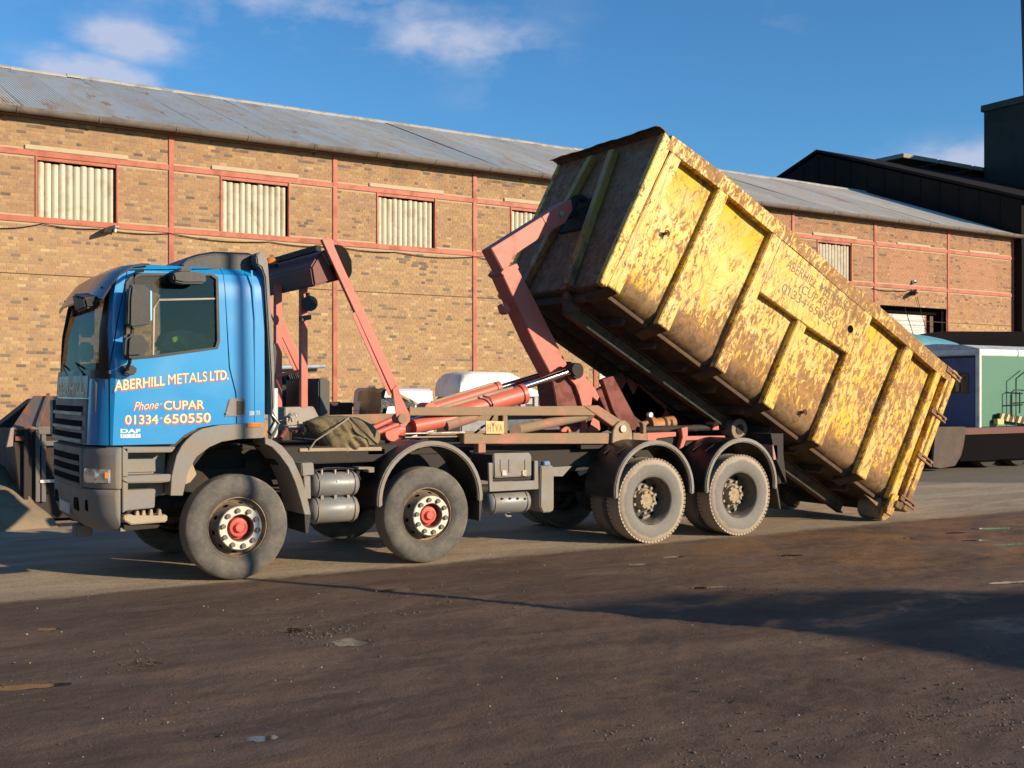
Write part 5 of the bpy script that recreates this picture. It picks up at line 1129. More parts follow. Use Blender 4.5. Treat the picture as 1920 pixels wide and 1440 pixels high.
# smaller stacked cylinders under the rams
MB().cyl(V(775, 800, 0.75), V(878, 780, 0.75), 0.085, n=20).build('feed_cylinder', RED, lorry); MB().cyl(V(835, 797, 0.72), V(890, 779, 0.72), 0.075, n=20).build('feed_cylinder', grime('dusty_red', (0.36, 0.19, 0.13), 0.7), lorry)
MB().cyl(V(718, 806, 0.8), V(800, 780, 0.8), 0.03, n=12).build('feed_rod', CHROME, lorry)
lk = MB().cyl(V(966, 806, 0.72), V(1105, 778, 0.72), 0.062, n=18).cyl(V(966, 806, 0.66), V(966, 806, 0.80), 0.075, n=16).cyl(V(1103, 778, 0.66), V(1103, 778, 0.80), 0.075, n=16).build('locking_cylinder', MUDDY, lorry, 0.004)
for (a, b) in (((905, 800), (925, 778)), ((960, 808), (1000, 790)), ((1000, 802), (1010, 792)), ((870, 818), (905, 800))): MB().tube([V(*a, 0.9), V((a[0]+b[0])/2, (a[1]+b[1])/2+6, 0.85), V(*b, 0.9)], 0.014, 6).build('hydraulic_hose', BLACKP, lorry, angle=60)
# ---- mast and hook arm
mast = MB().prism([N(*p, 1.1) for p in [(942, 514), (968, 498), (998, 553), (1031, 618), (1062, 680), (1068, 700), (1040, 715), (1000, 640)]], 1.10, 1.40).build('mast', REDPINK, lorry, 0.008)
MB().prism([N(*p, 1.1) for p in [(938, 512), (944, 504), (968, 494), (972, 502), (968, 506), (944, 518)]], 1.08, 1.42).build('mast_collar', REDPINK, mast, 0.006)
arm = MB().prism([N(*p, 1.12) for p in [(921, 466), (1062, 378), (1072, 373), (1074, 393), (1060, 418), (1033, 433), (985, 464), (961, 481), (955, 500), (943, 507)]], 1.12, 1.38).build('hook_arm', REDPINK, lorry, 0.010)
p = V(1052, 402, 1.12); MB().cyl((p.x, 1.105, p.z), (p.x, 1.395, p.z), 0.035, n=16).build('arm_pin', STEEL, arm)
P('arm_band', [(1017, 407), (1021, 404), (1034, 428), (1030, 432)], 1.112, 1.388, REDPINK, arm, 0.003)
hk = MB().prism([N(*p, 1.2) for p in [(1066, 378), (1078, 366), (1092, 364), (1104, 372), (1106, 388), (1098, 396), (1094, 388), (1096, 378), (1088, 374), (1080, 382), (1086, 398), (1074, 410), (1064, 405)]], 1.2, 1.30).build('hook', BLACKD, lorry, 0.01)
P('mast_lug', [(942, 572), (950, 568), (958, 580), (952, 590), (946, 586)], 1.18, 1.32, REDPINK, mast, 0.006)
# cradle plates at the foot of the mast
for y in (0.98, 1.44):
    P('cradle_plate', [(1066, 694), (1073, 683), (1083, 682), (1092, 692), (1100, 709), (1117, 730), (1124, 744), (1120, 752), (1111, 744), (1109, 760), (1092, 762), (1086, 740), (1079, 722), (1070, 712)], y, y+0.06, REDPINK, mast, 0.004, ref=0.98)
    P('cradle_plate', [(1098, 779), (1107, 779), (1124, 790), (1126, 805), (1118, 812), (1104, 812)], y, y+0.06, REDPINK, mast, 0.004, ref=0.98)
    P('cradle_plate', [(1092, 760), (1109, 760), (1110, 790), (1100, 812), (1090, 812)], y, y+0.05, REDPINK, mast, 0.004, ref=0.98)
p = V(1079, 697, 0.98); MB().cyl((p.x, 0.93, p.z), (p.x, 1.56, p.z), 0.09, n=22).build('cradle_pin', BLACKD, mast)
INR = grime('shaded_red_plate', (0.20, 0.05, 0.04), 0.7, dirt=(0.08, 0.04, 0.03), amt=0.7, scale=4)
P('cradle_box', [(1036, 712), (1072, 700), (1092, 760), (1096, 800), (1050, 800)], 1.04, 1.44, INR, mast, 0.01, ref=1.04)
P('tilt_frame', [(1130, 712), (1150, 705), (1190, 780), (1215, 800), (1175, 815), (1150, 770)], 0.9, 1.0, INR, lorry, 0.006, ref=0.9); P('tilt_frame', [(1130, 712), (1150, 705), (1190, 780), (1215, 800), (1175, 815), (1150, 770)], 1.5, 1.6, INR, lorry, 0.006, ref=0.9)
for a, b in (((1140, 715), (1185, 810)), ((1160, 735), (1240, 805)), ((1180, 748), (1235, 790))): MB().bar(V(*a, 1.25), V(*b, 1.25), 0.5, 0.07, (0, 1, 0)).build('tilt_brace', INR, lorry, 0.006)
oc = MB().cyl(V(1222, 798, 0.9), V(1262, 792, 0.9), 0.09, n=18).cyl(V(1216, 797, 0.9), V(1225, 797, 0.9), 0.11, n=18).build('orange_cylinder', grime('orange_rust', (0.42, 0.17, 0.055), 0.6, scale=8), lorry, 0.004)
for px in (1240, 1250): MB().cyl(V(px, 795, 0.9), V(px+4, 795, 0.9), 0.097, n=18).build('cylinder_band', BLACKD, oc)
MB().cyl(V(1196, 806, 0.75), V(1355, 801, 0.75), 0.045, n=12).build('lock_bar', BLACKD, lorry); P('lock_block', [(1340, 792), (1348, 789), (1348, 806), (1336, 806)], 0.68, 0.85, REDPINK, lorry, 0.004)
p = V(1219, 778, 0.9); MB().cyl((p.x, 0.88, p.z), (p.x, 0.94, p.z), 0.035, n=14).build('work_lamp', WHITE, lorry)
# ---- maker's sign
sg = P('maker_sign', [(908, 789), (942, 790), (942, 813), (909, 813)], 0.585, 0.60, grime('cream_sign', (0.72, 0.47, 0.17), 0.5, amt=0.2), lorry, 0.002, ref=YN)
a = N(911, 809, YN); b = N(939.5, 808.5, YN)
ORG = plain('orange_print', (0.50, 0.14, 0.05), 0.5); GRN = plain('dark_green_print', (0.05, 0.06, 0.03), 0.5)
xs = np.linspace(a[0], b[0], 5); h_ = 0.085
for i, (c_, m_) in enumerate((('H', ORG), ('Y', GRN), ('V', ORG), ('A', ORG))): lettering('sign_letter', c_, (xs[i]+0.003, a[1]), (xs[i+1]-0.003, a[1]), h_*(1.3 if c_ == 'Y' else 1), 0.583, m_, sg, 0.02)
# ---- sheeting gear behind the cab
def post(px, y, py0, py1, wd_=0.075):
    a = V(px, py0, y); b = V(px, py1, y); x = (a.x+b.x)/2; return MB().box(x-wd_/2, x+wd_/2, y, y+wd_, b.z, a.z).build('sheeting_post', REDPINK, lorry, 0.004)
post(571, 0.62, 528, 764, 0.075); post(523, 1.02, 535, 850, 0.075); 
xr, zr = N(643, 503, 0.0)
box_px = [(652, 470), (660, 488), (661, 512), (652, 527), (640, 524), (626, 505), (618, 470), (628, 458), (642, 460)]
rb = MB().prism([N(*p, 0.10) for p in [(600, 474), (634, 461), (650, 475), (652, 512), (640, 524), (590, 537), (584, 500)]], 0.12, 2.4).build('sheet_housing', grime('maroon_housing', (0.15, 0.030, 0.022), 0.55, amt=0.5, scale=2), lorry, 0.02)
MB().prism([N(*p, 0.02) for p in box_px], 0.02, 0.10).build('housing_end', DARKCLAD, rb, 0.012)
MB().prism([N(*p, 2.4) for p in [(500, 500), (520, 494), (530, 505), (528, 540), (508, 545)]], 2.3, 2.42).build('housing_end', BLACKP, rb, 0.01)
P('housing_plate', [(602, 475), (611, 472), (623, 480), (628, 498), (617, 500), (612, 492)], 0.11, 0.13, GREYP, rb, 0.002, ref=0.12)
z1 = N(608, 456, 0.0); MB().bar((z1[0]-0.05, 0.03, z1[1]-0.05), (z1[0]-0.05, 2.45, z1[1]-0.05), 0.06, 0.06).build('sheet_bar', BLACKD, lorry, 0.004)
hosep = [V(655, 462, .02), V(662, 470, -.02), V(664, 500, -.02)]
def sheet_arm(y, nm='sheeting_arm'):
    d = y - 0.0
    def T(px, py): x, z = N(px, py, 0.0); return (x, z)
    a1 = MB().prism([T(604, 449), (T(615, 444)[0], T(615, 444)[1]), T(625, 450), T(627, 462), T(641, 494), T(678, 575), T(741, 715), T(750, 737), T(743, 748), T(737, 740), T(608, 458)], y-0.03, y+0.03).build(nm, REDPINK, lorry, 0.004)
    MB().prism([T(660, 589), T(665.5, 585), T(735, 742), T(729, 742)], y-0.03, y-0.02).build('arm_channel_flange', REDPINK, a1)
    MB().prism([T(676, 579), T(685.5, 577), T(752, 726), T(743, 731)], y+0.032, y+0.062).build('arm_channel', RED, a1)
    MB().prism([T(735, 730), T(744, 722), T(752, 745), T(768, 778), T(768, 788), T(758, 802), T(750, 800), T(742, 782)], y-0.045, y-0.032).build('arm_plate', REDPINK, a1, 0.004)
    p = T(752, 785); MB().cyl((p[0], y-0.07, p[1]), (p[0], y+0.1, p[1]), 0.05, n=16).build('arm_pivot', MUDDY, a1)
    return a1
sheet_arm(0.03); sheet_arm(2.45)
# spotlight on the post
p = V(580, 570, 0.55); spl = MB().cyl(p+Vector((-0.03, -0.09, 0)), p+Vector((0.05, 0.08, 0)), 0.085, 0.06, 18).build('work_spotlight', BLACKP, lorry, 0.01)
MB().tube([p, p+Vector((-0.02, 0, 0.12))], 0.025, 8).build('spotlight_stem', BLACKP, spl); P('spotlight_bracket', [(566, 592), (584, 590), (584, 599), (566, 602)], 0.5, 0.6, BLACKP, spl, 0.004)
# oil tank and boxes behind the cab
ot = P('oil_tank', [(598, 712), (602, 709), (616, 710), (619, 715), (619, 780), (600, 782), (598, 778)], 0.85, 2.3, grime('black_tank', (0.035, 0.035, 0.036), 0.5, scale=3, dirt=(0.12, 0.11, 0.09), amt=0.5), lorry, 0.03, ref=0.85)
MB().prism([N(*p, 1.0) for p in [(532, 706), (560, 703), (562, 765), (533, 768)]], 1.4, 2.2).build('hose_rack', BLACKD, lorry, 0.01)
for k in range(7): MB().tube([V(535+k*4, 712, 1.3), V(536+k*4, 700+random.uniform(-3, 3), 1.28), V(540+k*4, 696+random.uniform(-3, 3), 1.26), V(544+k*4, 712, 1.25)], 0.014, 6).build('coiled_hose', BLACKP, lorry, angle=60)
P('control_box', [(534, 764), (588, 762), (600, 785), (586, 810), (534, 808)], 0.62, 0.95, grime('pale_grey_box', (0.30, 0.27, 0.23), 0.6, scale=6), lorry, 0.008)
P('post_brace', [(520, 702), (566, 692), (566, 697), (520, 707)], 0.9, 0.96, REDPINK, lorry, 0.002)
P('side_shelf', [(562, 841), (716, 838), (716, 845), (562, 847)], 0.28, 0.80, grime('tan_shelf', (0.36, 0.28, 0.19), 0.8), lorry, 0.004)
P('shelf_box', [(690, 842), (722, 841), (722, 852), (690, 853)], 0.3, 0.6, grime('tan_shelf', (0.36, 0.28, 0.19), 0.8), lorry, 0.004)
P('under_shelf_box', [(545, 850), (690, 848), (690, 880), (560, 884)], 0.50, 0.80, BLACKD, lorry, 0.01, ref=0.4)
MB().box(0.5, 1.9, 0.30, 0.80, 1.10, 1.28).build('side_locker', BLACKD, lorry, 0.01)
for a, b in (((700, 802), (770, 770)), ((705, 812), (760, 790))): MB().cyl(V(*a, 0.7), V(*b, 0.7), 0.03, n=12).build('red_rod', RED, lorry)
# clutter of couplings beside the control box
for k in range(14):
    a = V(535+random.uniform(0, 40), 790+random.uniform(-8, 22), 0.45+random.uniform(0, .12)); b = a+Vector((random.uniform(-.1, .16), random.uniform(-.05, .05), random.uniform(-.12, .06)))
    MB().tube([a, (a+b)/2+Vector((0.03, 0, 0.04)), b], random.choice([0.012, 0.018, 0.024]), 7).build('coupling_hose', random.choice([BLACKP, STEEL, grime('dusty_steel', (0.38, 0.31, 0.22), 0.8), INR]), lorry, angle=60)

# ---- tarpaulin bundle, lying on the side shelf
tarp = thing('tarpaulin_bundle', 'crumpled olive canvas tarpaulin roped onto the lorry chassis behind the cab', 'tarpaulin', tuple(V(640, 843, 0.45)))
tl = Vector(V(640, 843, 0.45)); outline = [(572, 790), (600, 780), (640, 779), (672, 783), (700, 797), (714, 815), (713, 828), (706, 836), (700, 846), (660, 850), (640, 853), (604, 853), (600, 835), (592, 818), (580, 806)]
ctr = np.array([648, 817.0]); nA_, nR = 72, 9; vs = []; ol = np.array(outline, float)
per = np.cumsum([0]+[np.linalg.norm(ol[(i+1) % len(ol)]-ol[i]) for i in range(len(ol))]); tt = np.linspace(0, per[-1], nA_, endpoint=False)
bd = np.array([[np.interp(t, per, list(ol[:, k])+[ol[0, k]]) for k in (0, 1)] for t in tt])
for side in (1, -1):
    for r in range(nR, 0, -1) if side == 1 else range(1, nR):
        f_ = r/nR
        for k in range(nA_):
            p2 = ctr+(bd[k]-ctr)*f_; bulge = math.sqrt(max(0, 1-f_**2.6)); ang = 2*PI*k/nA_
            fold = 0.030*math.sin(p2[0]*0.13+p2[1]*0.05+1.5*math.sin(p2[1]*0.06))*bulge + 0.020*math.sin(p2[0]*0.31-p2[1]*0.22+2*math.sin(p2[0]*0.05))*bulge
            yv = 0.45 - side*(0.20*bulge+fold)*(1 if side == 1 else 0.8); q = V(p2[0], p2[1], 0.44); vs.append((q.x-tl.x, yv-tl.y, q.z-tl.z))
rows = len(vs)//nA_; fs = [(i*nA_+k, i*nA_+(k+1) % nA_, (i+1)*nA_+(k+1) % nA_, (i+1)*nA_+k) for i in range(rows-1) for k in range(nA_)]
# near half runs boundary->centre, far half centre->boundary: close the near centre and stitch the far rim
fs = [f for f in fs if not (f[0]//nA_ == nR-1)]
vs.append(tuple(np.mean([vs[(nR-1)*nA_+k] for k in range(nA_)], 0))); c1 = len(vs)-1; fs += [((nR-1)*nA_+k, (nR-1)*nA_+(k+1) % nA_, c1) for k in range(nA_)]
vs.append(tuple(np.mean([vs[nR*nA_+k] for k in range(nA_)], 0))); c2 = len(vs)-1; fs += [(nR*nA_+(k+1) % nA_, nR*nA_+k, c2) for k in range(nA_)]
last = rows-1; fs += [(last*nA_+k, last*nA_+(k+1) % nA_, (k+1) % nA_, k) for k in range(nA_)]
tb_ = MB().add(vs, fs).build('canvas', OLIVE, tarp, 0, 180)
rope = [V(580, 843, 0.27), V(592, 826, 0.26), V(620, 808, 0.20), V(645, 790, 0.21), V(655, 783, 0.28)]
MB().tube([p-tl for p in rope], 0.008, 6).build('rope', grime('grey_rope', (0.30, 0.27, 0.20), 0.9), tarp)
MB().tube([p-tl for p in [V(655, 783, 0.28), V(672, 800, 0.20), V(690, 818, 0.19), V(706, 833, 0.27)]], 0.010, 6).build('strap', BLACKP, tarp)
# ================================================================ YELLOW SKIP
KA = math.radians(29.4)
kx = np.array([math.cos(KA), 0, -math.sin(KA)]); kz = np.array([math.sin(KA), 0, math.cos(KA)])
_o = PY(1140, 540, 0.0); KO = np.array([_o[0], 0, _o[2]]) - kx*0.0
def K(px, py, y=0.0): p = PY(px, py, y) - KO; return (float(p@kx), float(p@kz))
skip = thing('roll_off_container', 'battered yellow roll-off skip tipped up on the back of the blue lorry', 'skip', tuple(KO), (0, KA, 0))
def KB(name, pts, y0, y1, m=None, parent=None, bev=0.006, ref=None, angle=35): return MB().prism([K(*p, y0 if ref is None else ref) for p in pts], y0, y1).build(name, m or YEL, parent or skip, bev, angle)
LEN = K(1670, 962)[0]; WID = 2.42
XF = -0.08; XR = K(1690, 955)[0]; ZT_ = 2.27
def topz(x): return float(np.interp(x, [-0.2, 1.2, 6.2], [2.18, 2.27, 2.33]))
# side walls: thin plates set back between the ribs, with a skirt that leans in to the floor
ribs = [0.06, 0.98, 1.99, 2.95, 3.97, 4.98, 5.80]
ribs = [K(1150, 545)[0], K(1245, 612)[0], K(1350, 695)[0], K(1440, 764)[0], K(1530, 837)[0], K(1616, 892)[0], K(1668, 950)[0]]
near_wall = MB()
for y, s in ((0.105, 1), (WID-0.105, -1)):
    n = 40; xs_ = np.linspace(XF+0.02, XR-0.02, n); prof = [(0.16, -0.01), (0.05, 0.07), (0.0, 0.16), (0.0, 0.55), (0.0, 1.2), (0.0, 2.2)]
    vs = []; 
    for lay in (0, 0.006):
        for x in xs_:
            for (yo, z) in prof:
                dent = 0.018*math.sin(x*5.3+z*3)*math.sin(z*2.2+x*1.7)*(1 if 0.2 < z < 2.1 else 0)
                vs.append((x, y + s*(yo*0.9+lay) + s*dent, z*0.99+0.02))
    m_ = len(prof); k_ = n*m_; fs = []
    for i in range(n-1):
        for j in range(m_-1): a = i*m_+j; fs += [(a, a+1, a+m_+1, a+m_), (a+k_, a+k_+m_, a+k_+m_+1, a+k_+1)]
    for i in range(n-1): fs += [(i*m_, i*m_+m_, i*m_+m_+k_, i*m_+k_), (i*m_+m_-1, i*m_+m_-1+k_, i*m_+2*m_-1+k_, i*m_+2*m_-1)]
    MB().add(vs, fs).build('side_panel', YEL, skip, 0, 180)
    # ribs
    y0, y1 = (0.0, 0.112) if s == 1 else (WID-0.112, WID)
    hw = [0.105, 0.10, 0.10, 0.10, 0.10, 0.105, 0.07]
    for i, x in enumerate(ribs):
        zt = topz(x)-0.20; cutz = zt
        if i == 3: cutz = 1.31
        h = hw[i]; xx = x
        if s == -1 and 0 < i < 6: cutz = zt
        # boxed rib, its foot folded under towards the floor
        v8 = [(xx-h, y0, 0.03), (xx+h, y0, 0.03), (xx+h*0.9, y0, cutz), (xx-h*0.9, y0, cutz)]
        if s == -1: v8 = [(xx-h, y1, 0.03), (xx+h, y1, 0.03), (xx+h*0.9, y1, cutz), (xx-h*0.9, y1, cutz)]
        yb = y1 if s == 1 else y0
        b8 = [(a, yb+s*0.0, c) for a, _, c in v8]
        rb_ = MB().add(v8+b8, [(0,1,2,3),(7,6,5,4),(0,4,5,1),(1,5,6,2),(2,6,7,3),(3,7,4,0)]).build('side_rib', YELRIB, skip, 0.010)
        yi = y1+s*0.0 if s == 1 else y0; 
        yf = v8[0][1]
        gus = MB().add([(xx-h*.8, yf+s*0.01, 0.03), (xx+h*.8, yf+s*0.01, 0.03), (xx+h*.8, yf+s*0.42, -0.10), (xx-h*.8, yf+s*0.42, -0.10), (xx-h*.8, yf+s*0.11, 0.30), (xx+h*.8, yf+s*0.11, 0.30), (xx+h*.8, yf+s*0.42, 0.02), (xx-h*.8, yf+s*0.42, 0.02)],
             [(0,1,2,3),(7,6,5,4),(0,4,5,1),(1,5,6,2),(2,6,7,3),(3,7,4,0)]).build('rib_gusset', RUST, skip, 0.004)
# top rail
for s, (y0, y1) in ((1, (-0.004, 0.13)), (-1, (WID-0.13, WID+0.004))):
    n = 24; vs = []; 
    for i in range(n):
        x = XF-0.01+(XR+0.02-XF)*i/(n-1); zt = topz(x)+0.008*math.sin(x*3.1)
        for (yy, zz) in ((y0, zt-0.205), (y0, zt-0.01), (y0+(y1-y0)*0.15, zt), (y1, zt), (y1, zt-0.205)): vs.append((x, yy, zz))
    fs = [(i*5+j, i*5+(j+1) % 5, (i+1)*5+(j+1) % 5, (i+1)*5+j) for i in range(n-1) for j in range(5)]+[(0, 1, 2, 3, 4), tuple(range(n*5-1, n*5-6, -1))]
    MB().add(vs, fs).build('top_rail', YELRAIL, skip, 0, 30)
# raised name board between the third and fifth ribs
nbp = [(ribs[2]-0.09, topz(ribs[2])-0.2), (ribs[4]+0.29, topz(ribs[4])-0.2), (ribs[4]+0.29, 1.9), (ribs[4]+0.10, 1.38), (ribs[4]+0.095, 1.30), (ribs[2]+0.09, 1.30), (ribs[2]-0.09, 1.30)]
nbp = [(ribs[2]+0.09, topz(ribs[2])-0.2), (ribs[4]+0.10, topz(ribs[4])-0.2), (ribs[4]+0.10, 1.42), (ribs[4]-0.09, 1.42), (ribs[4]-0.09, 1.40), (ribs[3]+0.1, 1.33), (ribs[2]+0.09, 1.27)]
board = MB().prism(nbp, 0.004, 0.10).build('name_board', YEL, skip, 0.008)
FADE = plain('faded_print', (0.20, 0.145, 0.075), 0.7)
def skiptext(s, pa, pb, h):
    a = K(*pa, 0.004); b = K(*pb, 0.004); lettering('faded_lettering', s, a, b, h, 0.0015, FADE, board, -0.004)
skiptext('ABERHILL', (1473, 501), (1528, 541), 0.135); skiptext('METALS', (1535, 546), (1583, 581), 0.135)
skiptext('(CUPAR)', (1497, 545), (1552, 584), 0.125); skiptext('01334\u00b7650550', (1464, 545), (1566, 618), 0.125)
for (px, py, r) in ((1595, 617, 0.055), (1612, 562, 0.05)):
    c = K(px, py, 0.0); MB().cyl((c[0], 0.0, c[1]), (c[0], 0.0035, c[1]), r, n=14).build('torn_hole', BLACKVOID, board)
for (px, py) in ((1247, 438), (1380, 597), (1505, 773)):
    c = K(px, py, 0.08); lg_ = MB().cyl((c[0], 0.03, c[1]), (c[0], 0.12, c[1]), 0.020, n=12); lg_.tube([(c[0]+0.035*math.cos(t), 0.04, c[1]+0.035*math.sin(t)) for t in np.linspace(-1, 4, 9)], 0.009, 6); lg_.build('sheet_hook', RUST, skip)
MB().prism([K(*p, 0.09) for p in [(1274, 291), (1288, 299), (1284, 309), (1270, 300)]], 0.093, 0.097).build('white_label', WHITE, skip)
# floor, cross members, runners
MB().box(XF, XR-0.1, 0.20, WID-0.20, -0.02, 0.03).build('floor_plate', RUST, skip, 0.004)
for k in range(11):
    x = 0.05+k*(XR-0.25)/10; MB().box(x-0.03, x+0.03, 0.36, WID-0.36, -0.12, -0.02).build('cross_bearer', RUST, skip, 0.004)
RUN = grime('runner_steel', (0.11, 0.065, 0.028), 0.7, dirt=(0.05, 0.03, 0.02), amt=0.8, scale=5, bmp=0.4)
for y in (0.68, WID-0.80):
    r_ = MB(); r_.box(0.02, XR-0.35, y, y+0.12, -0.30, -0.28); r_.box(0.02, XR-0.35, y, y+0.12, -0.135, -0.122); r_.box(0.02, XR-0.35, y+0.05, y+0.065, -0.28, -0.135)
    r_.build('runner', RUN, skip, 0.003)
    MB().add([(0.02, y, -0.28), (0.02, y+0.12, -0.28), (-0.10, y+0.12, -0.05), (-0.10, y, -0.05), (0.2, y, -0.125), (0.2, y+0.12, -0.125)], [(0,1,2,3),(0,4,5,1),(3,2,5,4),(0,3,4),(1,5,2)]).build('runner_toe', RUN, skip, 0.004)
for (a, b, y) in ((0.35, 1.5, 0.0), (1.75, 2.9, 0), (3.1, 3.9, 0), (4.1, 5.2, 0)): MB().box(a, b, 0.664, 0.679, -0.302, -0.278).build('wear_strip', grime('worn_edge', (0.50, 0.40, 0.24), 0.45, 0.5, scale=12), skip)
EDG = grime('skirt_edge', (0.42, 0.27, 0.10), 0.6, amt=0.6, scale=8)
for i in range(6): MB().tube([(ribs[i]+0.11, 0.245, -0.005), (ribs[i+1]-0.11, 0.245, -0.005)], 0.012, 6).build('floor_edge', EDG, skip)
# front end wall with struts and the lifting bar
fe = MB().prism([(XF-0.02, 0.0), (XF+0.03, 0.0), (XF+0.03, 2.16), (XF-0.10, 2.16)], 0.10, WID-0.10).build('front_wall', YELEND, skip, 0.006)
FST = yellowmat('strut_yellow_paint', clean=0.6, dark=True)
for s in (-1, 1):
    MB().add([(XF-0.03, 1.21+s*0.62, 0.0), (XF-0.03, 1.21+s*0.50, 0.0), (XF-0.12, 1.21+s*0.50, 0.0), (XF-0.12, 1.21+s*0.62, 0.0), (XF-0.10, 1.21+s*0.30, 2.05), (XF-0.10, 1.21+s*0.18, 2.05), (XF-0.20, 1.21+s*0.18, 2.05), (XF-0.20, 1.21+s*0.30, 2.05)],
             [(0,1,2,3),(7,6,5,4),(0,4,5,1),(1,5,6,2),(2,6,7,3),(3,7,4,0)]).build('front_strut', FST, fe, 0.006)
for y0, y1 in ((0.0, 0.10), (WID-0.10, WID)): MB().prism([(XF-0.05, 0.0), (XF+0.06, 0.0), (XF+0.04, 2.10), (XF-0.12, 2.15)], y0, y1).build('corner_post', YELRIB, fe, 0.008)
hb = K(1088, 392, 1.25)
MB().cyl((hb[0], 1.02, hb[1]), (hb[0], 1.40, hb[1]), 0.028, n=14).build('lifting_bar', BLACKD, fe)
for y in (1.0, 1.38): MB().prism([(XF-0.06, hb[1]+0.18), (XF-0.06, hb[1]-0.2), (hb[0]-0.05, hb[1]-0.06), (hb[0]-0.06, hb[1]+0.06)], y, y+0.035).build('bar_cheek', BLACKD, fe, 0.004)
MB().box(XF-0.09, XF-0.03, 0.9, 1.5, hb[1]-0.35, hb[1]+0.15).build('hook_pocket', BLACKD, fe, 0.01)
# bent lip along the top of the front wall
n = 30; vs = []
for lay in (0, 1):
    for k in range(n+1):
        y = 0.02+(WID-0.02)*k/n; wv_ = 0.02*math.sin(k*0.55)+0.012*math.sin(k*1.7)
        for (dx, z) in ((0.02, 2.12), (-0.05, 2.16), (-0.13, 2.18), (-0.20, 2.175+wv_*.4), (-0.235, 2.15+wv_*.4)): vs.append((XF+dx-0.02, y, z-lay*0.012))
fs = []; M5 = (n+1)*5
for k in range(n):
    for j in range(4): a = k*5+j; fs += [(a, a+1, a+6, a+5), (a+M5, a+M5+5, a+M5+6, a+M5+1)]
    fs += [(k*5, k*5+5, k*5+5+M5, k*5+M5), (k*5+4, k*5+4+M5, k*5+9+M5, k*5+9)]
for k in (0, n):
    for j in range(4): a = k*5+j; fs.append((a, a+M5, a+M5+1, a+1))
MB().add(vs, fs).build('front_lip', RUN, fe, 0, 60)
# rear door and its hinge lugs
xd = XR+0.03
rdoor = MB().prism([(xd, 0.02), (xd+0.11, 0.02), (xd+0.11, 2.34), (xd, 2.34)], 0.0, WID).build('rear_door', YEL, skip, 0.01)
MB().prism([(XR-0.06, 0.0), (XR, 0.0), (XR, 2.3), (XR-0.06, 2.3)], -0.002, 0.1).build('rear_post', YEL, skip, 0.006)
HNG = grime('hinge_steel', (0.26, 0.13, 0.07), 0.7, dirt=(0.12, 0.07, 0.04), amt=0.7, scale=10)
for (px, py) in ((1783, 698), (1755, 775), (1729, 857), (1697, 938)):
    c = K(px, py, 0.0); h = MB(); h.box(c[0]-0.12, c[0]+0.24, -0.02, 0.015, c[1]+0.016, c[1]+0.045); h.box(c[0]-0.12, c[0]+0.24, -0.02, 0.015, c[1]-0.045, c[1]-0.016); h.box(c[0]-0.12, c[0]-0.02, -0.015, 0.012, c[1]-0.016, c[1]+0.016); h.cyl((c[0]+0.2, -0.03, c[1]), (c[0]+0.2, 0.025, c[1]), 0.018, n=10)
    h.build('door_hinge', HNG, rdoor, 0.004)
c = K(1680, 945, 0.0); KB('latch_arm', [(1662, 962), (1668, 940), (1676, 925), (1686, 930), (1680, 950), (1672, 968)], -0.03, 0.02, YELRIB, rdoor)
KB('latch_block', [(1683, 938), (1696, 946), (1690, 957), (1678, 950)], -0.06, 0.0, YEL, rdoor, 0.01)
# ground rollers
for y in (0.14, WID-0.50):
    c = PY(1651, 963, y) ; loc = np.array([PY(1658, 963, 0.14)[0], 0, 0.172])
    q = loc - KO; a = (float(q@kx), float(q@kz))
    MB().cyl((a[0], y, a[1]), (a[0], y+0.36, a[1]), 0.165, n=30).build('ground_roller', grime('dusty_roller', (0.30, 0.24, 0.16), 0.85, scale=7), skip, 0.01)
    MB().prism([(a[0]-0.5, -0.10), (a[0]+0.1, -0.06), (a[0]+0.08, a[1]-0.06), (a[0]-0.1, a[1]-0.06)], y-0.03, y-0.005).build('roller_bracket', YEL if y < 1 else RUST, skip, 0.004)
KB('roller_cheek', [(1655, 975), (1650, 966), (1652, 955), (1660, 940), (1668, 932), (1672, 940), (1665, 968)], 0.10, 0.135, YELRIB, skip, 0.004, ref=0.1)

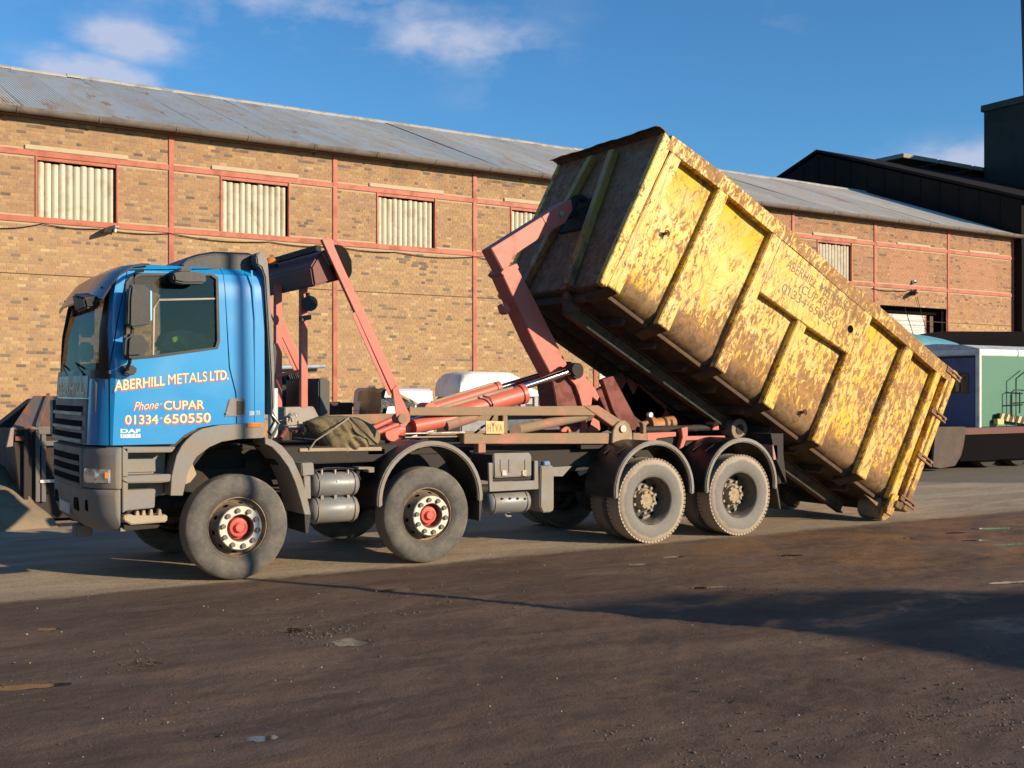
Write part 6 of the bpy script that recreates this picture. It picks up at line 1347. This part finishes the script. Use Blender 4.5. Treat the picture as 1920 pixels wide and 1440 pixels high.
# ================================================================ THINGS BEHIND THE LORRY
# white van with rounded roof
def van():
    y = 11.6; t = thing('white_topped_van', 'white topped van with dark blue lower body parked behind the lorry by the brick wall', 'van', tuple(V(920, 880, y)*Vector((1, 1, 0)).x*0+Vector((PY(920, 800, y)[0], y, 0))))
    ox = t.location.x; oy = y
    def T(px, py): a = N(px, py, y); return (a[0]-ox, a[1])
    roofp = [T(862, 730), T(864, 712), T(873, 701), T(892, 696), T(962, 698), T(980, 707), T(996, 725), T(1025, 738), T(1060, 742)]
    zb = T(900, 742)[1]; top = roofp+[(T(1060, 742)[0], zb-0.02), (T(862, 742)[0], zb-0.02)]
    n = len(top); lay = []
    for yy, sc_ in ((0.0, 0.78), (0.06, 0.93), (0.2, 1.0), (1.05, 1.0), (1.17, 0.94), (1.22, 0.85)): lay.append([(x, yy, zb-0.02+(z-zb+0.02)*sc_) for x, z in top])
    vs = [p for l in lay for p in l]; fs = [tuple(range(n)), tuple(range(len(lay)*n-1, len(lay)*n-n-1, -1))]
    for i in range(len(lay)-1): fs += [(i*n+k, i*n+(k+1) % n, (i+1)*n+(k+1) % n, (i+1)*n+k) for k in range(n)]
    MB().add(vs, fs).build('roof', WHITE, t, 0.01, 50)
    x0, x1 = T(864, 0)[0], T(1150, 0)[0]
    MB().box(x0, T(915, 0)[0], 0.0, 1.22, 0.35, zb-0.025).build('end_panel', grime('pale_grey_panel', (0.22, 0.23, 0.25), 0.5), t, 0.03)
    MB().box(T(915, 0)[0]+0.005, x1, 0.0, 1.22, 0.35, zb-0.025).build('body', grime('navy_body', (0.02, 0.035, 0.08), 0.35, coat=0.4), t, 0.03)
    for a, b, c, d, m in ((970, 1012, 745, 760, GLASSD), (1020, 1060, 745, 760, GLASSD)):
        p0 = T(a, d); p1 = T(b, c); MB().box(p0[0], p1[0], -0.012, 0.002, p0[1], p1[1]).build('window', m, t, 0.004)
    for a, b, c, d in ((975, 984, 753, 770), (985, 997, 747, 758), (1001, 1008, 744, 768), (955, 1060, 783, 785)):
        p0 = T(a, d); p1 = T(b, c); MB().box(p0[0], p1[0], -0.03, -0.014, p0[1], p1[1]).build('trim', grime('pale_trim', (0.32, 0.34, 0.34), 0.4), t, 0.003)
    p0 = T(975, 776); MB().box(p0[0], p0[0]+0.09, -0.04, 0.0, p0[1]-0.05, p0[1]+0.05).build('side_lamp', grime('blue_lamp', (0.1, 0.25, 0.5), 0.4), t, 0.01)
    p0 = T(955, 812); p1 = T(1060, 806); MB().box(p0[0], p1[0], -0.012, 0.0, p0[1], p1[1]).build('side_stripe', grime('green_stripe', (0.04, 0.28, 0.10), 0.5), t)
    MB().box(x0-0.006, x0, 0.02, 1.2, T(0, 730)[1], T(0, 729)[1]).build('shut_line', BLACKP, t)
    for x in (x0+0.6, x1-0.8):
        for yy in (0.0, 1.0): MB().lathe([(0.001, 0.03), (0.2, 0.03), (0.22, 0), (0.33, 0), (0.35, 0.04), (0.35, 0.2), (0.33, 0.23)], (x, yy-0.02, 0.35), 28).build('wheel', TYRE, t)
van()
# small grey van seen from behind
def smallvan():
    y = 11.9; bx0, _ = N(712, 800, y); t = thing('vehicle_cab', 'short grey vehicle cab with a brown tinted window, standing behind the lorry chassis', 'cab', (bx0, y, 0)); Z = lambda py: N(712, py, y)[1]
    g = grime('dull_grey_paint', (0.50, 0.51, 0.55), 0.4, amt=0.1, coat=0.2)
    MB().prismx([(0, 0.3), (0, Z(757)), (0.05, Z(738)), (0.12, Z(730)), (0.25, Z(727)), (1.25, Z(727)), (1.38, Z(730)), (1.44, Z(738)), (1.5, Z(757)), (1.5, 0.3)], 0, 1.35).build('body', g, t, 0.03)
    MB().prismx([(0.30, Z(753)), (0.33, Z(738)), (0.40, Z(733)), (1.06, Z(733)), (1.15, Z(738)), (1.20, Z(753))], -0.012, 0.002).build('window_seal', grime('brown_seal', (0.30, 0.20, 0.15), 0.6), t, 0.003)
    MB().prismx([(0.34, Z(752)), (0.37, Z(739)), (0.43, Z(734.5)), (1.03, Z(734.5)), (1.11, Z(739)), (1.15, Z(752))], -0.02, -0.013).build('rear_window', grime('brown_glass', (0.16, 0.11, 0.075), 0.15, amt=0.5, dirt=(0.3, 0.24, 0.17), scale=3), t, 0.003)
    MB().box(0.03, 1.3, -0.012, -0.001, Z(757), Z(733)).build('side_panel', WHITE, t)  # white panel paints in the sunlight on the grey cab's near side
    MB().box(-0.08, -0.001, 0.02, 1.48, 0.40, 0.60).build('bumper', BLACKP, t, 0.02); MB().box(-0.012, -0.001, 0.02, 1.48, Z(771)-0.01, Z(771)).build('tailgate_gap', BLACKP, t)
    for yy in (0.06, 1.38): MB().box(-0.015, 0.0, yy, yy+0.07, 0.9, 1.2).build('tail_light', REDL, t, 0.01)
    for x in (0.38, 1.0): 
        for yy in (0.0, 1.3): MB().lathe([(0.001, 0.03), (0.2, 0.03), (0.3, 0), (0.32, 0.2)], (x, yy, 0.32), 24).build('wheel', TYRE, t)
smallvan()
def bale():
    y = 11.0; x0, z0 = N(712, 800, y); t = thing('wrapped_pallet', 'pallet wrapped in torn black plastic with white sheets, beside the short grey cab', 'pallet', (x0+0.5, y, 0)); ox = t.location.x
    def T(px, py): a = N(px, py, y); return (a[0]-ox, a[1])
    MB().box(T(712, 0)[0], T(775, 0)[0], 0, 1.2, 0, 0.14).build('pallet', grime('pallet_wood', (0.3, 0.2, 0.11), 0.9), t, 0.01)
    r2 = random.Random(3); pts = [T(708, 790), T(713, 760), T(716, 735), T(722, 727), T(730, 727), T(737, 733), T(748, 735), T(760, 742), T(772, 750), T(782, 757), T(775, 790)]
    vs = []; n = len(pts); lay = []
    for q in range(7): lay.append([(x*(1-0.02*abs(q-3))+r2.uniform(-.03, .03), q*0.18+r2.uniform(-.05, .05), 0.14 if z < 1.35 and False else z+r2.uniform(-.03, .02)) for x, z in pts])
    vs = [p for l in lay for p in l]; fs = [tuple(range(n)), tuple(range(len(lay)*n-1, len(lay)*n-n-1, -1))]
    for i in range(len(lay)-1): fs += [(i*n+k, i*n+(k+1) % n, (i+1)*n+(k+1) % n, (i+1)*n+k) for k in range(n)]
    mb = MB().add(vs, fs); pw_ = mb.build('plastic_wrap', grime('black_film', (0.03, 0.035, 0.045), 0.18, bmp=0.8, scale=4), t, 0, 20)
    MB().box(T(712, 0)[0], T(775, 0)[0], 0.05, 1.1, 0.142, 1.4).build('load', BLACKD, t, 0.02)
    for a, b, c, d in ((718, 731, 727, 745), (720, 743, 762, 781)): p0 = T(a, d); p1 = T(b, c); MB().add([(p0[0], -0.07, p0[1]), (p1[0]-0.02, -0.09, p0[1]), (p1[0], -0.06, p1[1]), (p0[0]+0.05, -0.08, p1[1])], [(0, 1, 2, 3)]).build('white_sheet', WHITE, t)
    MB().tube([(T(744, 0)[0], 0.0, T(0, 738)[1]), (T(765, 0)[0], 0.0, T(0, 752)[1]), (T(785, 0)[0], 0.05, T(0, 764)[1])], 0.035, 6).build('loose_strap', grime('tan_strap', (0.4, 0.33, 0.2), 0.8), t)
bale()
y = 13.0; a0 = N(600, 790, y)[0]; a1 = N(662, 790, y)[0]
t = thing('rusty_barrier', 'low rusty steel barrier in front of the brick wall, behind the lorry oil tank', 'barrier', ((a0+a1)/2, y, 0)); hwid = (a1-a0)/2
RB = grime('brown_rust_panel', (0.055, 0.03, 0.02), 0.85, scale=3)
zt_ = N(640, 753, y)[1]
for k in range(6): MB().box(-hwid-1+k*(2*hwid+1)/6, -hwid-1+(k+1)*(2*hwid+1)/6-0.015, 0, 0.08, 0.05, zt_-0.02*(k % 2)).build('panel', RB, t, 0.006)
MB().box(-hwid-1, hwid, -0.04, -0.002, zt_-0.12, zt_-0.03).build('top_rail', RB, t, 0.006)
t = thing('pale_drainpipe', 'pale blue upright pipe on the brick wall just behind the cab', 'pipe', tuple(Vector(WN.tolist())*0.2+Vector((W0+WD*(WL(516, 700)[0])).tolist())*1.0)); t.location.z = 0
PBL = grime('pale_blue_pipe', (0.30, 0.37, 0.42), 0.5); zq = WL(516, 690)[1]
MB().cyl((0, 0, 0), (0, 0, zq), 0.07, n=14).build('pipe', PBL, t); MB().cyl((-0.3, 0, zq), (1.3, 0, zq+0.06), 0.055, n=14).build('pipe_arm', PBL, t)

# ---- left: dark skip and earth ramp
def K2():
    y = 6.2; bx_, _ = N(108, 980, y); t = thing('enclosed_skip', 'dark enclosed skip with a rust streaked sloping lid, left of the lorry cab', 'skip', (bx_-0.4, y, 0)); ox, oy = t.location.x, y
    def T(px, py, yy=0): a = N(px, py, y+yy); return (a[0]-ox, a[1])
    RL = None; m, nt_, b = newmat('rust_streaked_lid'); tcc = NN(nt_, 'ShaderNodeTexCoord').outputs['Object']
    c = mixc(nt_, ramp(nt_, noise(nt_, tcc, 1.0, 6, 0.6, 0.3, (7, 1.2, 0.8)), 0.40, 0.62), (0.13, 0.12, 0.11), (0.30, 0.12, 0.055)); lnk(nt_, c, b.inputs['Base Color']); b.inputs['Roughness'].default_value = 0.6; RL = m
    DG = grime('dark_skip_paint', (0.022, 0.017, 0.015), 0.7, dirt=(0.06, 0.028, 0.02), amt=0.6, scale=2)
    A = T(22, 801); B2 = T(110, 798); C = T(125, 733, 1.6); D_ = T(62, 742, 1.6)
    x0, x1, zr_ = A[0], B2[0]+0.9, A[1]
    zt2 = D_[1]; xb0, xb1 = D_[0], x1
    MB().add([(x0, 0, zr_), (x1, 0, zr_), (x1, 1.6, zt2), (xb0, 1.6, zt2), (x0, 0, zr_-0.04), (x1, 0, zr_-0.04), (x1, 1.6, zt2-0.04), (xb0, 1.6, zt2-0.04)], [(0,1,2,3),(7,6,5,4),(0,4,5,1),(1,5,6,2),(2,6,7,3),(3,7,4,0)]).build('lid', m, t, 0.006)
    for k in range(3):
        f_ = (0.22+k*0.3); MB().bar((x0+(x1-x0)*f_, -0.02, zr_+0.02), (xb0+(x1-xb0)*f_, 1.6, zt2+0.02), 0.05, 0.05).build('lid_rib', m, t, 0.006)
    MB().add([(x0, 0.02, zr_-0.045), (x1, 0.02, zr_-0.045), (x1, 2.2, zr_-0.045), (x0, 2.2, zr_-0.045), (x0+0.15, 0.02, 0.05), (x1, 0.02, 0.05), (x1, 2.2, 0.05), (x0+0.15, 2.2, 0.05)], [(0,1,2,3),(7,6,5,4),(0,4,5,1),(1,5,6,2),(2,6,7,3),(3,7,4,0)]).build('body', DG, t, 0.01)
    MB().add([(xb0, 1.605, zt2-0.05), (x1, 1.605, zt2-0.05), (x1, 2.2, zt2-0.05), (xb0, 2.2, zt2-0.05), (x0, 1.605, zr_-0.05), (x1, 1.605, zr_-0.05), (x1, 2.2, zr_-0.05), (x0, 2.2, zr_-0.05)], [(0,1,2,3),(7,6,5,4),(0,4,5,1),(1,5,6,2),(2,6,7,3),(3,7,4,0)]).build('rear_box', DG, t, 0.01)
    PG = grime('grey_rail_paint', (0.12, 0.12, 0.12), 0.5)
    xs_ = [T(p, 850)[0] for p in (48, 70, 81)]
    for x in xs_: MB().box(x-0.03, x+0.03, -0.05, 0.015, 0.3, zr_-0.05).build('side_post', PG if x != xs_[0] else DG, t, 0.006)
    for z in (zr_-0.07, T(0, 833)[1]): MB().box(xs_[1], x1, -0.065, -0.052, z-0.035, z+0.035).build('side_rail', PG, t, 0.006)
    for z in (T(0, 905)[1],): MB().box(xs_[1]+0.03, x1, -0.065, -0.052, z-0.02, z+0.02).build('side_rail', WHITE, t)
    MB().prism([T(10, 838), T(18, 802), T(24, 802), T(22, 836)], -0.12, -0.05).build('red_marker', grime('pale_marker', (0.28, 0.22, 0.2), 0.6), t, 0.004)
    MB().prism([T(28, 818), T(47, 818), T(47, 826), T(28, 826)], -0.04, 0.01).build('rust_patch', grime('orange_plate', (0.20, 0.06, 0.03), 0.7), t)
    for k in range(3): MB().box(x0+0.3+k*0.6, x0+0.42+k*0.6, -0.1, 2.3, 0.0, 0.05).build('skid', DG, t)
K2()
# ramp: a concrete slab sloping up out of the left of the picture
rt = [G(-60, 1006), G(60, 1003), G(112, 990)]
e0 = PY(112, 985, rt[2][1]+0.1); e1 = PY(40, 915, rt[2][1]+1.0); e2 = PY(0, 868, rt[2][1]+1.6)
RM = grime('dusty_ramp', (0.26, 0.205, 0.13), 0.95, dirt=(0.17, 0.135, 0.09), amt=0.8, scale=1.2, bmp=0.6)
nr = 16; vs = []
for i in range(nr+1):
    f_ = i/nr
    if f_ < 0.5: e = e0+(e1-e0)*(f_*2)
    else: e = e1+(e2-e1)*(f_*2-1)
    ee = e + (e2-e1)*0.0
    for j in range(nr+1):
        g_ = j/nr; x = e[0]-g_*3.2; z = e[2]*(1+0.9*g_*0.6)-0.0; yv = e[1]-g_*0.5*(1-f_)
        if i == 0: z = -0.05
        vs.append((x, yv+0.05*math.sin(j*1.3), max(-0.05, z+0.03*math.sin(j*0.9+i)*min(1, f_*3))))
fs = [(i*(nr+1)+j, i*(nr+1)+j+1, (i+1)*(nr+1)+j+1, (i+1)*(nr+1)+j) for i in range(nr) for j in range(nr)]
# skirt down to the ground on the right edge and at the back
b0 = len(vs)
for i in range(nr+1): x, yv, z = vs[i*(nr+1)]; vs.append((x+0.03, yv, -0.05))
fs += [(i*(nr+1), (i+1)*(nr+1), b0+i+1, b0+i) for i in range(nr)]
b1 = len(vs)
for j in range(nr+1): x, yv, z = vs[nr*(nr+1)+j]; vs.append((x, yv+0.03, -0.05))
fs += [(nr*(nr+1)+j, nr*(nr+1)+j+1, b1+j+1, b1+j) for j in range(nr)]
me = MB().add(vs, fs).mesh('ramp'); me.materials.append(RM); o = link('ramp', me, angle=180); o['kind'] = 'structure'; o['label'] = 'dusty concrete ramp rising at the left edge of the yard'

# ---- right: old carriage body, flatbed, ramps, canopy, tank
def right_side():
    y = 6.3
    fx, fz = N(1806, 812, y)
    t = thing('flatbed_trailer', 'black flatbed trailer with red deck edge standing at the right of the yard', 'trailer', (fx, y, 0)); ox = fx
    def T(px, py, yy=y): a = N(px, py, yy); return (a[0]-ox, a[1])
    zd = T(1860, 801)[1]; zl = T(1860, 812)[1]
    MB().box(-1.2, 8, 0.0, 2.5, zl, zd-0.01).build('deck', grime('deck_grey', (0.10, 0.09, 0.08), 0.8), t, 0.01)
    MB().box(-0.02, 8, -0.03, -0.002, zl-0.02, zd-0.005).build('deck_edge', grime('red_deck_edge', (0.11, 0.016, 0.014), 0.6, scale=3), t, 0.004)
    MB().box(-0.1, 8, 0.02, 2.4, 0.20, zl-0.022).build('deck_shade_box', BLACKVOID, t, 0.01)  # near-black box stands in for the shade under the deck
    MB().prism([T(1750, 800), T(1806, 800), T(1806, 815), T(1803, 835), T(1798, 855), T(1787, 873), T(1760, 878), T(1745, 875)], -0.06, 0.0).build('mud_sheet', grime('grey_brown_flap', (0.075, 0.055, 0.043), 0.85), t, 0.006)
    for x in (1.2, 2.4, 5.5):
        for yy in (0.1, 2.15): MB().lathe([(0.001, 0.04), (0.25, 0.05), (0.28, 0), (0.45, 0), (0.48, 0.05), (0.48, 0.28)], (x, yy+0.1, 0.48), 28).build('wheel', BLACKD, t)
    for k in range(2): MB().box(0.55+k*2.9, 1.1+k*2.9, 0.05, 0.12, 0.2, 0.32).build('pale_chock', grime('pale_chock_paint', (0.35, 0.33, 0.27), 0.7), t, 0.01)
    # carriage body on the ground behind the trailer
    yc = y+0.3; cx, cz = N(1836, 795, yc)
    c = thing('carriage_body', 'old carriage body with green side, navy end and white corner trim', 'carriage', (cx, yc, 0)); ox2 = cx
    def U(px, py): a = N(px, py, yc); return (a[0]-ox2, a[1])
    zt = U(1860, 667)[1]; zb = zd; L_ = 6
    GRN_ = grime('green_panel', (0.045, 0.17, 0.105), 0.5, scale=1.5, dirt=(0.07, 0.2, 0.14), amt=0.6, bmp=0.05)
    MB().box(0.06, L_, 0.0, 0.08, zb, zt).build('side_panel', GRN_, c, 0.004)
    rp = [(-0.0, zt), (-0.0, zt+0.02)]
    ztt = U(1860, 655)[1]; MB().box(0.02, 1.5, -0.02, 2.6, zt+0.002, ztt).build('roof_edge', WHITE, c, 0.02); MB().box(1.51, L_, -0.02, 2.6, zt+0.002, ztt).build('roof_edge', WHITE, c, 0.02)
    MB().prismx([(0.0, ztt+0.002), (0.5, ztt+0.12), (1.3, ztt+0.17), (2.1, ztt+0.12), (2.6, ztt+0.002)], 0.05, L_).build('roof', grime('pale_roof', (0.55, 0.6, 0.6), 0.6), c, 0.01)
    MB().box(-0.03, 0.055, -0.03, 0.09, zb-0.02, ztt).build('corner_trim', grime('cream_trim', (0.72, 0.72, 0.62), 0.5), c, 0.01)
    NV = grime('navy_panel', (0.025, 0.085, 0.20), 0.4, scale=1.5, dirt=(0.03, 0.07, 0.12), amt=0.6)
    e = MB(); 
    zw0, zw1 = U(1836, 737)[1], U(1836, 699)[1]; e.box(-0.03, 0.03, 0.10, 0.30, zb, zt-0.05); e.box(-0.03, 0.03, 0.30, 2.5, zb, zw0); e.box(-0.03, 0.03, 0.30, 2.5, zw1, zt-0.05); e.box(-0.03, 0.03, 1.30, 2.5, zw0, zw1)
    e.build('end_panel', NV, c, 0)
    wf_ = MB(); wf_.box(-0.05, 0.0, 0.28, 0.33, zw0, zw1); wf_.box(-0.05, 0.0, 1.27, 1.32, zw0, zw1); wf_.box(-0.05, 0.0, 0.33, 1.27, zw1-0.04, zw1); wf_.box(-0.05, 0.0, 0.33, 1.27, zw0, zw0+0.04); wfo = wf_.build('end_window', grime('brown_frame', (0.12, 0.07, 0.045), 0.7), c, 0.006)
    MB().box(-0.02, -0.012, 0.33, 1.27, zw0+0.04, zw1-0.04).build('pane', GLASSD, wfo); MB().box(-0.06, -0.02, 0.54, 0.62, zw0+0.04, zw1-0.04).build('mullion', grime('tan_mullion', (0.45, 0.33, 0.16), 0.7), wfo)
    MB().box(0.04, 0.4, 0.2, 2.4, zb+0.1, zt-0.1).build('inside', grime('dim_interior', (0.05, 0.035, 0.03), 0.9), c)
    MB().box(-0.05, 0.03, 0.1, 2.5, zt-0.048, zt-0.0).build('end_rail', BLACKD, c)
    MB().box(0.1, L_, 0.2, 2.4, 0.0, zb-0.002).build('underframe', BLACKD, c)
    # loading ramps on the deck
    rmp = thing('loading_ramp', 'black and yellow striped loading ramp lying on the red edged trailer deck', 'ramp', tuple(V(1869, 796, y+0.2)))
    o_ = rmp.location; zz0 = N(1869, 790, y+0.2)
    BY = MB(); a = V(1871, 781, y+0.2)-o_; b = V(1935, 791, y+0.2)-o_
    bd_ = MB().bar(a, b, 0.10, 0.17, (0, 0, 1)).build('ramp_beam', BLACKP, rmp, 0.006)
    for k in range(6):
        f0 = (k+0.2)/6; p0 = a+(b-a)*f0; p1 = a+(b-a)*(f0+0.07); dn = Vector((0, -0.055, 0)); MB().add([p0+dn+Vector((0.06, 0, 0.08)), p1+dn+Vector((0.06, 0, 0.08)), p1+dn+Vector((-0.03, 0, -0.08)), p0+dn+Vector((-0.03, 0, -0.08))], [(0, 1, 2, 3)]).build('hazard_stripe', grime('hazard_yellow', (0.62, 0.48, 0.16), 0.5), bd_)
    MB().box(-0.05, 0.2, -0.06, 0.06, 0.0, 0.14).build('ramp_foot', grime('hazard_yellow', (0.62, 0.48, 0.16), 0.5), rmp, 0.006)
    rl = thing('hand_rail', 'thin dark handrail frame in front of the green carriage side', 'railing', tuple(V(1897, 800, y+0.12))); o_ = rl.location
    rr = MB()
    for pts in ([(1905, 800), (1905, 710), (1930, 690)], [(1897, 780), (1897, 735), (1903, 731), (1935, 733)], [(1897, 756), (1935, 754)], [(1912, 735), (1912, 775)]): rr.tube([V(a_, b_, y+0.12)-o_ for a_, b_ in pts], 0.018, 6)
    rr.build('rail_frame', BLACKP, rl, angle=60)
    # open sided canopy behind
    yc2 = 11.5; x0, z0 = N(1775, 642, yc2); x1, z1 = N(1960, 640, yc2)
    cn = thing('lean_to_canopy', 'low black canopy roof between the carriage body and the brick wall', 'canopy', (x0, yc2, 0))
    za, zb_ = N(1775, 643, yc2)[1], N(1780, 664, yc2)[1]; zc_ = N(1960, 622, yc2)[1]
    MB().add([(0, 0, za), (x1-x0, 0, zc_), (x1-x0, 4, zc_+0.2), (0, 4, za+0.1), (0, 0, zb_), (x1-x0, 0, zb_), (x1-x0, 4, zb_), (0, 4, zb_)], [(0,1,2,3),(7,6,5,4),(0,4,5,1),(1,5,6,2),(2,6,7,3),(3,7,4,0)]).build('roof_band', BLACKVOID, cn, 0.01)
    for x in (0.1, x1-x0-0.2): 
        for yy in (0.1, 3.8): MB().box(x, x+0.12, yy, yy+0.12, 0, zb_).build('post', BLACKD, cn)
    for k in range(2): MB().box(1.0+k*1.6, 2.2+k*1.6, -0.03, -0.001, zb_+0.10, zb_+0.22).build('worn_sign', grime('dim_grey', (0.09, 0.08, 0.08), 0.8, scale=7, amt=1, dirt=(0.02, 0.02, 0.02)), cn)
    # teal tank
    yt = 9.6; xc, _ = N(1708, 640, yt); tk = thing('teal_tank', 'rounded pale teal tank top standing behind the rear of the yellow skip', 'tank', (xc, yt+1.4, 0))
    ztop = N(1722, 622, yt+1.0)[1]; zed = N(1722, 662, yt)[1]; rx = N(1830, 662, yt+1)[0]-xc; vs = []; nn = 32
    for i, (rf, zf) in enumerate([(math.cos(a_), math.sin(a_)) for a_ in np.linspace(0, PI/2-0.02, 9)]): vs += [(rx*rf*math.cos(2*PI*k/nn), 1.4*rf*math.sin(2*PI*k/nn), zed+(ztop-zed)*zf*1.0) for k in range(nn)]
    MB().add(vs, [(i*nn+k, i*nn+(k+1) % nn, (i+1)*nn+(k+1) % nn, (i+1)*nn+k) for i in range(8) for k in range(nn)]+[tuple(range(8*nn, 9*nn))]).build('domed_lid', grime('teal_paint', (0.10, 0.30, 0.36), 0.5, scale=2, dirt=(0.16, 0.33, 0.36), amt=0.5), tk, angle=60)
    MB().add([(rx*0.98*math.cos(2*PI*k/nn), 1.37*math.sin(2*PI*k/nn), z) for z in (0.0, zed-0.01) for k in range(nn)], [(k, (k+1) % nn, (k+1) % nn+nn, k+nn) for k in range(nn)]+[tuple(range(nn, 2*nn))]).build('tank_body', grime('teal_paint', (0.10, 0.30, 0.36)), tk, angle=60)
right_side()
